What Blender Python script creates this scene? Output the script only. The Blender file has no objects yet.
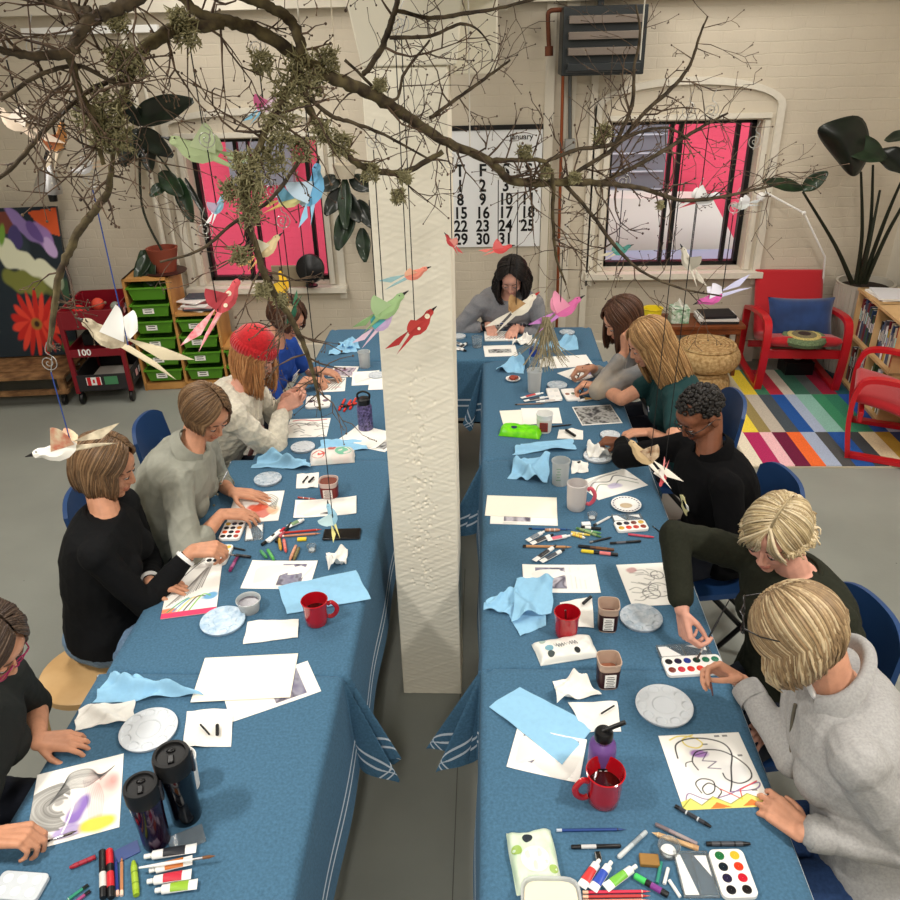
import bpy, bmesh, math, random
import numpy as np
from math import sin, cos, pi, radians, sqrt, atan2
from mathutils import Vector, Matrix, Euler
SC = bpy.context.scene
COL = SC.collection
RND = random.Random(7)
# ---------------------------------------------------------------- camera model
F = 787.; H = 2.52
_P, _Y, _R = radians(27.9), radians(3.0), radians(-1.53)
_f = Vector((-sin(_Y)*cos(_P), cos(_Y)*cos(_P), -sin(_P)))
_r = Vector((cos(_Y), sin(_Y), 0)); _u = Vector((-sin(_Y)*sin(_P), cos(_Y)*sin(_P), cos(_P)))
CR = _r*cos(_R) + _u*sin(_R); CU = -_r*sin(_R) + _u*cos(_R); CF = _f
cam_d = bpy.data.cameras.new('camera'); cam = bpy.data.objects.new('camera', cam_d); COL.objects.link(cam)
cam_d.sensor_width = 36; cam_d.lens = 36*F/900; cam_d.clip_start = .05; cam_d.clip_end = 200
cam.matrix_world = Matrix(((CR.x, CU.x, -CF.x, 0), (CR.y, CU.y, -CF.y, 0), (CR.z, CU.z, -CF.z, H), (0, 0, 0, 1)))
SC.camera = cam
def ray(px, py): return CR*((px-450)/F) + CU*((450-py)/F) + CF
def at(px, py, z=.752):            # where the sight line meets the level z
    d = ray(px, py); t = (z-H)/d.z; return Vector((d.x*t, d.y*t, z))
def aty(px, py, y):
    d = ray(px, py); t = y/d.y; return Vector((d.x*t, y, H+d.z*t))
def dist(px, py, t):               # a point at distance t along the sight line
    d = ray(px, py).normalized(); return Vector((0, 0, H)) + d*t
# ---------------------------------------------------------------- materials
def lin(c):
    return tuple(((x/255)/12.92 if x/255 <= .04045 else ((x/255+.055)/1.055)**2.4) for x in c)
_mats = {}
def mat(name, c, rough=.6, metal=0., noise=0., nscale=30., c2=None, bump=0., bscale=200., spec=.4, trans=0., ior=1.45, coat=0., sheen=0., emit=None, es=1., alpha=1., sss=0.):
    if name in _mats: return _mats[name]
    m = bpy.data.materials.new(name); m.use_nodes = True; n = m.node_tree.nodes; l = m.node_tree.links
    b = n['Principled BSDF']; c = lin(c)
    b.inputs['Base Color'].default_value = (*c, 1); b.inputs['Roughness'].default_value = rough
    b.inputs['Metallic'].default_value = metal; b.inputs['Specular IOR Level'].default_value = spec
    b.inputs['IOR'].default_value = ior
    if trans: b.inputs['Transmission Weight'].default_value = trans
    if coat: b.inputs['Coat Weight'].default_value = coat
    if sheen: b.inputs['Sheen Weight'].default_value = sheen
    if sss:
        b.inputs['Subsurface Weight'].default_value = sss; b.inputs['Subsurface Radius'].default_value = (.012, .005, .003); b.inputs['Subsurface Scale'].default_value = .5
    if alpha < 1: b.inputs['Alpha'].default_value = alpha
    if emit: b.inputs['Emission Color'].default_value = (*lin(emit), 1); b.inputs['Emission Strength'].default_value = es
    if noise or c2 or bump:
        tc = n.new('ShaderNodeTexCoord')
    if noise or c2:
        nz = n.new('ShaderNodeTexNoise'); nz.inputs['Scale'].default_value = nscale; nz.inputs['Detail'].default_value = 6
        l.new(tc.outputs['Object'], nz.inputs['Vector'])
        r = n.new('ShaderNodeValToRGB'); e = r.color_ramp.elements
        d = lin(c2) if False else (lin(c2) if c2 else tuple(x*(1-noise) for x in c)); a = c if c2 else tuple(min(1, x*(1+noise)) for x in c)
        e[0].position = .35; e[1].position = .65; e[0].color = (*d, 1); e[1].color = (*a, 1)
        l.new(nz.outputs['Fac'], r.inputs['Fac']); l.new(r.outputs['Color'], b.inputs['Base Color'])
    if bump:
        n2 = n.new('ShaderNodeTexNoise'); n2.inputs['Scale'].default_value = bscale; n2.inputs['Detail'].default_value = 4
        bp = n.new('ShaderNodeBump'); bp.inputs['Strength'].default_value = bump; bp.inputs['Distance'].default_value = .002
        l.new(tc.outputs['Object'], n2.inputs['Vector']); l.new(n2.outputs['Fac'], bp.inputs['Height']); l.new(bp.outputs['Normal'], b.inputs['Normal'])
    _mats[name] = m; return m
def vcmat(name, rough=.8):         # colour kept in the mesh as painted pigment
    if name in _mats: return _mats[name]
    m = bpy.data.materials.new(name); m.use_nodes = True; n = m.node_tree.nodes
    b = n['Principled BSDF']; b.inputs['Roughness'].default_value = rough; b.inputs['Specular IOR Level'].default_value = .25
    a = n.new('ShaderNodeVertexColor'); a.layer_name = 'pigment'
    m.node_tree.links.new(a.outputs['Color'], b.inputs['Base Color']); _mats[name] = m; return m
# ---------------------------------------------------------------- mesh builder
class MB:
    def __init__(s): s.v = []; s.f = []; s.m = []
    def add(s, vs, fs, m=0, M=None):
        o = len(s.v)
        for p in vs:
            p = Vector(p); s.v.append(tuple(M @ p) if M else tuple(p))
        for f in fs: s.f.append(tuple(i+o for i in f)); s.m.append(m)
        return s
    def box(s, c, d, m=0, M=None, taper=1.):
        x, y, z = c; a, b, h = d[0]/2, d[1]/2, d[2]/2; t = taper
        vs = [(x-a, y-b, z-h), (x+a, y-b, z-h), (x+a, y+b, z-h), (x-a, y+b, z-h), (x-a*t, y-b*t, z+h), (x+a*t, y-b*t, z+h), (x+a*t, y+b*t, z+h), (x-a*t, y+b*t, z+h)]
        return s.add(vs, [(3, 2, 1, 0), (4, 5, 6, 7), (0, 1, 5, 4), (1, 2, 6, 5), (2, 3, 7, 6), (3, 0, 4, 7)], m, M)
    def lathe(s, prof, seg=24, m=0, M=None, cap=True, sq=None):
        vs = []; fs = []
        for r, z in prof:
            for k in range(seg):
                a = 2*pi*k/seg; x, y = cos(a), sin(a)
                if sq:      # rounded-square section
                    q = (abs(x)**sq+abs(y)**sq)**(-1/sq); x *= q; y *= q
                vs.append((r*x, r*y, z))
        for i in range(len(prof)-1):
            for k in range(seg):
                k2 = (k+1) % seg; fs.append((i*seg+k, i*seg+k2, (i+1)*seg+k2, (i+1)*seg+k))
        if cap:
            fs.append(tuple(range(seg))[::-1]); fs.append(tuple((len(prof)-1)*seg+k for k in range(seg)))
        return s.add(vs, fs, m, M)
    def tube(s, pts, rad, seg=8, m=0, M=None, flat=1., up=None, cap=True):
        pts = [Vector(p) for p in pts]; n = len(pts)
        if not hasattr(rad, '__len__'): rad = [rad]*n
        vs = []; fs = []; prev = None
        for i, p in enumerate(pts):
            t = (pts[min(i+1, n-1)]-pts[max(i-1, 0)])
            if t.length < 1e-9: t = Vector((0, 0, 1))
            t.normalize()
            if up is not None: a = Vector(up).cross(t)
            elif prev is None: a = t.cross(Vector((0, 0, 1)) if abs(t.z) < .9 else Vector((1, 0, 0)))
            else: a = prev-t*prev.dot(t)
            if a.length < 1e-6: a = t.orthogonal()
            a.normalize(); b = t.cross(a); prev = a
            for k in range(seg):
                q = 2*pi*k/seg; vs.append(p+a*(cos(q)*rad[i])+b*(sin(q)*rad[i]*flat))
        for i in range(n-1):
            for k in range(seg):
                k2 = (k+1) % seg; fs.append((i*seg+k, i*seg+k2, (i+1)*seg+k2, (i+1)*seg+k))
        if cap: fs.append(tuple(range(seg))[::-1]); fs.append(tuple((n-1)*seg+k for k in range(seg)))
        return s.add(vs, fs, m, M)
    def ball(s, c, r, m=0, M=None, su=16, sv=10):
        if not hasattr(r, '__len__'): r = (r, r, r)
        vs = [(c[0], c[1], c[2]-r[2])]; fs = []
        for j in range(1, sv):
            ph = -pi/2+pi*j/sv
            for k in range(su):
                a = 2*pi*k/su; vs.append((c[0]+r[0]*cos(ph)*cos(a), c[1]+r[1]*cos(ph)*sin(a), c[2]+r[2]*sin(ph)))
        vs.append((c[0], c[1], c[2]+r[2])); top = len(vs)-1
        for k in range(su):
            k2 = (k+1) % su; fs.append((0, 1+k2, 1+k)); fs.append((top, top-su+k, top-su+k2))
            for j in range(sv-2): fs.append((1+j*su+k, 1+j*su+k2, 1+(j+1)*su+k2, 1+(j+1)*su+k))
        return s.add(vs, fs, m, M)
    def prism(s, poly, z0, z1, m=0, M=None):
        n = len(poly); vs = [(x, y, z0) for x, y in poly]+[(x, y, z1) for x, y in poly]
        ar = sum(poly[i][0]*poly[(i+1) % n][1]-poly[(i+1) % n][0]*poly[i][1] for i in range(n))
        fs = [tuple(range(n))[::-1], tuple(range(n, 2*n))]+[(i, (i+1) % n, n+(i+1) % n, n+i) for i in range(n)]
        if ar < 0: fs = [f[::-1] for f in fs]
        return s.add(vs, fs, m, M)
    def sheet(s, fn, nu, nv, m=0, M=None, thick=0., closed=False):
        vs = [Vector(fn(i/nu, j/nv)) for j in range(nv+1) for i in range(nu+1)]; w = nu+1
        fs = [(j*w+i, j*w+i+1, (j+1)*w+i+1, (j+1)*w+i) for j in range(nv) for i in range(nu)]
        if thick:
            o = len(vs); lo = []
            for j in range(nv+1):
                for i in range(nu+1):
                    a = vs[j*w+min(i+1, nu)]-vs[j*w+max(i-1, 0)]; b = vs[min(j+1, nv)*w+i]-vs[max(j-1, 0)*w+i]
                    nn = a.cross(b); nn = nn.normalized() if nn.length > 1e-12 else Vector((0, 0, 1)); lo.append(vs[j*w+i]-nn*thick)
            fs += [tuple(q+o for q in f[::-1]) for f in fs]
            rim = [i for i in range(nu)]+[j*w+nu for j in range(nv)]+[nv*w+i for i in range(nu, 0, -1)]+[j*w for j in range(nv, 0, -1)]
            for k in range(len(rim)):
                a, b = rim[k], rim[(k+1) % len(rim)]; fs.append((a, a+o, b+o, b))
            vs += lo
        return s.add(vs, fs, m, M)
    def text(s, txt, size, m=0, M=None, depth=.0005, bold=.0, align='CENTER', sx=1.):
        cu = bpy.data.curves.new('t', 'FONT'); cu.body = txt; cu.size = size; cu.extrude = depth; cu.offset = bold*size
        cu.align_x = align; cu.align_y = 'CENTER'; cu.resolution_u = 3
        o = bpy.data.objects.new('t', cu); COL.objects.link(o); bpy.context.view_layer.update()
        me = o.evaluated_get(bpy.context.evaluated_depsgraph_get()).to_mesh()
        s.add([(v.co.x*sx, v.co.y, v.co.z) for v in me.vertices], [tuple(p.vertices) for p in me.polygons], m, M)
        bpy.data.objects.remove(o); bpy.data.curves.remove(cu); return s
    def build(s, name, mats, parent=None, loc=None, rot=None, smooth=True, bevel=0., sub=0, label=None, ang=40, bseg=2):
        me = bpy.data.meshes.new(name); me.from_pydata(s.v, [], s.f)
        if not isinstance(mats, (list, tuple)): mats = [mats]
        for m in mats: me.materials.append(m)
        me.polygons.foreach_set('material_index', [min(i, len(mats)-1) for i in s.m])
        if smooth: me.polygons.foreach_set('use_smooth', [True]*len(me.polygons))
        me.update()
        if smooth and ang < 180:
            try: me.set_sharp_from_angle(angle=radians(ang))
            except Exception: pass
        o = bpy.data.objects.new(name, me); COL.objects.link(o)
        if parent: o.parent = parent
        if loc is not None: o.location = loc
        if rot is not None: o.rotation_euler = rot if hasattr(rot, '__len__') else (0, 0, rot)
        if bevel:
            b = o.modifiers.new('b', 'BEVEL'); b.width = bevel; b.segments = bseg; b.limit_method = 'ANGLE'; b.angle_limit = radians(40)
        if sub:
            b = o.modifiers.new('s', 'SUBSURF'); b.levels = sub; b.render_levels = sub
        if label: o['label'] = label
        return o
def thing(name, label, cat, loc=(0, 0, 0), rot=0, group=None):
    o = bpy.data.objects.new(name, None); COL.objects.link(o); o.empty_display_size = .05
    o.location = loc; o.rotation_euler = rot if hasattr(rot, '__len__') else (0, 0, rot)
    return tag(o, label, cat, group)
def tag(o, label, cat, group=None, kind=None):
    o['label'] = label; o['category'] = cat
    if group: o['group'] = group
    if kind: o['kind'] = kind
    return o
def struct(o): o['kind'] = 'structure'; return o
def T(x=0, y=0, z=0, rx=0, ry=0, rz=0, s=1.): return Matrix.Translation((x, y, z)) @ Euler((rx, ry, rz)).to_matrix().to_4x4() @ Matrix.Scale(s, 4)
def copytree(o, parent=None):
    c = o.copy(); COL.objects.link(c)
    if parent: c.parent = parent
    for ch in list(o.children):
        copytree(ch, c)
    return c
def spline(pts, n=8):              # Catmull-Rom through the points (tuples of any length)
    P = [np.array(p, float) for p in pts]; out = []
    for i in range(len(P)-1):
        a = P[max(i-1, 0)]; b = P[i]; c = P[i+1]; d = P[min(i+2, len(P)-1)]
        for k in range(n):
            t = k/n; out.append(.5*((2*b)+(-a+c)*t+(2*a-5*b+4*c-d)*t*t+(-a+3*b-3*c+d)*t**3))
    out.append(P[-1]); return out
# ---------------------------------------------------------------- common materials
WHITE = mat('white_plastic', (238, 238, 236), .35)
PAPER = mat('paper_white', (246, 244, 238), .8, spec=.2)
BLACK = mat('black_plastic', (16, 16, 18), .35)
STEEL = mat('steel', (170, 170, 172), .3, 1.)
CLEAR = mat('clear_plastic', (235, 240, 242), .12, trans=.9, ior=1.2, spec=.5)
FROST = mat('frosted_plastic', (225, 228, 228), .45, trans=.55, ior=1.25)
PINE = mat('pine_wood', (196, 146, 84), .5, c2=(170, 118, 62), nscale=6, spec=.3)
# ================================================================ THE ROOM
WY = 6.4; RX = 3.22; LX = -4.4; BY = -3.0; CZ = 3.5
def brick_mat(name, c, bump=.6):
    m = mat(name, c, .65); n = m.node_tree.nodes; l = m.node_tree.links; b = n['Principled BSDF']
    tc = n.new('ShaderNodeTexCoord'); mp = n.new('ShaderNodeMapping'); mp.inputs['Rotation'].default_value = (radians(90), 0, 0)
    br = n.new('ShaderNodeTexBrick'); br.inputs['Scale'].default_value = 1; br.inputs['Brick Width'].default_value = .22; br.inputs['Row Height'].default_value = .075
    br.inputs['Mortar Size'].default_value = .006; br.inputs['Mortar Smooth'].default_value = .8
    l.new(tc.outputs['Object'], mp.inputs['Vector'])
    nz = n.new('ShaderNodeTexNoise'); nz.inputs['Scale'].default_value = 9; nz.inputs['Detail'].default_value = 6; l.new(tc.outputs['Object'], nz.inputs['Vector'])
    mx = n.new('ShaderNodeMixRGB'); mx.inputs['Fac'].default_value = .03; l.new(mp.outputs['Vector'], mx.inputs['Color1']); l.new(nz.outputs['Color'], mx.inputs['Color2'])
    l.new(mx.outputs['Color'], br.inputs['Vector'])
    h = n.new('ShaderNodeMath'); h.operation = 'MULTIPLY_ADD'; h.inputs[1].default_value = -1; l.new(br.outputs['Fac'], h.inputs[0])
    n3 = n.new('ShaderNodeTexNoise'); n3.inputs['Scale'].default_value = 45; n3.inputs['Detail'].default_value = 5; l.new(tc.outputs['Object'], n3.inputs['Vector']); l.new(n3.outputs['Fac'], h.inputs[2])
    bp = n.new('ShaderNodeBump'); bp.inputs['Strength'].default_value = bump; bp.inputs['Distance'].default_value = .006; l.new(h.outputs[0], bp.inputs['Height']); l.new(bp.outputs['Normal'], b.inputs['Normal'])
    r = n.new('ShaderNodeValToRGB'); e = r.color_ramp.elements; cc = lin(c)
    n4 = n.new('ShaderNodeTexNoise'); n4.inputs['Scale'].default_value = 1.3; n4.inputs['Detail'].default_value = 8; l.new(tc.outputs['Object'], n4.inputs['Vector'])
    e[0].position = .3; e[0].color = (*[x*.86 for x in cc], 1); e[1].position = .7; e[1].color = (*[min(1, x*1.06) for x in cc], 1)
    l.new(n4.outputs['Fac'], r.inputs['Fac']); l.new(r.outputs['Color'], b.inputs['Base Color']); return m
M_BRICK = brick_mat('painted_brick', (204, 194, 176), .33)
M_PLAIN = mat('painted_plaster', (214, 207, 192), .7, noise=.05, nscale=3, bump=.3, bscale=40)
M_TRIM = mat('painted_trim', (216, 210, 196), .5, noise=.03)
# floor: worn grey paint with specks and a few seams
def floor_mat():
    m = mat('painted_floor', (158, 160, 154), .42, spec=.35); n = m.node_tree.nodes; l = m.node_tree.links; b = n['Principled BSDF']
    tc = n.new('ShaderNodeTexCoord'); nz = n.new('ShaderNodeTexNoise'); nz.inputs['Scale'].default_value = 1.1; nz.inputs['Detail'].default_value = 9
    l.new(tc.outputs['Object'], nz.inputs['Vector']); r = n.new('ShaderNodeValToRGB'); e = r.color_ramp.elements
    c = lin((142, 145, 138)); e[0].position = .35; e[0].color = (*[x*.85 for x in c], 1); e[1].position = .65; e[1].color = (*[x*1.08 for x in c], 1)
    l.new(nz.outputs['Fac'], r.inputs['Fac'])
    vo = n.new('ShaderNodeTexVoronoi'); vo.inputs['Scale'].default_value = 9; l.new(tc.outputs['Object'], vo.inputs['Vector'])
    sp = n.new('ShaderNodeMath'); sp.operation = 'LESS_THAN'; sp.inputs[1].default_value = .045; l.new(vo.outputs['Distance'], sp.inputs[0])
    n2 = n.new('ShaderNodeTexNoise'); n2.inputs['Scale'].default_value = 2.5; l.new(tc.outputs['Object'], n2.inputs['Vector'])
    th = n.new('ShaderNodeMath'); th.operation = 'GREATER_THAN'; th.inputs[1].default_value = .56; l.new(n2.outputs['Fac'], th.inputs[0])
    mu = n.new('ShaderNodeMath'); mu.operation = 'MULTIPLY'; l.new(sp.outputs[0], mu.inputs[0]); l.new(th.outputs[0], mu.inputs[1])
    mu2 = n.new('ShaderNodeMath'); mu2.operation = 'MULTIPLY'; mu2.inputs[1].default_value = .75; l.new(mu.outputs[0], mu2.inputs[0])
    mx = n.new('ShaderNodeMixRGB'); mx.inputs['Color2'].default_value = (.03, .03, .03, 1); l.new(mu2.outputs[0], mx.inputs['Fac']); l.new(r.outputs['Color'], mx.inputs['Color1'])
    l.new(mx.outputs['Color'], b.inputs['Base Color'])
    n5 = n.new('ShaderNodeTexNoise'); n5.inputs['Scale'].default_value = 60; l.new(tc.outputs['Object'], n5.inputs['Vector'])
    bp = n.new('ShaderNodeBump'); bp.inputs['Strength'].default_value = .12; bp.inputs['Distance'].default_value = .003; l.new(n5.outputs['Fac'], bp.inputs['Height']); l.new(bp.outputs['Normal'], b.inputs['Normal'])
    return m
b = MB().box(((LX+RX)/2, (BY+WY)/2, -.05), (RX-LX+.4, WY-BY+.4, .1)); struct(b.build('floor', floor_mat(), smooth=False))
b = MB()
for x in (.0, -.115): b.box((x, 1.6, .0008), (.003, 3.6, .0016))
struct(b.build('trim_7', mat('floor_seam', (95, 95, 90), .8)))
b = MB().box(((LX+RX)/2, (BY+WY)/2, CZ+.05), (RX-LX+.4, WY-BY+.4, .1)); struct(b.build('ceiling', M_PLAIN, smooth=False))
W1 = (-2.34, -1.30, .70, 1.84); W2 = (.95, 2.06, .78, 1.90)
b = MB()
def wpiece(x0, x1, z0, z1): b.box(((x0+x1)/2, WY+.15, (z0+z1)/2), (x1-x0, .3, z1-z0))
wpiece(LX, W1[0], 0, CZ); wpiece(W1[0], W1[1], 0, W1[2]); wpiece(W1[0], W1[1], W1[3], CZ)
wpiece(W1[1], W2[0], 0, CZ); wpiece(W2[0], W2[1], 0, W2[2]); wpiece(W2[0], W2[1], W2[3], CZ); wpiece(W2[1], RX+.2, 0, CZ)
struct(b.build('wall_back', M_BRICK, smooth=False))
struct(MB().box((RX+.1, (BY+WY)/2, CZ/2), (.2, WY-BY, CZ)).build('wall_right', M_PLAIN, smooth=False))
struct(MB().box((LX-.1, (BY+WY)/2, CZ/2), (.2, WY-BY, CZ)).build('wall_left', M_PLAIN, smooth=False))
struct(MB().box(((LX+RX)/2, BY-.1, CZ/2), (RX-LX+.4, .2, CZ)).build('wall_front', M_PLAIN, smooth=False))
# windows
M_FRAME = mat('black_window_frame', (14, 14, 15), .4)
M_GLASS = mat('window_glass', (255, 255, 255), 0., trans=1., ior=1.0, spec=.2)
def window(name, W, bars, tz=.02):
    x0, x1, z0, z1 = W; t = .035; y = WY+.16
    f = MB()
    f.box(((x0+x1)/2, y, z0+t/2), (x1-x0, .06, t)); f.box(((x0+x1)/2, y, z1-t/2), (x1-x0, .06, t))
    f.box((x0+t/2, y, (z0+z1)/2), (t, .06, z1-z0)); f.box((x1-t/2, y, (z0+z1)/2), (t, .06, z1-z0))
    for bx, w in bars: f.box((bx, y, (z0+z1)/2), (w, .05, z1-z0-.02))
    o = struct(f.build(name, M_FRAME, smooth=False))
    MB().box(((x0+x1)/2, y+.01, (z0+z1)/2), (x1-x0-.02, .006, z1-z0-.02)).build('pane', M_GLASS, o, smooth=False)
    return o
w = window('window_1', W1, [(-1.98, .03), (-1.88, .02), (-1.42, .03)])
w2 = window('window_2', W2, [(1.43, .028), (1.50, .034), (1.93, .03)])
# masonry surrounds: raised trim with a segmental arch over the right window
def arch(W, rise, wd, name):
    x0, x1, z0, z1 = W; b = MB(); cx = (x0+x1)/2; hw = (x1-x0)/2+.14
    zt = z1+.10
    prof = [(x0-.14, z0-.12), (x0-.14, zt)]+[(cx-hw*cos(pi*k/16), zt+rise*sin(pi*k/16)) for k in range(1, 16)]+[(x1+.14, zt), (x1+.14, z0-.12)]
    inner = [(x0-.085, z0-.12), (x0-.085, zt)]+[(cx-(hw-.055)*cos(pi*k/16), zt+(rise-.05)*sin(pi*k/16)) for k in range(1, 16)]+[(x1+.085, zt), (x1+.085, z0-.12)]
    for i in range(len(prof)-1):
        a, c, d, e = prof[i], prof[i+1], inner[i+1], inner[i]
        b.add([(a[0], WY, a[1]), (c[0], WY, c[1]), (d[0], WY, d[1]), (e[0], WY, e[1]), (a[0], WY-wd, a[1]), (c[0], WY-wd, c[1]), (d[0], WY-wd, d[1]), (e[0], WY-wd, e[1])],
              [(4, 5, 6, 7), (0, 1, 5, 4), (2, 3, 7, 6), (0, 4, 7, 3), (1, 2, 6, 5)])
    b.box((cx, WY-.02, z1+.03), (x1-x0+.1, .04, .035)); b.box((x0-.03, WY-.012, (z0+z1)/2), (.04, .024, z1-z0)); b.box((x1+.03, WY-.012, (z0+z1)/2), (.04, .024, z1-z0))
    b.box((cx, WY-.04, z0-.03), (x1-x0+.3, .12, .045))
    return struct(b.build(name, M_TRIM, smooth=False))
arch(W2, .2, .03, 'trim_1'); arch(W1, .12, .03, 'trim_2')
struct(MB().box(((LX+RX)/2, WY-.06, 2.78), (RX-LX, .12, .16)).build('trim_3', M_PLAIN, smooth=False))
struct(MB().box((-.5, WY-.025, .09), (5.5, .05, .18)).build('baseboard_back', M_TRIM, smooth=False))
# shallow brick pilaster strips beside the heater pipes
b = MB()
for x, w_ in ((.47, .07), (.62, .09), (.80, .05)): b.box((x, WY-.015, 1.4), (w_, .03, 2.6))
struct(b.build('trim_4', M_PLAIN, smooth=False))
# outside: pink building, grey window in it, snow-white canopy
M_PINK = brick_mat('pink_brick', (226, 78, 104), .35)
o = tag(MB().box((0, 9.9, 1.5), (14, .3, 9)).build('building', M_PINK, smooth=False), 'bright pink painted brick building seen through both windows', 'building')
b = MB().box((0, 0, 0), (1.25, .06, .95)).build('facade_window', mat('facade_grey', (120, 122, 128), .3), o, loc=(1.45, 9.72, 1.25), smooth=False)
b = MB()
for k in range(5): b.box((0, -.05, -.4+k*.2), (1.2, .04, .015))
b.build('window_bars', mat('pale_bars', (190, 192, 198), .5), o, loc=(1.45, 9.72, 1.25), smooth=False)
b = MB(); b.prism([(-1.2, -1.2), (1.15, -1.2), (1.02, -.55), (.60, .08), (-1.2, .14)], 0, .5, 0, T(0, 0, 0, rx=radians(90)))
tag(b.build('canopy', mat('canopy_white', (222, 218, 204), .6), loc=(1.9, 9.55, .75), smooth=False), 'cream white sloping awning outside the right window', 'awning')
tag(MB().box((0, 0, 0), (3.2, .4, .45)).build('concrete_ledge', mat('ledge_blue_grey', (150, 158, 178), .7), loc=(1.9, 8.7, .10), smooth=False), 'pale blue grey ledge outside below the white awning', 'ledge')
tag(MB().box((0, 0, 0), (.75, .12, .55)).build('wall_vent', mat('facade_grey2', (128, 130, 134), .4), loc=(-2.65, 9.7, 1.25), smooth=False), 'grey opening in the pink wall outside the left window', 'vent')
struct(MB().box((0, 12, -1.05), (40, 11, .1)).build('ground', mat('asphalt', (110, 110, 112), .9), smooth=False))
# column with its bracket
def column_mat():
    m = mat('column_paint', (236, 230, 213), .6); n = m.node_tree.nodes; l = m.node_tree.links; b = n['Principled BSDF']
    tc = n.new('ShaderNodeTexCoord'); mp = n.new('ShaderNodeMapping'); mp.inputs['Scale'].default_value = (8, 8, 34); mp.inputs['Rotation'].default_value = (0, radians(12), 0); l.new(tc.outputs['Object'], mp.inputs['Vector'])
    nz = n.new('ShaderNodeTexNoise'); nz.inputs['Scale'].default_value = 1.2; nz.inputs['Detail'].default_value = 5; l.new(mp.outputs['Vector'], nz.inputs['Vector'])
    vo = n.new('ShaderNodeTexVoronoi'); vo.inputs['Scale'].default_value = 48; l.new(tc.outputs['Object'], vo.inputs['Vector'])
    # pecked patch: small pits gathered in a band around the middle of the shaft
    st = n.new('ShaderNodeMath'); st.operation = 'LESS_THAN'; st.inputs[1].default_value = .30; l.new(vo.outputs['Distance'], st.inputs[0])
    sx = n.new('ShaderNodeSeparateXYZ'); l.new(tc.outputs['Object'], sx.inputs[0])
    r1 = n.new('ShaderNodeMapRange'); r1.inputs[1].default_value = .75; r1.inputs[2].default_value = .9; l.new(sx.outputs['Z'], r1.inputs[0])
    r2 = n.new('ShaderNodeMapRange'); r2.inputs[1].default_value = 1.95; r2.inputs[2].default_value = 1.5; l.new(sx.outputs['Z'], r2.inputs[0])
    n6 = n.new('ShaderNodeTexNoise'); n6.inputs['Scale'].default_value = 9; l.new(tc.outputs['Object'], n6.inputs['Vector'])
    g = n.new('ShaderNodeMath'); g.operation = 'GREATER_THAN'; g.inputs[1].default_value = .5; l.new(n6.outputs['Fac'], g.inputs[0])
    p = st.outputs[0]
    for q in (r1.outputs[0], r2.outputs[0], g.outputs[0]):
        k = n.new('ShaderNodeMath'); k.operation = 'MULTIPLY'; l.new(p, k.inputs[0]); l.new(q, k.inputs[1]); p = k.outputs[0]
    h = n.new('ShaderNodeMath'); h.operation = 'MULTIPLY_ADD'; h.inputs[1].default_value = -2.2; l.new(p, h.inputs[0]); l.new(nz.outputs['Fac'], h.inputs[2])
    bp = n.new('ShaderNodeBump'); bp.inputs['Strength'].default_value = .3; bp.inputs['Distance'].default_value = .004; l.new(h.outputs[0], bp.inputs['Height']); l.new(bp.outputs['Normal'], b.inputs['Normal'])
    return m
MC = column_mat()
b = MB(); b.box((-.235, 2.630, 1.22), (.25, .24, 2.44)); rp = np.random.RandomState(5); pa = aty(412, 362, 2.5); pb = aty(427, 592, 2.5)
GX, GZ = np.meshgrid(np.linspace(-.357, -.113, 72), np.linspace(.004, 2.436, 620)); D = np.zeros(GX.shape)
for k in range(9):
    a_ = rp.uniform(.12, .5)*rp.choice([-1, 1]); q_ = rp.uniform(60, 190); D += .00022*np.sin((GZ+GX*a_)*q_*2+rp.uniform(0, 6)+1.5*np.sin(GZ*9+GX*14+k))
for k in range(150):
    t_ = rp.beta(1.5, 1.2); cx_ = pa.x+(pb.x-pa.x)*t_+rp.normal()*(.020+.018*t_); cz_ = pa.z+(pb.z-pa.z)*t_; r_ = rp.uniform(.0042, .0072)
    cx_ = min(max(cx_, -.34), -.13); u_ = np.hypot(GX-cx_, (GZ-cz_)*.85)/r_; D -= np.where(u_ < 1.35, .0042*np.clip(1.0-u_**2, -.18, 1), 0)
nz_, nx_ = GX.shape; EX = np.minimum(np.arange(nx_), nx_-1-np.arange(nx_)); D[:, EX < 2] = 0
b.add([(GX[j, i], 2.504-D[j, i], GZ[j, i]) for j in range(nz_) for i in range(nx_)], [(j*nx_+i, j*nx_+i+1, (j+1)*nx_+i+1, (j+1)*nx_+i) for j in range(nz_-1) for i in range(nx_-1)])
b.add([(-.36, 2.51, 0), (-.11, 2.51, 0), (-.11, 2.51, 2.44), (-.36, 2.51, 2.44), (-.357, 2.504, .004), (-.113, 2.504, .004), (-.113, 2.504, 2.436), (-.357, 2.504, 2.436)], [(0, 1, 5, 4), (1, 2, 6, 5), (2, 3, 7, 6), (3, 0, 4, 7)])
c = struct(b.build('trim_5', MC, ang=60))
b = MB(); b.add([(-.385, 2.47, 2.62), (-.06, 2.47, 2.62), (-.06, 2.78, 2.62), (-.385, 2.78, 2.62), (-.355, 2.49, 2.44), (-.085, 2.49, 2.44), (-.085, 2.77, 2.44), (-.355, 2.77, 2.44)],
        [(0, 1, 2, 3), (7, 6, 5, 4), (4, 5, 1, 0), (5, 6, 2, 1), (6, 7, 3, 2), (7, 4, 0, 3)])
b.box((-.22, 2.625, 3.06), (.33, .33, .88)); b.box((0.0, 3.6, 2.82), (.3, 5.2, .34)); b.box((-.03, 2.75, 2.56), (.13, .3, .3))
struct(b.build('trim_6', MC, bevel=.005))
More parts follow.
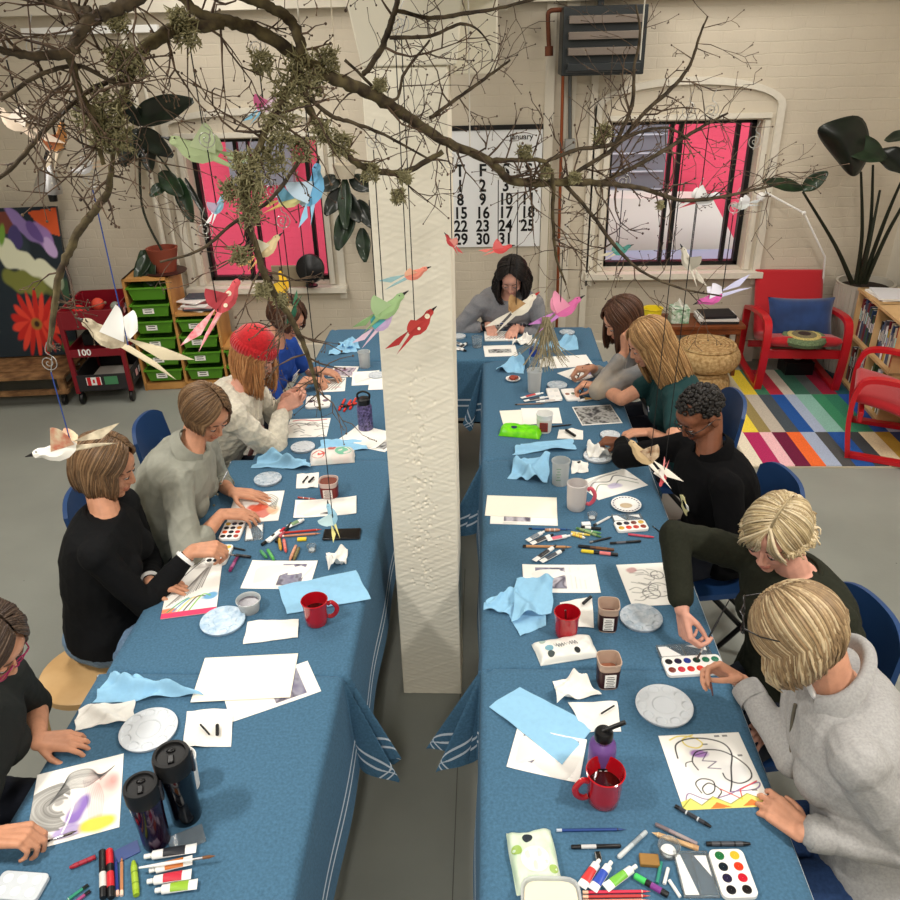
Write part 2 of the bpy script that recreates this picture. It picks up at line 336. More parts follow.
# ---------------------------------------------------------------- light
def area(name, loc, sx, sy, p, col=(1, .95, .88), rot=(0, 0, 0)):
    d = bpy.data.lights.new(name, 'AREA'); d.shape = 'RECTANGLE'; d.size = sx; d.size_y = sy; d.energy = p; d.color = col
    o = bpy.data.objects.new(name, d); COL.objects.link(o); o.location = loc; o.rotation_euler = rot; return o
LP = 1.0
for i, (x, y, p) in enumerate(((-1.9, .9, 58), (1.7, .9, 58), (-1.9, 3.4, 36), (1.7, 3.4, 36), (-.05, 4.5, 34), (-1.9, 5.3, 20), (1.7, 5.3, 20), (-.1, -1.2, 75))):
    area('ceiling_lamp_light', (x, y, 3.30), .22 if y < 2 else .35, .40 if 0 < y < 2 else 1.3, p*LP)
    h_ = tag(MB().box((0, 0, 0), (.42, 1.4, .07)).build('ceiling_lamp', WHITE, loc=(x, y, 3.36), smooth=False), 'long white ceiling lamp over the room', 'lamp', 'ceiling lamps')
wd = bpy.data.worlds.new('world'); SC.world = wd; wd.use_nodes = True
bg = wd.node_tree.nodes['Background']; bg.inputs[0].default_value = (.95, .97, 1, 1); bg.inputs[1].default_value = 2.1
SC.view_settings.view_transform = 'Standard'; SC.view_settings.look = 'None'; SC.view_settings.exposure = 0; SC.view_settings.gamma = 1
# ================================================================ TABLES AND CLOTHS
TZ = .75
def cloth_mat():
    m = mat('blue_tablecloth', (62, 112, 156), .85, spec=.15); n = m.node_tree.nodes; l = m.node_tree.links; b = n['Principled BSDF']
    tc = n.new('ShaderNodeTexCoord'); mask = None
    for nm in ('hem_x', 'hem_y'):
        a = n.new('ShaderNodeAttribute'); a.attribute_name = nm
        for c in (.085, .125):
            s1 = n.new('ShaderNodeMath'); s1.operation = 'COMPARE'; s1.inputs[1].default_value = c; s1.inputs[2].default_value = .0055; l.new(a.outputs['Fac'], s1.inputs[0])
            if mask is None: mask = s1.outputs[0]
            else:
                k = n.new('ShaderNodeMath'); k.operation = 'MAXIMUM'; l.new(mask, k.inputs[0]); l.new(s1.outputs[0], k.inputs[1]); mask = k.outputs[0]
    nz = n.new('ShaderNodeTexNoise'); nz.inputs['Scale'].default_value = 130; nz.inputs['Detail'].default_value = 4; l.new(tc.outputs['Object'], nz.inputs['Vector'])
    r = n.new('ShaderNodeValToRGB'); e = r.color_ramp.elements; c = lin((70, 107, 134)); e[0].position = .3; e[1].position = .7
    e[0].color = (*[x*.80 for x in c], 1); e[1].color = (*[x*1.16 for x in c], 1); l.new(nz.outputs['Fac'], r.inputs['Fac'])
    mx = n.new('ShaderNodeMixRGB'); mx.inputs['Color2'].default_value = (*lin((205, 215, 225)), 1); l.new(mask, mx.inputs['Fac']); l.new(r.outputs['Color'], mx.inputs['Color1']); l.new(mx.outputs['Color'], b.inputs['Base Color'])
    b.inputs['Sheen Weight'].default_value = .04
    n2 = n.new('ShaderNodeTexNoise'); n2.inputs['Scale'].default_value = 500; l.new(tc.outputs['Object'], n2.inputs['Vector'])
    n3 = n.new('ShaderNodeTexNoise'); n3.inputs['Scale'].default_value = 7; n3.inputs['Detail'].default_value = 3; l.new(tc.outputs['Object'], n3.inputs['Vector'])
    ad = n.new('ShaderNodeMath'); ad.operation = 'MULTIPLY_ADD'; ad.inputs[1].default_value = 2.5; l.new(n3.outputs['Fac'], ad.inputs[0]); l.new(n2.outputs['Fac'], ad.inputs[2])
    bp = n.new('ShaderNodeBump'); bp.inputs['Strength'].default_value = .35; bp.inputs['Distance'].default_value = .002; l.new(ad.outputs[0], bp.inputs['Height']); l.new(bp.outputs['Normal'], b.inputs['Normal'])
    return m
M_CLOTH = cloth_mat(); M_LEG = mat('dark_steel', (28, 28, 30), .45, .6); M_TOP = mat('table_laminate', (200, 198, 190), .5)
def cloth(x0, x1, y0, y1, h, label, flare, seed, hl=None, hr=None):
    """a draped cloth: every point is walked over the edge of the top and hung down"""
    hl = h if hl is None else hl; hr = h if hr is None else hr; a, b = x1-x0, y1-y0; st = .02; nx = int((a+hl+hr)/st); ny = int((b+2*h)/st); rnd = random.Random(seed); ph = [rnd.uniform(0, 6) for _ in range(6)]
    vs = []; hx = []; hy = []; rr = .018; cr = .05
    def over(d): return (rr*sin(d/rr), rr*(1-cos(d/rr))) if d < rr*pi/2 else (rr, rr+d-rr*pi/2)
    for j in range(ny+1):
        for i in range(nx+1):
            u = -hl+(a+hl+hr)*i/nx; v = -h+(b+2*h)*j/ny
            du = max(-u, u-a, 0); dv = max(-v, v-b, 0); sx = -1 if u < 0 else 1; sy = -1 if v < 0 else 1
            ex = min(max(u, 0), a); ey = min(max(v, 0), b); z = 0.; x = ex; y = ey
            if du and not dv:
                o, dr = over(du); rp = .5+.5*sin(v*7+ph[0])*sin(v*3.1+ph[1]); x += sx*(o+dr*(.03+.05*rp)); z = -dr
            elif dv and not du:
                o, dr = over(dv); y += sy*(o*.5+dr*.012); z = -dr
            elif du and dv:
                r = sqrt(du*du+dv*dv); r = r if r < h else h+(r-h)*.35; f = atan2(dv, du); o, dr = over(r); w = sin(2*f)
                sl = .03+.05*(.5+.5*sin((0 if v < 0 else b)*7+ph[0])*sin((0 if v < 0 else b)*3.1+ph[1]))
                ox = o*cos(f)+dr*(sl*cos(f)**2+flare*1.5*w**1.2+.09*w*sin(f*7+ph[2])); oy = o*.5*sin(f)+dr*(.012*sin(f)**2)-dr*.10*w*w
                x += sx*ox; y += sy*oy; z = -sqrt(max(dr*dr-ox*ox, dr*dr*.3)) if dr > .02 else -dr
            if not du and not dv:
                z += .0006*sin(u*9+ph[3])*sin(v*7+ph[4])
                cx, cy = min(u, a-u), min(v, b-v)      # soften the corners of the top
                if cx < cr and cy < cr:
                    q = sqrt((cr-cx)**2+(cr-cy)**2)
                    if q > cr: z -= (q-cr)*.9
            vs.append((x0+x, y0+y, z)); hx.append(min(u+hl, a+hr-u)); hy.append(min(v+h, b+h-v))
    w = nx+1; fs = [(j*w+i, j*w+i+1, (j+1)*w+i+1, (j+1)*w+i) for j in range(ny) for i in range(nx)]
    m = MB(); m.add(vs, fs); o = m.build('tablecloth', M_CLOTH, loc=(0, 0, TZ), ang=180)
    for nm, d in (('hem_x', hx), ('hem_y', hy)):
        at_ = o.data.attributes.new(nm, 'FLOAT', 'POINT'); at_.data.foreach_set('value', d)
    return tag(o, label, 'tablecloth')
def table(x0, x1, y0, y1, label):
    t = thing('folding_table', label, 'table', ((x0+x1)/2, (y0+y1)/2, 0))
    a, b = x1-x0-.03, y1-y0-.03
    MB().box((0, 0, .725), (a, b, .032)).build('table_top', M_TOP, t, bevel=.006)
    for sx in (-1, 1):
        for sy in (-1, 1):
            MB().tube([(sx*(a/2-.07), sy*(b/2-.14), .709), (sx*(a/2-.07), sy*(b/2-.14), 0.)], .014, 10).build('leg', M_LEG, t)
    for sy in (-1, 1):
        MB().tube([(-(a/2-.07), sy*(b/2-.14), .25), ((a/2-.07), sy*(b/2-.14), .25)], .009, 8).build('crossbar', M_LEG, t)
G = .006
for k, (x0, x1, y0, y1, h, tl, cl, fl) in enumerate((
    (.0, .735, .42, 1.87, .42, 'folding table at the lower right, nearest the viewer', 'blue tablecloth with white stripes on the nearest right-hand table', .16),
    (.0, .73, 1.88, 3.24, .42, 'middle folding table of the right-hand row', 'blue tablecloth on the middle table of the right-hand row', .20),
    (.0, .72, 3.25, 4.49, .42, 'far folding table of the right-hand row', 'blue tablecloth on the far table of the right-hand row', .16),
    (-1.22, -.47, .42, 1.83, .42, 'folding table at the lower left, nearest the viewer', 'blue tablecloth with white stripes on the nearest left-hand table', .16),
    (-1.20, -.45, 1.84, 3.24, .42, 'middle folding table of the left-hand row', 'blue tablecloth on the middle table of the left-hand row', .14),
    (-1.10, -.45, 3.25, 4.50, .42, 'far folding table of the left-hand row', 'blue tablecloth on the far table of the left-hand row', .12))):
    table(x0, x1, y0, y1, tl); cloth(x0, x1, y0, y1, h, cl, fl, k+3, *((None, .15) if k < 3 else (.15, None)))
table(-1.05, .69, 4.52, 5.10, 'folding table set crosswise at the back of the two rows'); cloth(-1.05, .69, 4.52, 5.10, .40, 'blue tablecloth on the crosswise table at the back', .12, 40)
# ================================================================ PAINTED PAPER
class Canvas:
    def __init__(s, w, h, step, bg=(247, 245, 239)):
        s.w, s.h = w, h; s.nx = max(8, int(w/step)); s.ny = max(8, int(h/step))
        s.X, s.Y = np.meshgrid(np.linspace(0, 1, s.nx+1), np.linspace(0, 1, s.ny+1)); s.C = np.ones((s.ny+1, s.nx+1, 3))*np.array(lin(bg)); s.step = step
        s.as_ = w/h
    def mix(s, a, c):
        a = np.clip(a, 0, 1)[..., None]; s.C = s.C*(1-a)+np.array(lin(c))*a; return s
    def wash(s, cx, cy, rx, ry, c, al=.8, rot=0, soft=.35, seed=0):
        x = (s.X-cx)*s.w; y = (s.Y-cy)*s.h; r = radians(rot); u = (x*cos(r)+y*sin(r))/(rx*s.w); v = (-x*sin(r)+y*cos(r))/(ry*s.w)
        d = np.sqrt(u*u+v*v)+.12*np.sin(s.X*23+seed)*np.sin(s.Y*19+seed*2)
        return s.mix(np.clip((1-d)/soft, 0, 1)*al, c)
    def rect(s, x0, y0, x1, y1, c, al=1): return s.mix(((s.X >= x0) & (s.X <= x1) & (s.Y >= y0) & (s.Y <= y1))*al, c)
    def poly(s, pts, c, al=1):
        ins = np.zeros(s.X.shape, bool); n = len(pts)
        for i in range(n):
            (x1, y1), (x2, y2) = pts[i], pts[(i+1) % n]
            if y1 == y2: continue
            k = ((y1 > s.Y) != (y2 > s.Y)) & (s.X < (x2-x1)*(s.Y-y1)/(y2-y1)+x1); ins ^= k
        return s.mix(ins*al, c)
    def line(s, pts, wd, c, al=1, sm=True):
        P = spline(pts, 10) if sm else [np.array(p, float) for p in pts]; D = np.full(s.X.shape, 9.)
        for a, b in zip(P[:-1], P[1:]):
            ax, ay = a[0]*s.w, a[1]*s.h; bx, by = b[0]*s.w, b[1]*s.h; dx, dy = bx-ax, by-ay; L = dx*dx+dy*dy+1e-12
            t = np.clip(((s.X*s.w-ax)*dx+(s.Y*s.h-ay)*dy)/L, 0, 1); D = np.minimum(D, np.hypot(s.X*s.w-ax-t*dx, s.Y*s.h-ay-t*dy))
        return s.mix(np.clip((wd/2+s.step*.5-D)/s.step, 0, 1)*al, c)
    def photo(s, x0, y0, x1, y1, pal, seed):
        rg = np.random.RandomState(seed); m = ((s.X >= x0) & (s.X <= x1) & (s.Y >= y0) & (s.Y <= y1)); f = np.zeros(s.X.shape)
        for k in range(12):
            q = 6+6*k; f += np.sin(s.X*s.w/.01*rg.uniform(-1, 1)*(.3+.25*k)+rg.uniform(0, 6)+np.sin(s.Y*s.h/.01*rg.uniform(-1, 1)*(.2+.15*k))*1.5)/(1+.35*k)
        f = (f-f.min())/(f.max()-f.min()+1e-9); cols = np.array([lin(c) for c in pal]); t = f*(len(pal)-1); i = np.clip(t.astype(int), 0, len(pal)-2); fr = (t-i)[..., None]
        im = cols[i]*(1-fr)+cols[i+1]*fr; s.C = np.where(m[..., None], im, s.C); return s
def fit(c, z=TZ):
    """rectangle on the table from its four corners: far-left, far-right, near-right, near-left"""
    P = [at(x, y, z) for x, y in c]; ctr = (P[0]+P[1]+P[2]+P[3])/4; ux = (P[1]-P[0]+P[2]-P[3])/2; uy = (P[0]-P[3]+P[1]-P[2])/2
    return ctr, ux.length, uy.length, atan2(ux.y, ux.x)
VC = vcmat('painted_paper')
def sheetpaper(name, corners, label, cat, paint=None, z=.0, step=.003, curl=0., bg=(247, 245, 239), seed=0, group=None, zat=TZ, tilt=None, th=.0012):
    ctr, w, h, rz = fit(corners, zat); cv = Canvas(w, h, step, bg)
    if paint: paint(cv)
    nx, ny = cv.nx, cv.ny; vs = []
    for j in range(ny+1):
        for i in range(nx+1):
            x = (i/nx-.5)*w; y = (j/ny-.5)*h; zz = th+curl*((abs(2*i/nx-1)**4)*(.5+.5*sin(seed+j*.01))+max(0, 2*j/ny-1.2)**2)
            vs.append((x, y, zz))
    fs = [(j*(nx+1)+i, j*(nx+1)+i+1, (j+1)*(nx+1)+i+1, (j+1)*(nx+1)+i) for j in range(ny) for i in range(nx)]; o = len(vs)
    rim = [i for i in range(nx)]+[j*(nx+1)+nx for j in range(ny)]+[ny*(nx+1)+i for i in range(nx, 0, -1)]+[j*(nx+1) for j in range(ny, 0, -1)]
    vs += [(vs[k][0], vs[k][1], vs[k][2]-th) for k in rim]
    for k in range(len(rim)): k2 = (k+1) % len(rim); fs.append((rim[k], o+k, o+k2, rim[k2]))
    fs.append(tuple(o+k for k in range(len(rim)))[::-1])
    m = MB(); m.add(vs, fs); ob = m.build(name, VC, loc=(ctr.x, ctr.y, zat+.0006+z), rot=(tilt or (0, 0, rz)), ang=180)
    ca = ob.data.color_attributes.new('pigment', 'FLOAT_COLOR', 'POINT'); col = np.ones((len(vs), 4)); col[:, :3] = np.array(lin(bg)); col[:o, :3] = cv.C.reshape(-1, 3)
    ca.data.foreach_set('color', col.ravel())
    return tag(ob, label, cat, group)
LAV = [(60, 60, 70), (120, 115, 140), (150, 150, 165), (90, 85, 100), (200, 195, 205), (40, 38, 40)]
GRY = [(25, 25, 25), (90, 90, 92), (190, 190, 188), (60, 60, 58), (225, 225, 220)]
# ---- drawings
def d_circles(c):     # the charcoal loops with a coloured zigzag hem
    c.wash(.55, .55, .40, .33, (200, 198, 196), .55, seed=1); c.wash(.42, .72, .13, .07, (150, 100, 175), .9, seed=3); c.wash(.75, .42, .22, .2, (190, 190, 190), .5)
    c.line([(.12, .93), (.25, .98), (.42, .95), (.5, .86), (.42, .8), (.3, .84), (.28, .93), (.42, .99)], .0045, (230, 210, 90), .9)
    c.line([(.14, .67), (.17, .85), (.32, .93), (.55, .93), (.75, .85), (.8, .7), (.72, .5), (.66, .32), (.6, .2)], .0042, (30, 30, 34))
    c.line([(.33, .5), (.3, .62), (.38, .74), (.52, .77), (.7, .74), (.85, .62), (.93, .48), (.9, .36), (.75, .3), (.62, .36), (.6, .44)], .0038, (35, 33, 38))
    c.line([(.2, .55), (.22, .6), (.3, .62)], .003, (60, 60, 60)); c.line([(.36, .7), (.52, .74), (.42, .62), (.58, .6), (.45, .52), (.6, .5)], .0028, (70, 50, 90), .9, False)
    c.line([(.27, .2), (.24, .32), (.33, .38), (.45, .34), (.42, .22), (.32, .18), (.3, .26), (.4, .32), (.5, .22), (.44, .14)], .0036, (30, 30, 34))
    c.line([(.05, .08), (.12, .2), (.3, .12), (.55, .16), (.8, .26), (.97, .3), (.9, .22), (.6, .2)], .0036, (110, 70, 130), .9)
    c.line([(.5, .24), (.7, .1), (.72, .22), (.95, .32)], .0036, (205, 60, 70), 1, False)
    c.poly([(0, 0), (0, .1), (.12, .14), (.22, .05), (.38, .15), (.55, .05), (.78, .17), (1, .05), (1, 0)], (225, 215, 70), .85)
    c.poly([(.3, .0), (.4, .08), (.55, .01)], (235, 110, 50), .9); c.poly([(.68, .02), (.8, .1), (.92, .02)], (235, 110, 50), .9)
    c.line([(0, .03), (.12, .14), (.22, .05), (.38, .15), (.55, .05), (.78, .17), (1, .05)], .003, (110, 120, 40), .8, False)
    for x, y in ((.68, .97), (.78, .97), (.5, .86), (.86, .68), (.85, .22)): c.rect(x, y-.025, x+.06, y, (90, 90, 90), .8)
def d_wave(c):        # the dark swirl with violet, red and yellow bands
    rg = random.Random(4)
    c.wash(.78, .62, .32, .2, (240, 150, 140), .6, rot=-60, soft=.8, seed=2); c.wash(.9, .65, .12, .2, (225, 90, 85), .6, rot=15, soft=.8, seed=5); c.wash(.52, .35, .12, .26, (138, 105, 190), .95, rot=-25, soft=.35, seed=7); c.wash(.45, .12, .22, .1, (150, 120, 200), .7, seed=3)
    c.wash(.75, .12, .24, .13, (238, 215, 70), .95, seed=9, soft=.4); c.wash(.3, .5, .3, .28, (205, 200, 195), .6, soft=.5)
    for k in range(34):
        t = k/34; r0 = .1+.3*t; pts = [(.33+r0*1.05*cos(a)*(1+.2*sin(a)), .48+r0*.8*sin(a)) for a in [radians(q) for q in range(60+k, 290, 20)]]
        g = rg.randint(35, 160); c.line(pts, .0022+.002*rg.random(), (g, g, g-4), .55)
    for k in range(16):
        y = .62+.015*k; c.line([(.18+.01*k, y-.1), (.4, y+.05), (.62, y+.04), (.9-.01*k, .85-.01*k)], .002+.002*rg.random(), (rg.randint(25, 110),)*3, .65)
    c.line([(.35, .62), (.46, .5), (.44, .3), (.38, .12)], .005, (240, 240, 238), .9)
    for k in range(10): c.line([(.55+.02*k, .75-.01*k), (.62+.02*k, .45), (.66+.015*k, .2)], .002, (90, 80, 90), .4)
    c.wash(.3, .52, .06, .05, (120, 118, 115), .6)
def d_reed(c):        # long grey ink strokes above a rainbow foot
    rg = random.Random(8); c.rect(0, 0, 1, .07, (225, 70, 110)); c.wash(.1, .1, .2, .09, (235, 120, 60), .9); c.wash(.85, .25, .2, .12, (80, 160, 210), .9, rot=20)
    for k in range(13):
        g = rg.randint(60, 170); c.line([(.06+.05*k, .16+.02*k), (.3+.04*k, .34+.03*k), (.62+.02*k, .62+.02*k)], .006*rg.uniform(.4, 1), (g, g-6, g-10), .8)
    for k, q in enumerate(((60, 170, 120), (70, 150, 200), (240, 210, 90), (40, 40, 45), (120, 190, 80))): c.line([(.1+.1*k, .08), (.3+.1*k, .2+.02*k), (.45+.1*k, .26)], .006, q, .9)
    c.wash(.6, .75, .25, .1, (205, 200, 196), .7); c.line([(.3, .62), (.55, .8), (.8, .9)], .004, (90, 90, 90))
def d_orange(c):
    c.wash(.55, .45, .28, .16, (222, 92, 62), .95, seed=2); c.poly([(.3, .2), (.6, .7), (.62, .4), (.95, .35), (.7, .1)], (215, 85, 60), .8); c.wash(.85, .35, .14, .2, (240, 200, 160), .8)
    for k in range(5): c.line([(.45, .85-.04*k), (.7, .9-.05*k), (.9, .7-.08*k), (.75, .5)], .004, (110, 115, 110), .8)
def d_bike(c):
    rg = random.Random(5)
    for k in range(26): x, y = rg.random(), rg.random(); c.line([(x*.8+.05, y*.9), (x*.8+.2, y*.9+rg.uniform(-.06, .06)), (x*.6+.35, y*.8+rg.uniform(-.05, .12))], .0028, (rg.randint(20, 110),)*3, .85)
    c.wash(.25, .85, .12, .1, (180, 70, 80), .6)
    for cx, cy, r in ((.45, .28, .16), (.62, .35, .2), (.7, .7, .12)): c.line([(cx+r*cos(a), cy+r*.8*sin(a)) for a in [q*.5 for q in range(14)]], .003, (30, 30, 30))
def d_arc(c):
    c.line([(.02, .45), (.25, .75), (.5, .62), (.72, .8), (.95, .35)], .005, (60, 60, 64)); c.line([(.05, .25), (.3, .6), (.5, .4), (.7, .55), (.9, .2)], .005, (130, 140, 120)); c.wash(.5, .38, .16, .1, (190, 180, 215), .8)
    for k in range(4): c.line([(.1, .55+.06*k), (.4, .86+.02*k), (.8, .9)], .003, (150, 150, 150), .7)
def d_ink(c):
    rg = random.Random(15)
    for k in range(16): x, y = rg.random()*.8, rg.random()*.8; c.line([(x, y), (x+.12, y+rg.uniform(-.1, .15)), (x+.25, y+rg.uniform(-.1, .1))], .005, rg.choice([(40, 40, 40), (90, 90, 90), (120, 80, 60)]), .85)
    c.line([(.1, .9), (.3, .95), (.6, .88), (.9, .93)], .01, (200, 70, 80), .9)
def d_grey(c): c.photo(.03, .05, .97, .95, GRY, 3)
def d_lines(c):
    for k in range(6): c.line([(.05+.12*k, .15), (.3+.1*k, .5), (.55+.08*k, .9)], .007, (120-10*k, 100, 96), .8)
    c.wash(.7, .3, .2, .1, (200, 160, 160), .5)
def d_pink(c): c.photo(.1, .1, .9, .9, [(60, 55, 70), (200, 190, 200), (120, 80, 110), (235, 225, 230)], 11)
def pr(x0, y0, x1, y1, seed, pal=LAV, txt=True):
    def f(c):
        c.photo(x0, y0, x1, y1, pal, seed)
        if txt:
            for k in range(4):
                if x1 < .6: c.line([(x1+.07+.06*k, y0), (x1+.07+.06*k, y1-.2*(k % 2))], .0012, (150, 150, 150), .7, False)
                else: c.line([(x0, y0-.05-.04*k), (x1-.2*(k % 2), y0-.05-.04*k)], .0012, (150, 150, 150), .7, False)
    return f
P_ = sheetpaper
P_('drawing', [(658, 736), (736, 733), (775, 806), (684, 811)], 'charcoal drawing of loops with a yellow and orange zigzag hem on white paper', 'drawing', d_circles, step=.0016)
P_('drawing', [(31, 778), (117, 755), (127, 826), (31, 850)], 'painting of a dark swirling wave with violet, red and yellow', 'painting', d_wave, step=.0016)
P_('drawing', [(190, 556), (226, 549), (214, 614), (143, 620)], 'ink drawing of long reeds over a pink and rainbow lower edge', 'drawing', d_reed, step=.0022, th=.004)
P_('drawing', [(238, 494), (285, 491), (278, 521), (224, 524)], 'drawing with a bright orange shape under the hands of the woman in grey green', 'drawing', d_orange, step=.003, th=.003)
P_('drawing', [(618, 565), (664, 563), (690, 604), (630, 607)], 'black ink scribble drawing of wheels at the sleeve of the olive sweater', 'drawing', d_bike, step=.003)
P_('drawing', [(582, 481), (622, 469), (650, 485), (592, 502)], 'drawing of grey and lilac arcs beside the frosted mug', 'drawing', d_arc, step=.003)
P_('drawing', [(293, 420), (335, 418), (322, 437), (281, 438)], 'ink drawing with a red strip below the red beanie', 'drawing', d_ink, step=.004)
P_('drawing', [(325, 379), (348, 378), (343, 391), (309, 393)], 'pale sketch under the hands of the person in the blue T-shirt', 'drawing', d_lines, step=.004)
P_('drawing', [(335, 366), (357, 367), (356, 377), (327, 377)], 'small dark pink and grey picture at the far end of the left table', 'drawing', d_pink, step=.004)
P_('drawing', [(573, 407), (611, 405), (622, 423), (581, 426)], 'glossy black and white picture before the woman in the teal shirt', 'picture', d_grey, step=.004)
P_('drawing', [(562, 372), (595, 363), (603, 373), (572, 384)], 'sheet with violet strokes in front of the woman in the beige jacket', 'drawing', lambda c: c.wash(.7, .3, .25, .12, (150, 120, 180), .9).line([(.1, .5), (.5, .8), (.9, .7)], .01, (90, 90, 95)), step=.005)
P_('drawing', [(485, 333), (511, 333), (513, 341), (484, 342)], 'open sketchbook with brown strokes before the woman in the grey sweatshirt', 'sketchbook', d_lines, step=.005, th=.012)
P_('print', [(484, 346), (516, 345), (517, 356), (484, 357)], 'white card with a dark narrow picture on the back table', 'card', pr(.15, .3, .85, .65, 3, GRY, False), step=.005)
P_('photo_print', [(524, 728), (588, 742), (578, 783), (500, 766)], 'printed photo page half hidden under a blue paper towel on the near right table', 'print', pr(.12, .22, .9, .92, 5), curl=.004)
P_('photo_print', [(523, 565), (596, 566), (600, 593), (523, 593)], 'white page printed with a small lavender photo left of the ink drawing', 'print', pr(.17, .14, .57, .9, 6), curl=.003)
P_('photo_print', [(490, 510), (557, 512), (558, 526), (491, 524)], 'printed page peeking out from under a blank cream sheet', 'print', pr(.2, .2, .6, .6, 7), curl=0)
P_('paper_sheet', [(488, 496), (556, 498), (558, 519), (484, 516)], 'blank cream sheet near the edge of the middle right table', 'paper', z=.0016, bg=(246, 241, 226))
P_('photo_print', [(252, 562), (323, 561), (304, 590), (241, 588)], 'printed page with a lavender photo above the clear plastic bowl', 'print', pr(.5, .12, .85, .88, 8), curl=.003)
P_('photo_print', [(298, 502), (358, 498), (355, 514), (291, 519)], 'printed page with a dark photo behind the black phone', 'print', pr(.42, .1, .8, .9, 9, GRY), curl=.008)
P_('photo_print', [(215, 690), (306, 665), (323, 688), (238, 723)], 'printed photo page sticking out under the blank cream sheet on the near left table', 'print', pr(.5, .1, .85, .9, 10), curl=.002)
P_('paper_sheet', [(203, 658), (298, 656), (291, 697), (193, 705)], 'large blank cream sheet on the near left table', 'paper', z=.0042, bg=(246, 241, 226))
P_('paper_sheet', [(500, 411), (543, 409), (543, 424), (503, 426)], 'blank cream sheet behind the bright green wipes pack', 'paper', bg=(244, 239, 226))
P_('paper_sheet', [(520, 408), (560, 409), (561, 423), (524, 425)], 'white sheet under the white tub with a printed label', 'paper', z=.0016)
P_('paper_sheet', [(546, 357), (588, 355), (592, 366), (548, 369)], 'blank white sheet near the far end of the right table', 'paper')
P_('paper_sheet', [(345, 427), (375, 434), (396, 450), (352, 440)], 'white sheets fanned out beside the navy water bottle', 'paper', curl=.01, seed=3)
P_('paper_sheet', [(360, 430), (388, 436), (402, 452), (372, 446)], 'dark printed sheet half under white sheets at the column', 'paper', pr(.1, .1, .9, .8, 13, GRY, False), z=-.0004, curl=.002)
P_('paper_sheet', [(352, 373), (378, 372), (381, 384), (352, 386)], 'white crumpled sheet by the left cup near the column', 'paper', curl=.01, seed=5)
P_('paper_sheet', [(368, 379), (384, 378), (386, 390), (370, 390)], 'small white sheet right next to the column', 'paper', z=.0016)
# ---- blue shop towels
M_TOWEL = mat('blue_paper_towel', (150, 200, 232), .9, noise=.03, nscale=60, bump=.5, bscale=900, spec=.1)
M_TISS = mat('white_tissue', (240, 238, 232), .9, bump=.4, bscale=300, spec=.1)
def towel(corners, label, z=.001, amp=.012, seed=0, m=None, name='paper_towel', cat='paper towel', fold=0., group=None, nu=26, nv=22):
    ctr, w, h, rz = fit(corners); rg = random.Random(seed); P = [at(x, y, TZ)-Vector((ctr.x, ctr.y, TZ)) for x, y in corners]; ph = [rg.uniform(0, 6) for _ in range(8)]
    fr = [rg.uniform(2.5, 6) for _ in range(4)]
    def fn(u, v):
        p = (P[3]*(1-u)+P[2]*u)*(1-v)+(P[0]*(1-u)+P[1]*u)*v
        s1 = sin(u*fr[0]+v*fr[1]+ph[0]); s2 = sin(u*fr[2]*1.7-v*fr[3]*1.6+ph[1]); e = 1-.8*(1-min(u, 1-u, .25)*4)*(1-min(v, 1-v, .25)*4)
        zz = amp*(max(0, s1)**2*1.3+.5*max(0, s2)**2+.15*sin(u*17+ph[2])*sin(v*13+ph[3]))*e
        k = .02*w*(1 if amp > .006 else .2)
        return (p.x+k*sin(v*9+ph[4]), p.y+k*sin(u*8+ph[5]), max(zz, 0)+.002+fold*max(0, v-.75)*(1-abs(u-.5)))
    o = MB().sheet(fn, nu, nv, thick=.0016).build(name, m or M_TOWEL, loc=(ctr.x, ctr.y, TZ+z), ang=60)
    return tag(o, label, cat, group)
towel([(520, 688), (595, 727), (562, 765), (489, 708)], 'flat blue paper towel lying over the printed page by the purple bottle', z=.002, amp=.004, seed=1)
towel([(516, 581), (553, 582), (552, 616), (512, 624)], 'blue paper towel folded upright beside the red cup with the spoon', z=.012, amp=.02, seed=2)
towel([(487, 600), (514, 590), (530, 618), (484, 612)], 'blue paper towel twisted out to the table edge, left of the red cup', amp=.02, seed=3)
towel([(506, 610), (545, 600), (546, 626), (520, 637)], 'lowest layer of blue paper towel under the red cup heap', z=.0005, amp=.006, seed=4)
towel([(516, 462), (550, 455), (548, 484), (508, 479)], 'crumpled blue paper towel left of the clear measuring cup', amp=.03, seed=5)
towel([(520, 444), (572, 440), (576, 450), (512, 455)], 'blue paper towel lying in front of the green wipes pack', amp=.014, seed=6)
towel([(513, 356), (524, 364), (524, 374), (496, 372)], 'peaked blue paper towel behind the small fruit plate', amp=.04, seed=7)
towel([(556, 343), (576, 338), (578, 350), (543, 353)], 'rumpled blue paper towel at the right end of the back table', amp=.03, seed=8)
towel([(540, 340), (556, 344), (552, 352), (535, 350)], 'pale blue scrap of towel at the middle of the back table', amp=.02, seed=18)
towel([(278, 588), (356, 571), (371, 600), (287, 615)], 'wide flat blue paper towel behind the red mug on the left', z=.003, amp=.006, seed=9)
towel([(262, 457), (305, 460), (312, 470), (252, 468)], 'crumpled blue paper towel beside the flat white palette on the left', amp=.03, seed=10)
towel([(322, 441), (366, 441), (368, 450), (318, 453)], 'blue paper towel spread behind the folded wipes pack on the left', amp=.016, seed=11)
towel([(110, 676), (150, 680), (205, 697), (92, 704)], 'long folded blue paper towel on the near left table', amp=.028, seed=12)
towel([(333, 349), (352, 342), (357, 352), (328, 356)], 'blue paper towel at the left end of the back table', amp=.02, seed=13)
towel([(339, 343), (357, 342), (360, 349), (345, 351)], 'second blue paper towel beside the far left cup', z=.004, amp=.02, seed=14)
